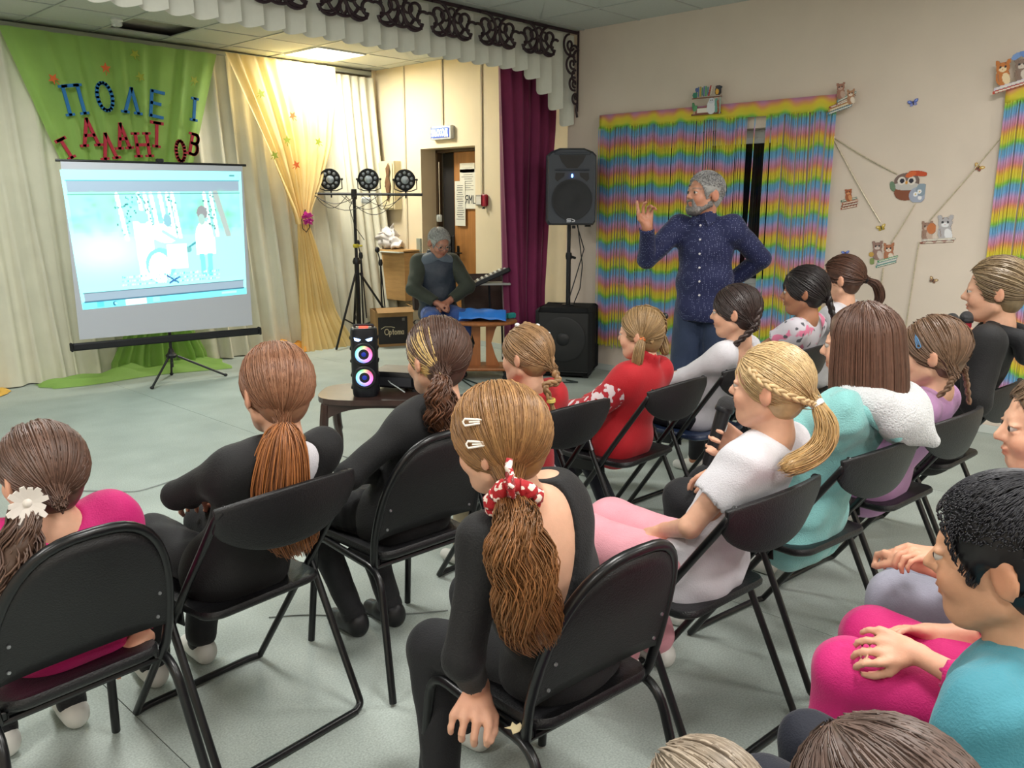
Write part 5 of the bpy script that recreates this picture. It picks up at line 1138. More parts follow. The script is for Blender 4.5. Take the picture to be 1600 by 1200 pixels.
            rad = np.tile(np.array([1, 1, .8, .25])*strand*1.5*s.hs, (len(P), 1)); addm(*s.tubes('', world(P), rad, None, shade(len(P))))
        if tail is not None:      # list of tails, each a list of world points from the tie
            for tl_ in tail:
                pts = np.array(tl_, float); K = 14; seg = np.linspace(0, len(pts)-1, K); C_ = np.stack([np.interp(seg, np.arange(len(pts)), pts[:, i]) for i in range(3)], 1)
                for _ in range(2): C_[1:-1] = (C_[:-2]+2*C_[1:-1]+C_[2:])/4
                prof = np.array([tailr*(.42+.75*math.sin(PI*min(1, q**.75*.72+.02))**.9) for q in np.linspace(0, 1, K)]); prof[-1] *= .75; prof[0] = tailr*.42
                of = r.normal(size=(tailn, 3)); of /= np.linalg.norm(of, axis=1)[:, None]; of *= r.uniform(.25, 1, (tailn, 1))**.5; ln = r.uniform(.80, 1.0, tailn)
                P = np.zeros((tailn, K, 3))
                for k in range(K):
                    q = k/(K-1)*ln*(K-1); i0 = np.minimum(q.astype(int), K-2); fr = (q-i0)[:, None]; cc = C_[i0]*(1-fr)+C_[i0+1]*fr; pr = (prof[i0]*(1-fr[:, 0])+prof[i0+1]*fr[:, 0])[:, None]
                    P[:, k] = cc+of*pr*np.array([1, .8, .8])
                    if wave: ph = of[:, :1]*1.3+k*1.05; P[:, k] += np.concatenate([np.sin(ph), np.cos(ph*1.1), 0*ph], 1)*wave*min(1, k/4)
                rad = np.tile(np.array([.9]+[1]*(K-3)+[.8, .3])*strand*1.6*s.hs, (tailn, 1)); sc = shade(tailn, hx(tailcol) if tailcol else None); addm(*s.tubes('', world(np.zeros((0, 2, 3)))[:0] if False else P, rad, None, sc))
                PR = [rcone(C_[k], C_[k+1], prof[k]*.58, prof[min(k+1, K-1)]*.58, .01) for k in range(K-2)]; V, F = surf(PR, s.vs, .003, 45, 3); addm(V-s.base, F, (hx(tailcol) if tailcol else c0)*.66)
        for (pts, br) in braids:   # plaited tubes
            pts = np.array(pts, float); K = 44; seg = np.linspace(0, len(pts)-1, K); C_ = np.stack([np.interp(seg, np.arange(len(pts)), pts[:, i]) for i in range(3)], 1)
            for _ in range(6): C_[1:-1] = (C_[:-2]+2*C_[1:-1]+C_[2:])/4
            T = np.gradient(C_, axis=0); T /= np.linalg.norm(T, axis=1)[:, None]; out = C_-s.head; u = np.cross(T, out); u /= np.linalg.norm(u, axis=1)[:, None]; w = np.cross(u, T); L_ = np.linalg.norm(np.diff(C_, axis=0), axis=1).sum()
            tt = np.linspace(0, L_/(br*5.2), K); tp = (1-.35*np.linspace(0, 1, K))
            for ph in (0, 2*PI/3, 4*PI/3):
                P = C_+u*(np.sin(2*PI*tt+ph)*br*.62*tp)[:, None]+w*(np.sin(4*PI*tt+2*ph)*br*.34*tp)[:, None]
                V, F, c = s.tubes('', P[None], (np.full(K, br*.52)*tp)[None], None, shade(1)*1.05, 8); addm(V, F, c)
        if style == 'bun':
            tc_ = np.array(tie, float)+np.array([0, -.018, 0]); K = 16; P = []
            for k in range(120): a0 = r.uniform(0, 6.28); e = r.uniform(-.8, .8); rr = .030*r.uniform(.7, 1.1); ax_ = np.array([math.sin(e), 0, math.cos(e)]); uu_ = np.array([math.cos(e), 0, -math.sin(e)]); P.append([tc_+uu_*rr*math.cos(a0+j*.28)+np.array([0, -.012*math.sin(j*.3+a0), 0])+ax_*rr*math.sin(a0+j*.28)*.9 for j in range(K)])
            addm(*s.tubes('', world(np.array(P)), np.full((120, K), strand*2), None, shade(120))); V, F = surf([elli(s.pt(tc_), np.array((.03, .024, .03))*s.hs, s.Rh)], s.vs); addm(V-s.base, F, c0*.7)
        V = np.vstack(VV); F = np.vstack(FF); c = np.vstack(CC); return npmesh('hair', V, [F], m or M_hair, s.root, col=c)
    def bead(s, name, p, r_, m, R=None, tube=None, label=None):
        g = MB()
        if tube is None: g.ell(np.asarray(p)-s.base, (r_, r_, r_*.8), n=10)
        else:
            ax_ = np.asarray(tube, float); ax_ /= np.linalg.norm(ax_); u = np.cross(ax_, (0.3, .1, 1)); u /= np.linalg.norm(u); w = np.cross(ax_, u)
            for dz in (-.004, .0, .004): g.tube([np.asarray(p)-s.base+ax_*dz+(u*math.cos(a)+w*math.sin(a))*r_ for a in np.linspace(0, 2*PI, 16)], .0038, 6)
        o = g.build(name, m, s.root, True)
        if label: o['label'] = label
        return o
# ------------------------------------------------------------------ microphones
M_mesh = mat('mic_mesh', '4A4A4C', .45, metal=.6, bump=.8, bscale=700)
def mic(name, p, d, label, handle='15161A', L_=.17):
    """p centre of the ball, d direction of the handle"""
    d = np.asarray(d, float); d /= np.linalg.norm(d); x = np.cross(d, (0, .2, 1)); x /= np.linalg.norm(x); R = np.stack([x, np.cross(d, x), d], 1)
    t = empty(name, np.asarray(p, float), label, 'microphone')
    MB().ell((0, 0, 0), (.026, .026, .029), R, n=18).build('grille', M_mesh, t, True); MB().lathe([(.0265, .004), (.0275, .008), (.0275, .014), (.026, .018)], R=R, n=20).build('ring', M_blk, t, True)
    MB().lathe([(.022, .016), (.0205, .05), (.0175, .10), (.0155, L_), (.012, L_+.012)], R=R, n=20).build('handle', mat('mic_handle_'+handle, handle, .35), t, True, angle=50)
    MB().box(R@np.array([0, .0195, .062]), (.010, .006, .022), bev=.002, R=R).build('switch', M_white, t); return t

# ------------------------------------------------------------------ the audience
K_black = bmat('cloth_black', '0B0B0E', sheen=.05); K_black2 = bmat('cloth_black_soft', '101116', sheen=.08); K_mag = bmat('cloth_magenta', 'C4176E'); K_red = bmat('cloth_red', 'B3101E')
K_white = bmat('cloth_white', 'D4D2D8'); K_lav = bmat('cloth_lavender', 'B98BB8'); K_mint = bmat('cloth_mint', '8FD0CF', sheen=.5, bump=.5); K_fleece = bmat('fleece_white', 'D8DADD', sheen=.9, bump=.9, bscale=160)
K_teal = bmat('cloth_teal', '428A9A'); K_grey = bmat('cloth_grey', '9A9AAA'); K_pink = bmat('cloth_pink', 'DE9AA6'); K_beige = bmat('cloth_beige', 'A89C80'); K_navy = bmat('cloth_navy', '191D2B')
K_jean = bmat('jeans', '23324E', bump=.4); K_sock = bmat('sock_white', 'D5D5D2'); K_shoe = mat('shoe_white', 'D9D8D2', .5); K_shoeb = mat('shoe_black', '141418', .45)
K_tie = mat('tie_pink', 'E0A8A8', .6); K_tiew = mat('tie_white', 'E2E2E4', .6); K_or = mat('tie_orange', 'E87838', .5); K_yel = mat('tie_yellow', 'D8C060', .6); K_clip = mat('clip_white', 'E6DDD2', .3); K_clipb = mat('clip_blue', '5A86B0', .3)
A_ = at
def clip(P, p, d, n_, L_, m, lab):
    """open snap clip lying on the hair: p centre, d along, n_ outwards"""
    p = np.asarray(p, float)-P.base; d = np.asarray(d, float); d /= np.linalg.norm(d); w = np.cross(n_, d); w /= np.linalg.norm(w)
    g = MB(); g.tube([p-d*L_*.5, p-d*L_*.42+w*L_*.14, p+d*L_*.2+w*L_*.08, p+d*L_*.5, p+d*L_*.2-w*L_*.08, p-d*L_*.42-w*L_*.14, p-d*L_*.5], .0024, 6)
    g.tube([p+d*L_*.42, p-d*L_*.25], .002, 6); o = g.build('hair_clip', m, P.root, True); o['label'] = lab

# P1 girl in magenta
p = Person('girl in a magenta top at the far left, low ponytail with white ribbon bow', A_(66, 742, y=2.12), (.66, 2.16, .53), hyaw=12, hs=1.05, shup=.045, hands=[(.42, 2.45, .60), tuple(A_(222, 1000, y=2.06))], elbow=[None, (.25, 1, .0)], handpose=[{}, dict(f=(-.75, .2, -.3), p=(-.2, .2, -1), curl=.8)])
p.body(); p.shirt(K_mag, 'long', wob=.007, loose=.008, hem=.04); p.pants(K_black2); p.shoes(K_shoe, K_black2)
p.hair('tail', '6B4F42', 900, tie=(-.035, -.118, -.045), tail=[[A_(38, 790, y=1.99), A_(35, 830, y=1.97), A_(20, 880, y=1.96), A_(-5, 930, y=1.97), A_(-30, 975, y=1.98)]], tailr=.045, wave=.010, tailcol='5E4638', seed=11)
g = MB(); c = A_(42, 786, y=1.965)-p.base; r = np.random.default_rng(4)
for k in range(15):
    a = k*2*PI/15+r.uniform(-.15, .15); u = np.array([math.cos(a), -.25, math.sin(a)]); w = np.array([-math.sin(a), 0, math.cos(a)]); q = .042*r.uniform(.8, 1.15)
    g.add([c-w*.003, c+u*q*.6-w*.008, c+u*q-w*.005, c+u*q+w*.005, c+u*q*.6+w*.008, c+w*.003], [(0, 1, 2, 3, 4, 5)])
g.ell(c, (.010, .008, .010)); o = g.build('ribbon_bow', mat('ribbon_white', 'E4DCD4', .4), p.root); solid(o, .002)
# P2 girl with auburn ponytail
p = Person('girl in black with a long auburn ponytail and a pink hair tie', A_(432, 610, y=2.08), (1.14, 2.20, .53), hyaw=-6, hs=1.12, shw=.145, hands=[(1.12, 2.42, .66), (1.25, 2.50, .60)], elbow=[(-1, -.05, .0), (.8, -.3, -.3)], feet=[(1.02, 2.60, .075), (1.20, 2.62, .075)])
p.body(); p.shirt(K_black, 'long', scoop=.26, f=.012, hem=.03); p.garment('undershirt', p.torso(.007)+[elli(p.neck-p.Rb[:, 1]*.07-p.tu*-.01, (.070, .08, .10), None, .004, True), elli(p.neck+p.tu*.07, (.075, .07, .09), None, .005, True)], K_white, label='white undershirt showing in the open back')
p.pants(K_black2, wide=.01); p.shoes(K_shoe, K_black2)
tl = [A_(443, 672, y=1.985), A_(440, 720, y=1.985), A_(435, 775, y=2.005), A_(450, 820, y=2.02), A_(462, 850, y=2.03)]
p.hair('tail', '9C7156', 2200, tie=tuple((p.Rh.T@(tl[0]-p.head))/p.hs), tail=[tl], tailr=.080, tailcol='B0703E', tailn=1300, seed=12, col2='7A5038', strand=.0011)
p.bead('hair_tie', tl[0], .016, K_tie, tube=tl[1]-tl[0], label='pale pink hair tie')
g = MB(); g.tube([p.neck-p.base+np.array([.058*math.sin(a), -.058*math.cos(a), .012-.018*math.cos(a)]) for a in np.linspace(-1.9, 1.9, 24)], .0012, 5); g.build('necklace', mat('gold', 'D0B070', .3, metal=.9), p.root)
# P3 girl with blond front lock
p = Person('girl in a black long-sleeved top, dark brown hair with a blond front lock', A_(683, 560, y=2.10), (1.75, 2.17, .53), hyaw=-4, hs=1.14, bs=1.08, hands=[tuple(A_(590, 738, y=2.22)), (1.95, 2.42, .60)], elbow=[(-1, -.1, -.3), None], knees=[(1.58, 2.52, .50), (1.80, 2.55, .50)], feet=[(1.68, 2.40, .075), (1.82, 2.36, .075)],
           handpose=[dict(f=(.5, .2, -.75), p=(0, 1, 0), curl=.6), {}])
p.body(); p.shirt(K_black, 'long', scoop=.2, f=.011, hem=.03); p.skirt(K_black2); p.pants(K_black2, f=.009, name='tights'); p.shoes(K_shoeb, K_black2)
tl = [A_(690, 590, y=1.99), A_(688, 615, y=1.975), A_(690, 640, y=1.98), A_(684, 668, y=1.99)]
p.hair('tail', '5B4034', 1200, tie=tuple((p.Rh.T@(tl[0]-p.head))/p.hs), tail=[tl], tailr=.044, tailcol='6A442E', wave=.008, frontlock=(lambda d: (d[:, 0] < -.55) & (d[:, 1] > -.35), 'D9B878'), seed=13)
# P4 red T-shirt
p = Person('small girl in a plain red T-shirt with a thin light brown braid', A_(822, 556, y=2.17), (2.43, 2.25, .53), hyaw=8, hs=.98, bs=.92, hands=[(2.26, 2.55, .58), (2.55, 2.56, .58)], knees=[tuple(A_(728, 768, y=2.50)), (2.50, 2.60, .50)])
p.body(); p.shirt(K_red, 'short', f=.016, hem=.06, loose=.01, wob=.005); p.pants(K_beige); p.shoes(K_shoe, K_sock)
tie = np.array((.012, -.118, -.05)); t0 = p.pt(tie)
p.hair('tail', 'A07B55', 900, tie=tuple(tie), seed=14, strand=.0018, braids=[([t0, t0+(.01, -.02, -.05), A_(850, 600, y=2.03), A_(862, 632, y=2.02)], .017), ([p.pt((.0, .0, .128)), p.pt((.03, -.06, .105)), p.pt((.035, -.1, .04)), p.pt(tie)], .013)])
for q in ((-.02, .02, .124), (.025, -.045, .117), (.035, -.085, .085)): p.bead('hair_bobble', p.pt(q), .010, K_tiew)
p.bead('braid_tie', A_(861, 626, y=2.02), .014, K_yel, tube=(.1, 0, -1), label='pale yellow tie at the end of the braid')
g = MB(); e0 = A_(862, 632, y=2.02)-p.base; g.tube([e0, e0+(.01, 0, -.03), e0+(.03, 0, -.06)], [.008, .012, .002], 6); g.build('braid_tip', bmat('hair_tip', 'B08A5A', bump=.6), p.root, True)
# P5 red patterned sweater
K_nord = pattern_mat('nordic_knit', 'A81424', [('D8C8CC', 34, .53, 3)])
p = Person('small girl in a red turtleneck sweater with white winter pattern and side pigtail', A_(1002, 522, x=3.08), (3.06, 2.20, .53), hyaw=12, hs=1.0, bs=.95, hands=[(2.86, 2.44, .62), (3.1, 2.50, .60)], knees=[(2.90, 2.52, .49), (3.10, 2.53, .49)], feet=[(3.02, 2.36, .075), (3.14, 2.30, .075)])
p.body(); o = p.shirt(K_red, 'long', f=.018, hem=.05, loose=.004, collar=True, wob=.004)
g_ = .030; r_ = p.ar; H_ = p.hd[0]; E_ = p.el[0]; W_ = E_+(H_-E_)*.88
p.garment('patterned_sleeve', [rcone(p.sh[0]+(0, 0, -.02), E_, r_[0]*1.1+g_, r_[1]+g_, .02), rcone(E_, W_, r_[1]+g_, r_[2]+g_, .012)], K_nord, label='red sleeve with white snowflake and deer pattern')
p.pants(K_navy); m = bmat('panel_pink', 'CFA8BC')
p.garment('side_panel', [rcone(p.hj[0]+(p.kn[0]-p.hj[0])*.35+(-.018, 0, .018), p.kn[0]+(-.02, -.03, .012), .056, .050, .01)], m, label='pale pink side panel of the trousers')
for q in (-.018, .0, .018): p.garment('white_stripe', [rcone(p.kn[0]+(-.052, q+.01, -.05), p.an[0]+(-.036, q, .04), .008, .007, .005)], K_white, vs=.005, wob=0)
p.shoes(K_shoe, K_sock)
tl = [p.pt((-.075, -.035, -.012)), p.pt((-.095, -.03, -.05)), p.pt((-.095, -.02, -.10)), p.pt((-.08, .0, -.15))]
tr = [p.pt((.075, -.06, -.0)), p.pt((.085, -.07, -.05)), p.pt((.08, -.08, -.10))]
p.hair('tails', 'A8885E', 900, tie=[(-.078, -.035, -.012), (.078, -.06, 0)], tail=[tl, tr], tailr=.024, tailn=150, seed=15, braids=[([p.pt((-.045, -.06, .085)), p.pt((-.055, -.085, .04)), p.pt((-.07, -.06, .0))], .010), ([p.pt((-.01, -.07, .105)), p.pt((-.025, -.108, .04)), p.pt((-.06, -.07, -.03))], .010)])
p.bead('hair_tie', tl[0], .013, K_or, tube=tl[1]-tl[0], label='orange hair tie'); p.bead('hair_bow', p.pt((.04, -.095, .075)), .018, K_shoeb, label='small black bow')
# P6 white long sleeve
p = Person('girl in a white long-sleeved top with a dark side braid', A_(1149, 488, x=3.62), (3.68, 2.16, .53), yaw=4, hyaw=16, hs=1.08, shw=.13, hands=[(3.50, 2.52, .56), (3.75, 2.52, .60)], elbow=[(-.5, -.6, -.6), None], feet=[(3.5, 2.88, .075), (3.72, 2.95, .075)])
p.body(); p.shirt(K_white, 'long', scoop=.18, f=.010, wob=.003); p.pants(K_black2, wide=.01); p.shoes(K_shoe, K_sock)
t0 = p.pt((-.05, -.095, -.06)); p.hair('tail', '3B2C29', 900, tie=(-.05, -.095, -.06), seed=16, braids=[([p.pt((-.02, -.11, .02)), t0, p.pt((-.085, -.04, -.11)), p.pt((-.10, .02, -.17))], .020)])
# P7 floral T-shirt
K_flor = pattern_mat('floral_cloth', 'C9C4CC', [('DA7A9A', 13, .60, 1), ('55555C', 22, .66, 7)])
p = Person('girl in a white T-shirt with pink and grey flowers and long black hair', A_(1256, 456, x=4.28), (4.34, 2.12, .55), yaw=4, hyaw=18, hs=1.08, skin='A87558', hands=[(4.15, 2.46, .60), (4.4, 2.50, .62)])
p.body(); p.shirt(K_flor, 'short', f=.014, hem=.04); p.pants(K_black2); p.shoes(K_shoe)
t0 = p.pt((.01, -.115, -.05)); p.hair('tail', '231B1C', 900, tie=(.01, -.115, -.05), seed=17, t=.016, braids=[([p.pt((.01, -.10, .0)), t0, t0+(.03, -.02, -.09), t0+(.05, -.02, -.20)], .026)])
# P8 ponytail near the wall
p = Person('girl in a white T-shirt with a smooth brown ponytail, nearest the window wall', A_(1315, 436, x=4.88), (4.90, 2.12, .56), hyaw=10, hs=1.12)
p.body(); p.shirt(K_white, 'short', f=.014); p.pants(K_navy); p.shoes(K_shoe)
t0 = p.pt((.0, -.125, -.01)); p.hair('tail', '57392C', 800, tie=(0, -.125, -.01), tail=[[t0, t0+(.02, -.05, -.02), t0+(.04, -.07, -.09), t0+(.02, -.05, -.16)]], tailr=.030, tailn=140, seed=18); p.bead('hair_tie', t0, .015, K_shoeb, tube=(0.3, -.8, 0))
# P9 front centre girl
hd9 = A_(781, 690, x=1.23)
p = Person('girl in black leaning on her hand, long wavy hair tied with a red patterned scrunchie', hd9, (1.42, 1.17, .53), yaw=6, hyaw=8, hpitch=-10, hroll=-6, hs=.99, bs=1.05, vs=.0062, shw=.125, hands=[tuple(A_(748, 1078, x=1.19)), (1.58, 1.45, .60)], elbow=[(-.6, -.3, 0), None], knees=[tuple(A_(680, 1012, y=1.52)), (1.50, 1.56, .50)], feet=[tuple(A_(692, 1250, z=.075)), (1.52, 1.60, .075)],
           handpose=[dict(f=(-.72, -.38, -.55), p=(.1, .2, -1), curl=.8, thumb=.4), {}])
p.body(); p.shirt(K_black, 'three', scoop=.34, f=.009, hem=.03, wob=.004); p.pants(K_black2, wide=.004); p.shoes(K_shoe, K_black2)
tl = [A_(802, 782, y=1.10), A_(808, 830, y=1.045), A_(815, 885, y=1.03), A_(825, 940, y=1.03), A_(832, 1000, y=1.04)]
p.hair('tail', 'A67C4C', 2600, tie=tuple((p.Rh.T@(tl[0]-p.head))/p.hs), tail=[tl], tailr=.062, tailn=1700, tailcol='8F5E36', wave=.008, seed=19, col2='75512F', strand=.0010, fly=16, t=.020)
g = MB(); K_scr = pattern_mat('scrunchie_print', 'A8141E', [('E8D8CC', 75, .56, 2)]); c = tl[0]-p.base; ax_ = tl[1]-tl[0]; ax_ /= np.linalg.norm(ax_); u = np.cross(ax_, (0, 1, .2)); u /= np.linalg.norm(u); w = np.cross(ax_, u); pts = []; rr = []
for a in np.linspace(0, 2*PI, 60): pts.append(c+(u*math.cos(a)+w*math.sin(a))*(.040+.004*math.sin(9*a))); rr.append(.017+.004*math.sin(13*a))
g.tube(pts, rr, 10); o = g.build('scrunchie', K_scr, p.root, True, angle=180)
for s_, dz in ((-1, .008), (1, -.006)):
    g = MB(); g.grid(lambda a, b: c+u*s_*-1*(.035+.072*a)+w*(-.012)+np.array([0, -.02-.015*a, dz])+ax_*((b-.5)*(.03+.05*a)+.006*math.sin(9*a+5*b))+w*.006*math.sin(14*b+6*a), 10, 8); o = g.build('scrunchie_bow', K_scr, p.root, True, angle=180); solid(o, .006)
for (px, py) in ((742, 659), (747, 694)): q = A_(px, py, w=float((hd9-np.array([0, 0, CAMH]))@F_)-.098); clip(p, q, R_*.98+U_*.05, -F_, .048, K_clip, 'white open snap clip')
# P10 blonde girl with the microphone
hd10 = A_(1203, 606, x=2.10); mc = A_(1134, 634, x=2.13)
d10 = np.array([-.20, .17, -.95]); d10 /= np.linalg.norm(d10); gp10 = mc+d10*.088; f10 = np.array([-.50, .62, .30]); f10 /= np.linalg.norm(f10); p10 = np.array([-.72, -.55, .1]); p10 /= np.linalg.norm(p10)
p = Person('blonde girl in a white T-shirt and pink trousers speaking into a microphone', hd10, (2.08, 1.20, .53), yaw=2, hyaw=10, hpitch=0, hs=1.0, bs=1.0, vs=.0062, hands=[tuple(A_(1040, 828, z=.61)), tuple(gp10-f10*.080-p10*.024)], elbow=[(-1, -.3, -.4), (1, -.2, -.8)], knees=[(1.99, 1.56, .51), (2.17, 1.60, .50)], feet=[(2.12, 1.50, .075), (2.27, 1.46, .075)],
           handpose=[{}, dict(f=f10, p=p10, curl=1.0, thumb=1.0)])
p.body(); p.shirt(K_white, 'short', f=.013, hem=.05, loose=.004, wob=.005, seed=4); p.pants(K_pink, wide=.018, f=.014); p.shoes(K_shoe, K_sock)
t0 = A_(1252, 640, x=2.06); tt = tuple((p.Rh.T@(t0-p.head))/p.hs); tt = (.005, -.125, -.03); t0 = p.pt(tt)
tl = [t0, t0+(.0, -.035, -.05), t0+(-.005, -.03, -.11), t0+(-.06, -.0, -.145), t0+(-.13, .02, -.15)]
p.hair('tail', 'CDB083', 2400, tie=tt, tail=[tl], tailr=.036, tailn=300, tailcol='C6A068', seed=20, col2='B4976A', fly=16, t=.011, strand=.0011, braids=[([p.pt((-.068, .035, .060)), p.pt((-.088, .0, .035)), p.pt((-.082, -.055, .008)), p.pt((-.045, -.105, -.015)), p.pt((-.01, -.122, -.028))], .0125)])
p.bead('hair_tie', t0, .016, K_tiew, tube=(.0, -.7, -.7), label='white hair tie')
mic('microphone', mc, d10, 'black microphone held in front of the blonde girl\'s mouth')
g = MB(); fl_ = p.hip-p.base+p.Rb@np.array([-.112, .085, .02]); 
# P11 mint hoodie
p = Person('girl with a brown bob in a mint fleece hoodie with a white hood', A_(1343, 540, x=2.72), (2.70, 1.17, .53), yaw=0, hyaw=10, hs=1.10, bs=1.04, shw=.13, hands=[(2.52, 1.46, .62), (2.8, 1.46, .62)], knees=[(2.56, 1.56, .50), (2.76, 1.58, .50)])
nk = p.neck; f_ = p.Rb[:, 1]; rgt = p.Rb[:, 0]
p.body(); p.shirt(K_mint, 'long', f=.020, hem=.09, loose=.012, wob=.007, seed=6); p.pants(K_black2, wide=.012); p.shoes(K_shoe)
hoodp = [rcone(nk-rgt*.085+f_*.02+(0, 0, .0), nk-rgt*.09-f_*.08+(0, 0, -.03), .042, .050, .04), rcone(nk+rgt*.085+f_*.02, nk+rgt*.09-f_*.08+(0, 0, -.03), .042, .050, .04), rcone(nk-rgt*.08-f_*.09+(0, 0, -.03), nk+rgt*.09-f_*.09+(0, 0, -.03), .035, .035, .04),
         elli(nk-f_*.115+rgt*.02+(0, 0, -.075), (.15, .07, .085), None, .03), rcone(nk-f_*.13+rgt*.03+(0, 0, -.10), nk-f_*.19+rgt*.09+(0, 0, -.155), .065, .025, .05), elli(nk+(0, 0, .06), (.07, .07, .09), None, .01, True)]
p.garment('hood', hoodp, K_fleece, wob=.006, label='white fleece inside of the hood')
p.garment('hood_edge', [rcone(nk-rgt*.105+f_*.05+(0, 0, -.02), nk-rgt*.115-f_*.05+(0, 0, -.045), .022, .028, .02), rcone(nk-rgt*.115-f_*.05+(0, 0, -.045), nk-rgt*.07-f_*.13+(0, 0, -.12), .028, .022, .02)], K_mint, wob=.002)
p.hair('bob', '6B4B3C', 2400, length=.185, seed=21, strand=.0011, fly=8, t=.014)
# P12 lavender
K_leg = pattern_mat('patterned_leggings', 'B77BA6', [('E7D4E2', 30, .58, 2), ('3A3A44', 26, .62, 5), ('8FBF4A', 18, .66, 9)])
p = Person('girl in a lavender T-shirt with brown braids and a blue hair clip', A_(1457, 552, x=3.32), (3.30, 1.15, .53), yaw=0, hyaw=8, hs=1.14, hands=[(3.12, 1.46, .60), (3.38, 1.48, .60)])
p.body(); p.shirt(K_lav, 'short', f=.014, hem=.07, loose=.006); p.pants(K_leg); p.shoes(K_shoe)
ta, tb = (-.062, -.075, -.06), (.062, -.085, -.06)
p.hair('tails', '7C5E48', 1000, tie=[ta, tb], tail=None, seed=22, braids=[([p.pt(ta), p.pt((-.075, -.06, -.10)), p.pt((-.085, -.0, -.16))], .014), ([p.pt(tb), p.pt((.085, -.09, -.10)), p.pt((.09, -.10, -.18))], .014)], fly=24)
q = p.pt((-.092, .030, .050)); clip(p, q, p.Rh@np.array([.1, .3, 1.]), p.Rh@np.array([-1., 0, .2]), .050, K_clipb, 'pale blue open hair clip')
# P13 black hoodie
m1, m2 = A_(1488, 500, x=3.72), A_(1510, 497, x=3.78); g13 = (m1+m2)/2+np.array([.02, -.01, -.085]); f13 = np.array([-.5, .5, .6]); f13 /= np.linalg.norm(f13); p13 = np.array([-.6, -.6, .1]); p13 /= np.linalg.norm(p13)
p = Person('girl in a black hooded top with fair hair in a bun, holding two microphones', A_(1556, 455, x=3.92), (3.96, 1.14, .55), yaw=2, hyaw=12, hs=1.14, bs=1.06, hands=[tuple(g13-f13*.085-p13*.028), (4.1, 1.5, .62)], elbow=[(-.5, -.2, -1), None], handpose=[dict(f=f13, p=p13, curl=.95), {}])
p.body(); p.shirt(K_black, 'long', f=.020, hem=.06, loose=.014, wob=.006); p.pants(K_black2, wide=.01); p.shoes(K_shoe)
nk = p.neck; p.garment('hood', [rcone(nk+(-.08, .0, -.01), nk+(-.06, -.10, -.04), .032, .04, .03), rcone(nk+(.08, .0, -.01), nk+(.06, -.10, -.04), .032, .04, .03), elli(nk+(0, -.11, -.08), (.10, .05, .07), None, .03)], K_black2, wob=.004)
p.hair('bun', '8B7759', 1000, tie=(.0, -.115, -.01), seed=23, col2='5E4C38', t=.014, fly=20)
mic('microphone', m1, (.24, -.16, -.9), 'grey-headed microphone on the left of the two held by the girl in black'); mic('microphone', m2, (-.02, -.03, -.95), 'red-handled microphone, right of the two held by the girl in black', 'A01C30')
# P14 girl at the right edge
p = Person('girl in grey trousers seen in profile at the right edge of the photo', A_(1640, 668, x=2.40), (2.36, .26, .53), yaw=4, hyaw=26, hs=1.10, hands=[tuple(A_(1432, 878, y=.62)), tuple(A_(1440, 885, y=.60))], knees=[(2.26, .70, .50), (2.44, .72, .50)], handpose=[dict(f=(.4, .7, .0), curl=.8), dict(f=(-.5, .6, .1), curl=.8)])
p.body(); p.shirt(K_grey, 'three', f=.014, hem=.05); p.pants(K_grey, wide=.018, wob=.006); p.shoes(K_shoe)
p.hair('bun', '6E5743', 900, tie=(0, -.11, .03), seed=24, fly=30)
# P15 child in magenta trousers
p = Person('child in magenta trousers sitting behind the dark-haired boy', (1.93, .20, .98), (1.86, .24, .53), hyaw=0, hs=1.0, hands=[tuple(A_(1428, 1020, y=.50)), tuple(A_(1455, 990, y=.53))], knees=[(1.77, .64, .52), (1.98, .66, .51)], handpose=[dict(f=(-.3, .8, .0), p=(.6, 0, -.8), curl=.5), dict(f=(-.5, .6, .1), p=(-.6, 0, -.8), curl=.6)])
p.body(); p.shirt(K_mag, 'three', f=.012, hem=.03); p.pants(K_mag, wide=.014); p.shoes(K_shoe)
p.hair('tail', '5E4636', 500, tie=(0, -.11, -.02), tail=[[p.pt((0, -.115, -.02)), p.pt((0, -.14, -.08)), p.pt((0, -.13, -.15))]], tailn=120, seed=25, fly=0)
# P16 boy in teal
p = Person('dark-haired boy in a teal T-shirt in the right foreground', A_(1572, 872, x=1.39), (1.38, .22, .53), yaw=0, hyaw=4, hpitch=-8, hs=1.04, bs=1.0, skin='C99878', vs=.0058, shw=.138, hands=[(1.33, .44, .60), (1.46, .44, .60)])
p.body(); p.shirt(K_teal, 'short', f=.016, hem=.05, loose=.010, wob=.006, seed=9); p.pants(K_navy); p.shoes(K_shoe)
p.hair('short', '121116', 6500, seed=26, length=.032, strand=.0008, t=.016, fly=0, col2='24242C')
# P17, P18 bottom edge
p = Person('child with loose brown hair whose head rises at the bottom edge, in the last row', A_(1372, 1290, w=.92), (.80, .18, .50), hyaw=4, hs=.96, vs=.0062, hands=[(.74, .34, .58), (.86, .34, .58)])
p.body(); p.shirt(K_navy, 'long', f=.012); p.pants(K_black2); p.shoes(K_shoe); p.hair('tail', '66524A', 3000, tie=(.0, -.10, -.075), tail=[[p.pt((0, -.10, -.075)), p.pt((0, -.13, -.14)), p.pt((.01, -.13, -.22))]], tailr=.05, tailn=500, seed=27, strand=.0011, t=.016, col2='4A3A32')
p = Person('small fair-haired child low on the floor at the bottom edge', A_(1096, 1272, w=1.32), (1.06, .62, .13), hyaw=0, hs=.98, bs=.85, hands=[(.95, .80, .20), (1.15, .80, .20)], knees=[(.95, .93, .26), (1.17, .93, .26)], feet=[(.98, 1.12, .07), (1.14, 1.12, .07)])
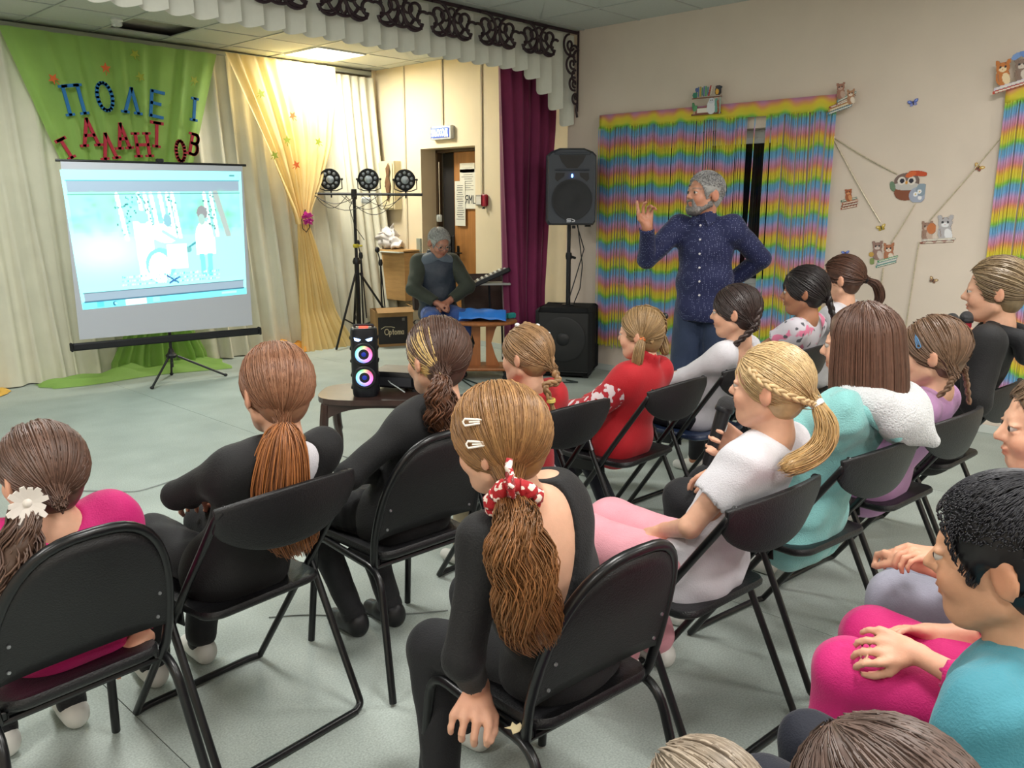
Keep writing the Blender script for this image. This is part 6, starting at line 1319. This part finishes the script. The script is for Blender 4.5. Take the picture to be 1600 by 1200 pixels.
p.body(); p.shirt(K_lav, 'long', f=.012); p.pants(K_navy); p.shoes(K_shoe); p.hair('tail', 'A39584', 900, tie=(0, -.11, -.02), tail=[[p.pt((0, -.115, -.02)), p.pt((0, -.14, -.07)), p.pt((0, -.13, -.12))]], tailr=.02, tailn=100, seed=28, col2='7A6C5C')

# ------------------------------------------------------------------ the speaker, standing
K_dots = bmat('navy_dotted', '161E4A', bump=.2); N, L, b = nodes_of(K_dots); tc = N.new('ShaderNodeTexCoord'); vo = N.new('ShaderNodeTexVoronoi'); vo.inputs['Scale'].default_value = 95; vo.inputs['Randomness'].default_value = .35
L.new(tc.outputs['Object'], vo.inputs['Vector']); mr = N.new('ShaderNodeMapRange'); mr.inputs[1].default_value = .16; mr.inputs[2].default_value = .22; mr.inputs[3].default_value = 1; mr.inputs[4].default_value = 0; L.new(vo.outputs['Distance'], mr.inputs[0])
mx = N.new('ShaderNodeMix'); mx.data_type = 'RGBA'; L.new(mr.outputs[0], mx.inputs[0]); L.new(b.inputs['Base Color'].links[0].from_socket, mx.inputs[6]); mx.inputs[7].default_value = (.28, .31, .50, 1); L.new(mx.outputs[2], b.inputs['Base Color'])
hm = A_(1101, 304, w=5.22); yb = 108; Rm = rotm(yb); hipm = np.array([hm[0]+.05, hm[1]-.01, .93])
wrist = hm+Rm@np.array([.27, .30, -.19])
p = Person('bearded grey-haired man in a dotted navy shirt standing with one hand raised', hm, hipm, yaw=yb, hyaw=66, hpitch=4, hs=1.13, bs=1.0, age='adult', stand=True, girth=1.14, shw=.165, skin='C08A70', vs=.0075, group='men', base=(hipm[0], hipm[1], 0),
           hands=[tuple(hipm+Rm@np.array([-.10, -.17, .12])), tuple(wrist)], elbow=[(Rm@np.array([-1, -.35, -.1])), (Rm@np.array([.5, .0, -1.]))], knees=[tuple(hipm+Rm@np.array([-.11, .03, -.45])), tuple(hipm+Rm@np.array([.11, .03, -.45]))], feet=[tuple(hipm+Rm@np.array([-.13, .0, -.84])), tuple(hipm+Rm@np.array([.13, .0, -.84]))],
           handpose=[{}, dict(f=(-.15, .10, 1), p=Rm@np.array([-.6, .5, 0]), pose=(.05, .45, .75, .95), thumb=.3)])
p.brow = hx('6E6660'); p.body(); p.shirt(K_dots, 'long', f=.012, hem=.02, loose=.008, collar=True, wob=.006, extra=[elli(p.hip+p.tu*.10, (.172, .150, .19), np.stack([p.Rb[:, 0], np.cross(p.tu, p.Rb[:, 0]), p.tu], 1), .03), elli(p.hip+(0, 0, -.07), (.165, .150, .13), p.Rb, .03), elli(p.hip+(0, 0, -.345), (.5, .5, .25), None, .004, True)]); p.pants(K_jean, f=.012, wide=.006, name='jeans'); p.shoes(K_shoeb)
T = np.stack([p.Rb[:, 0], np.cross(p.tu, p.Rb[:, 0]), p.tu], 1); dep_ = lambda h: .105*1.22+.045 if h < .42 else .105*1.0+.055
for k in range(6):
    h = .08+k*.085; q = p.hip+p.tu*h+T[:, 1]*(.158 if h < .32 else .158-.10*(h-.32)) - p.base
    MB().lathe([(.006, -.006), (.0065, .003), (.003, .004)], q, 10, np.stack([T[:, 0], T[:, 2], T[:, 1]], 1)).build('button', K_white, p.root, True)
for q_ in (-1, 1): 
    g = MB(); nb = p.neck-p.base+p.Rb@np.array([q_*.045, .07, .0]); g.add([nb+p.Rb@np.array(v) for v in ((-.02*q_, -.01, .035), (.025*q_, -.03, .03), (.03*q_, .0, -.015), (-.005*q_, .03, -.045), (-.03*q_, .02, -.0))], [(0, 1, 2, 3, 4)]); o = g.build('collar_point', K_dots, p.root); solid(o, .006)
p.hair('short', 'A8A8A6', 1500, seed=31, length=.035, strand=.0018, t=.013, fly=0, col2='77767A')
h = p.hs; r = np.random.default_rng(3); A2 = p.pt
V, F = surf([rcone(A2((-.055, .0, -.05)), A2((-.026, .055, -.085)), .020*h, .022*h, .03), rcone(A2((.055, .0, -.05)), A2((.026, .055, -.085)), .020*h, .022*h, .03), rcone(A2((-.02, .066, -.088)), A2((.02, .066, -.088)), .026*h, .026*h, .03), rcone(A2((-.02, .088, -.038)), A2((.02, .088, -.038)), .008*h, .008*h, .01), rcone(A2((-.026, .082, -.045)), A2((-.026, .075, -.07)), .010*h, .012*h, .01), rcone(A2((.026, .082, -.045)), A2((.026, .075, -.07)), .010*h, .012*h, .01), elli(A2((0, .1, -.055)), np.array((.018, .02, .008))*h, p.Rh, .004, True)], .005, .003, 120, 4)
npmesh('beard', V-p.base, [F], M_hair, p.root, col=np.clip(np.tile(hx('6A6664'), (len(V), 1))*r.uniform(.6, 1.5, (len(V), 1)), 0, 1))
# ------------------------------------------------------------------ the man sitting by the door
hs_ = A_(686, 380, w=7.75); Rm = rotm(150); hip2 = np.array([hs_[0], hs_[1], 0])-Rm@np.array([0, .10, 0]); hip2[2] = .56
p = Person('grey-haired man with glasses in a dark quilted vest, sitting by the doorway', hs_, hip2, yaw=150, hyaw=168, hpitch=-24, hs=1.12, age='adult', bs=.95, girth=1.08, shw=.16, skin='B5806A', vs=.008, group='men', hands=[tuple(hip2+Rm@np.array([-.05, .25, .12])), tuple(hip2+Rm@np.array([.06, .26, .11]))], elbow=[Rm@np.array([-1, -.1, .1]), Rm@np.array([1, -.1, .1])],
           knees=[tuple(hip2+Rm@np.array([-.14, .42, -.02])), tuple(hip2+Rm@np.array([.14, .42, -.02]))], feet=[tuple(hip2+Rm@np.array([-.13, .40, -.47])), tuple(hip2+Rm@np.array([.13, .40, -.47]))], handpose=[dict(f=Rm@np.array([.9, .4, -.2]), curl=.7), dict(f=Rm@np.array([-.9, .4, -.2]), curl=.7)])
p.brow = hx('7A7672'); p.body(); p.shirt(bmat('olive_sweater', '33392F'), 'long', f=.018, loose=.01, wob=.008, name='sweater'); p.pants(bmat('blue_jeans', '2C4E94', bump=.3), f=.014, name='jeans'); p.shoes(K_shoeb)
m = mat('quilted_vest', '2A3442', .5, noise=.1, nscale=9, bump=.2); P_ = p.torso(.042)+[rcone(p.neck-p.tu*.03, p.neck+p.tu*.03, .085, .078, .02), elli(p.neck+p.tu*.09, (.06, .06, .09), None, .01, True)]
for i in (0, 1): q_ = (-1, 1)[i]; P_.append(rcone(p.sh[i]+p.Rb@np.array([q_*.075, 0, .02]), p.sh[i]+p.Rb@np.array([q_*.085, 0, -.16]), .055, .06, .012, True))
for z_ in (.10, .19, .28, .37): c_ = p.hip+p.tu*z_; P_ += [rcone(c_+p.Rb@np.array([x0, .215-.8*x0*x0*2, 0]), c_+p.Rb@np.array([x1, .215-.8*x1*x1*2, 0]), .022, .022, .012, True) for x0, x1 in ((-.16, -.05), (-.05, .05), (.05, .16))]
p.garment('vest', P_, m, wob=.006); p.garment('vest_yoke', [rcone(p.sh[0]+p.Rb@np.array([.04, .03, .0]), p.neck+p.Rb@np.array([-.05, .05, -.02]), .066, .062, .03), rcone(p.sh[1]+p.Rb@np.array([-.04, .03, .0]), p.neck+p.Rb@np.array([.05, .05, -.02]), .066, .062, .03), elli(p.neck+p.tu*.08, (.07, .075, .10), None, .01, True)], bmat('yoke_grey', '5B6672', sheen=.3), wob=.004, label='paler grey yoke of the vest')
p.hair('short', 'B4B4B0', 1200, seed=32, length=.04, strand=.002, t=.012, fly=0, col2='8A8A88')
g = MB()
for q_ in (-1, 1):
    g.tube([p.pt((q_*.033+.025*math.cos(a), .102, .002+.019*math.sin(a)))-p.base for a in np.linspace(0, 2*PI, 20)], .0018, 5); g.tube([p.pt((q_*.058, .10, .006))-p.base, p.pt((q_*.078, .0, .008))-p.base], .0016, 5)
g.tube([p.pt((-.008, .103, .004))-p.base, p.pt((.008, .103, .004))-p.base], .0018, 5); g.build('glasses', mat('glasses', '9CA0A6', .25, metal=.8), p.root, True)
t = empty('plain_chair', (hip2[0], hip2[1], 0), 'dark chair under the man by the doorway', 'chair', rz=math.radians(150)); MB().box((0, 0, .44), (.42, .42, .05), bev=.02).build('seat', M_upb, t, True); MB().box((0, -.24, .72), (.40, .04, .34), bev=.015).build('backrest', M_upb, t, True)
for i in (-1, 1):
    for j in (-1, 1): MB().tube([(i*.18, j*.18, .42), (i*.19, j*.2, .005)], .012).build('leg', M_blk, t, True)
# ------------------------------------------------------------------ rainbow string curtains
M_rb = mat('rainbow_strings', 'FFFFFF', .6, sheen=.1); N, L, b = nodes_of(M_rb)
tc = N.new('ShaderNodeTexCoord'); sp = N.new('ShaderNodeSeparateXYZ'); L.new(tc.outputs['Object'], sp.inputs[0])
def mth(op, a, b_=None):
    n = N.new('ShaderNodeMath'); n.operation = op
    for i, q in enumerate((a, b_)):
        if q is None: continue
        if isinstance(q, (int, float)): n.inputs[i].default_value = q
        else: L.new(q, n.inputs[i])
    return n.outputs[0]
w1 = mth('MULTIPLY', mth('SINE', mth('MULTIPLY', sp.outputs['Y'], 21.0)), .016); w2 = mth('MULTIPLY', mth('SINE', mth('MULTIPLY', sp.outputs['Y'], 47.0)), .008)
ph = mth('DIVIDE', mth('ADD', mth('ADD', sp.outputs['Z'], w1), w2), .248); fr = mth('FRACT', ph)
cr = N.new('ShaderNodeValToRGB'); L.new(fr, cr.inputs[0]); cr.color_ramp.elements[0].position = 0; cr.color_ramp.elements[0].color = (*lin(hexc('ECA0B8')), 1); cr.color_ramp.elements[1].position = 1; cr.color_ramp.elements[1].color = (*lin(hexc('ECA0B8')), 1)
for ps_, cc_ in ((.15, 'DDB4E2'), (.30, '86C4F0'), (.44, '7CC4E4'), (.54, '9CDC5C'), (.64, 'EAE84E'), (.80, 'F6E04A'), (.92, 'F4B27E')):
    e = cr.color_ramp.elements.new(ps_); e.color = (*lin(hexc(cc_)), 1)
L.new(cr.outputs[0], b.inputs['Base Color'])
tr = N.new('ShaderNodeBsdfTranslucent'); mx = N.new('ShaderNodeMixShader'); mx.inputs[0].default_value = .3; L.new(cr.outputs[0], tr.inputs[0]); L.new(b.outputs[0], mx.inputs[1]); L.new(tr.outputs[0], mx.inputs[2]); L.new(mx.outputs[0], N['Material Output'].inputs[0])
def string_curtain(y0, y1, zt_, zb_, dens, lab, seed):
    t = empty('string_curtain', (XR-.05, (y0+y1)/2, zt_), lab, 'curtain'); r = np.random.default_rng(seed); yc_ = (y0+y1)/2
    g = MB(); g.grid(lambda u, v: (-.008+.004*math.sin(60*u), (u-.5)*(y1-y0), -.115*v+.006), 60, 3); o = g.build('header_band', M_rb, t, True, angle=180); solid(o, .003)
    MB().tube([(0.01, y0-yc_-.02, .0), (.01, y1-yc_+.02, .0)], .007).build('rail', M_white, t, True)
    ys = []; y = y0
    while y < y1:
        if r.uniform() < dens(y): ys.append(y)
        y += .0052
    n = len(ys); K = 12; P = np.zeros((n, K, 3)); ys = np.array(ys); zz = np.linspace(-.10, zb_-zt_, K)
    end = r.normal(size=n)*.012
    for k in range(K):
        q = k/(K-1); P[:, k, 0] = r.uniform(-.02, .012, n) if k == 0 else P[:, 0, 0]; P[:, k, 1] = ys-yc_+r.normal(size=n)*.0010+.010*math.sin(q*2)*np.sin(ys*9+seed)+.020*q*np.sin(ys*23)*(q > 0); P[:, k, 2] = zz[k]+end*q
    w_ = .0042; V = np.stack([P+np.array([0, -w_, 0]), P+np.array([-.0012, 0, 0]), P+np.array([0, w_, 0]), P+np.array([.0012, 0, 0])], 2); idx = np.arange(n*K*4).reshape(n, K, 4)
    F = np.concatenate([np.stack([idx[:, :-1, j], idx[:, :-1, (j+1) % 4], idx[:, 1:, (j+1) % 4], idx[:, 1:, j]], -1).reshape(-1, 4) for j in range(4)])
    o = npmesh('strings', V.reshape(-1, 3), [F], M_rb, t, smooth=False); o['kind'] = 'stuff'; return t
yg = [at(px, 300, x=XR-.05)[1] for px in (1100, 1125, 1134, 1160, 1192, 1204, 1255, 1293)]
def dens1(y):
    if y > yg[0]: return .97
    if y > yg[1]: return .80 if (int(y*40) % 4) else .25
    if y > yg[3]: return .9 if (int(y*60) % 5) else .35
    if y > yg[4]: return .04 if (int(y*50) % 4) else .35
    if y > yg[6]: return .92 if (int(y*45) % 5) else .4
    return .88 if (int(y*70) % 3) else .35
string_curtain(yg[7]-.02, 4.90, 2.33, .26, dens1, 'rainbow striped string curtain over the window behind the standing man', 3)
string_curtain(-.35, 1.62, 2.30, .26, lambda y: .95, 'rainbow striped string curtain cut off by the right edge of the photo', 6)

# ------------------------------------------------------------------ paper decorations on the right wall
M_pr = mat('printed_card', 'FFFFFF', .6, attr=True); WX = XR-.004
def kitten(cx, cy, s, c, c2='F0E0D0', a=0):
    return [('e', cx, cy-.30*s, .22*s, .30*s, 0, c), ('e', cx+.12*s, cy-.38*s, .12*s, .2*s, 20, c2), ('p3', cx, cy, s, c), ('e', cx, cy, .22*s, .19*s, 0, c), ('e', cx, cy-.06*s, .12*s, .08*s, 0, c2),
            ('e', cx-.17*s, cy+.17*s, .07*s, .10*s, 25, c), ('e', cx+.17*s, cy+.17*s, .07*s, .10*s, -25, c), ('e', cx-.08*s, cy+.02*s, .035*s, .045*s, 0, '26262E'), ('e', cx+.08*s, cy+.02*s, .035*s, .045*s, 0, '26262E'), ('e', cx, cy-.06*s, .02*s, .015*s, 0, 'C06A6A'),
            ('l', cx-.15*s, cy-.2*s, cx-.1*s, cy-.45*s, .02*s, '8A6A58'), ('l', cx-.1*s, cy+.12*s, cx-.06*s, cy+.16*s, .02*s, '7A5A4A'), ('l', cx+.1*s, cy+.12*s, cx+.06*s, cy+.16*s, .02*s, '7A5A4A')]
def books(cx, cy, w, n, h, cs, a=0, j=.1):
    o = []
    for k in range(n): o += [('r', cx+((k*37) % 5-2)*.02*w, cy+k*h, w, h*.86, a, cs[k % len(cs)]), ('r', cx+.03*w+((k*37) % 5-2)*.02*w, cy+k*h, w*.9, h*.34, a, 'E8E2D2')]
    return o
def wall_sticker(name, px, py, w, h, ops, lab, cat_, rot=0, res=(64, 64), sc=.62):
    p = at(px, py, x=WX if 1320 < px < 1560 or name[0] == 'o' else XR-.085); a = math.radians(rot); u = np.array([0, -math.cos(a), math.sin(a)]); v = np.array([0, math.sin(a), math.cos(a)])
    o = cutout(name, w, h, [q for q in ops if q[0] != 'p3'], M_pr, (0, 0, 0), u, v, (-1, 0, 0), None, res, .004); o.location = p; o.scale = (1, sc, sc); return tag(o, lab, cat_)
ops = [('r', 0, -.13, .36, .02, 0, '7A4A38'), ('r', .0, .035, .36, .016, 0, '7A4A38'), ('r', .16, -.05, .014, .17, 0, '9FB8B0'), ('r', -.05, -.09, .18, .07, 0, '8A5048'), ('r', -.04, -.09, .14, .045, 0, 'EDE6DA'),
       ('e', .06, -.06, .055, .075, 0, 'E4E6EC'), ('e', .06, .0, .035, .03, 0, 'D4D8E2'), ('e', .05, .005, .006, .006, 0, '202028'), ('e', .07, .005, .006, .006, 0, '202028'), ('r', .115, -.05, .03, .14, 4, '6FA89C'), ('r', .14, -.06, .02, .12, 10, 'A8604A'),
       ('e', -.15, -.05, .02, .05, 15, '4F8A60'), ('e', -.13, -.07, .02, .04, -25, '62A070'), ('r', -.14, -.11, .03, .03, 0, 'C0A080')]
for k, c in enumerate(('6A7AA0', 'B8A040', '3E8A80', '4A6FA8', '58A070', '2E7890', 'C04848', 'D8C8B8')): ops.append(('r', -.10+k*.022, .10, .017, .11-.01*(k % 3), 0 if k < 6 else -12, c))
ops += [('e', .13, .09, .04, .045, 0, '3A3438'), ('e', .13, .12, .035, .03, 0, '4A4448'), ('e', .12, .085, .02, .03, 0, 'E8B048'), ('e', .15, .12, .03, .012, 20, '2E3A48'), ('e', -.14, .07, .03, .03, 0, '3E8870'), ('e', -.12, .12, .02, .025, 30, '5868A0')]
wall_sticker('bookshelf_cutout', 1104, 158, .42, .34, ops, 'paper bookshelf cutout with coloured books and birds, above the window curtain', 'cutout', 0, (84, 68), .78)
ops = books(-.02, -.12, .30, 3, .035, ['5F8FA8', 'C8A060', 'A8584A'], 12)+books(.05, -.02, .24, 2, .03, ['8A5A48', '6A9A9A'], 18)+kitten(-.02, .13, .22, 'A87866', 'C8A898')+kitten(.10, .04, .20, 'B88868')
wall_sticker('kitten_cutout', 1316, 154, .40, .36, ops, 'paper cutout of two brown kittens on books at the right corner of the window curtain', 'cutout', 4)
ops = kitten(-.09, .08, .30, 'C87A3E', 'F0D8B0')+kitten(.08, .08, .28, '8A7468', 'D8CCC0')+books(.0, -.13, .34, 2, .035, ['C05040', 'D8D0E0', '4F8A60'], 10)+[('e', .03, .17, .05, .03, 30, '7FA0D8'), ('e', .10, .18, .05, .03, -30, '6F90D0')]
wall_sticker('kitten_cutout', 1582, 116, .42, .42, ops, 'paper cutout of orange and grey kittens on books, topmost at the right edge', 'cutout', 4)
ops = [('e', 0, -.06, .13, .10, 0, '8A5038'), ('e', 0, .05, .14, .10, 0, '7A6660'), ('e', 0, .0, .15, .045, 0, 'C8C4C0'), ('e', -.055, .06, .045, .045, 0, 'E4DCD4'), ('e', .055, .06, .045, .045, 0, 'E4DCD4'), ('e', -.05, .06, .026, .026, 0, '2E2A38'), ('e', .05, .06, .026, .026, 0, '2E2A38'), ('e', 0, .04, .014, .02, 0, 'D89A40'),
       ('e', .12, .14, .11, .03, -8, 'C8522E'), ('e', .04, .13, .06, .03, 20, 'D86A3A'), ('e', .13, -.10, .09, .09, 0, 'A8B0C4'), ('e', .17, -.04, .06, .07, 0, '8FA0B0'), ('e', -.15, .0, .03, .06, 20, '6F8A70'), ('e', .11, -.09, .026, .026, 0, 'F0F0F4'), ('e', .15, -.06, .024, .024, 0, 'F0F0F4'), ('e', .16, -.13, .022, .022, 0, 'ECECF2'), ('e', .11, -.09, .008, .008, 0, 'E0C060'), ('e', .15, -.06, .008, .008, 0, 'E0C060')]
wall_sticker('owl_cutout', 1416, 291, .42, .36, ops, 'paper owl cutout in a round brown pot with blue flowers and an orange bow', 'cutout', 0, (80, 70))
ops = books(0, -.10, .22, 4, .034, ['A8583A', '8A4838', 'B86A4A', '5A7A68'], 6)+kitten(-.01, .10, .20, 'B0603A', 'D89868')
wall_sticker('kitten_cutout', 1327, 312, .26, .28, ops, 'small brown paper kitten on a stack of books, left of the paper owl', 'cutout', 6, sc=.55)
ops = kitten(-.06, .09, .26, '9A7A70', 'D8C8C0')+kitten(.07, .06, .26, 'B87858', 'E8D8C8')+books(.05, -.12, .24, 3, .03, ['3E9088', 'B0B8C0', '4F9A70'], 14)+[('e', -.13, .0, .03, .03, 0, 'C8A050'), ('e', -.12, -.08, .03, .04, 0, '8A9A60')]
wall_sticker('kitten_cutout', 1379, 397, .36, .34, ops, 'paper cutout of two grey and brown kittens with green books, below the yellow butterfly', 'cutout', 4)
ops = kitten(-.10, .02, .26, 'A08070', 'C8B0A0')+kitten(.09, .06, .34, 'B8B4B8', 'ECECF0')+books(.03, -.15, .36, 2, .028, ['8A4A3A', 'C8C0B8'], 3)+[('e', -.05, .0, .05, .06, 0, 'C87848')]
wall_sticker('kitten_cutout', 1463, 357, .42, .36, ops, 'paper cutout of a white kitten and two brown kittens sitting on an open book', 'cutout', 2)
def butterfly(px, py, s, c1, c2, rot, lab):
    ops = [('e', -.45*s, .25*s, .42*s, .26*s, -35, c1), ('e', .45*s, .25*s, .42*s, .26*s, 35, c1), ('e', -.28*s, -.25*s, .26*s, .22*s, 30, c2), ('e', .28*s, -.25*s, .26*s, .22*s, -30, c2), ('e', -.5*s, .3*s, .18*s, .11*s, -35, 'E8D8A8' if c1 != '5566B8' else '8FA8E8'), ('e', .5*s, .3*s, .18*s, .11*s, 35, 'E8D8A8' if c1 != '5566B8' else '8FA8E8'), ('e', 0, 0, .06*s, .40*s, 0, '2E2620'), ('l', 0, .35*s, -.18*s, .7*s, .04*s, '2E2620'), ('l', 0, .35*s, .18*s, .7*s, .04*s, '2E2620')]
    o = wall_sticker('butterfly_cutout', px, py, 1.9*s, 1.6*s, ops, lab, 'butterfly', rot, (44, 36), .75); o['group'] = 'paper butterflies on the right wall'; o.rotation_euler = (0, 0, math.radians(8))
butterfly(1427, 161, .058, '5566B8', '8A90C8', 14, 'blue paper butterfly high on the wall between the two curtains'); butterfly(1529, 262, .056, 'C89A40', '8A4A38', -28, 'yellow and brown paper butterfly on the thread near the right curtain')
butterfly(1377, 356, .054, 'C8A838', 'A89030', 20, 'yellow paper butterfly above the kittens with the green books'); butterfly(1321, 396, .048, '5566B8', '6A78C8', 8, 'small blue paper butterfly low on the wall beside the left curtain'); butterfly(1458, 438, .050, 'A07A58', '7A5A48', -24, 'small brown paper butterfly lowest on the wall')
def thread(a, b_, lab, sag=.01):
    A = at(*a, x=XR-.006); B = at(*b_, x=XR-.006); P = [A+(B-A)*q+np.array([-.006*math.sin(PI*q), 0, -sag*math.sin(PI*q)]) for q in np.linspace(0, 1, 14)]
    m = mat('tinsel', 'C9BFA6', .4, metal=.2, noise=.2, nscale=80); o = MB().tube(P, .0045, 5).build('thread', m, smooth=True); tag(o, lab, 'thread', 'shiny threads on the right wall')
thread((1302, 214), (1402, 272), 'shiny thread from the window curtain to the paper owl'); thread((1302, 216), (1376, 348), 'shiny thread from the window curtain down to the yellow butterfly'); thread((1430, 318), (1392, 380), 'shiny thread between the owl and the two kittens')
thread((1566, 212), (1452, 345), 'shiny thread from the right curtain to the white kitten'); thread((1380, 418), (1372, 500), 'thread hanging straight down under the kittens with green books'); thread((1436, 378), (1414, 520), 'yellowish thread hanging down under the white kitten')
tag(MB().ell((0, 0, 0), (.008, .012, .012)).build('pin', mat('pin_white', 'F4F4F0', .2), smooth=True), 'small white pin on the wall below the window curtain corner', 'pin').location = at(1302, 215, x=XR-.01)  # plain near-white glossy pin head
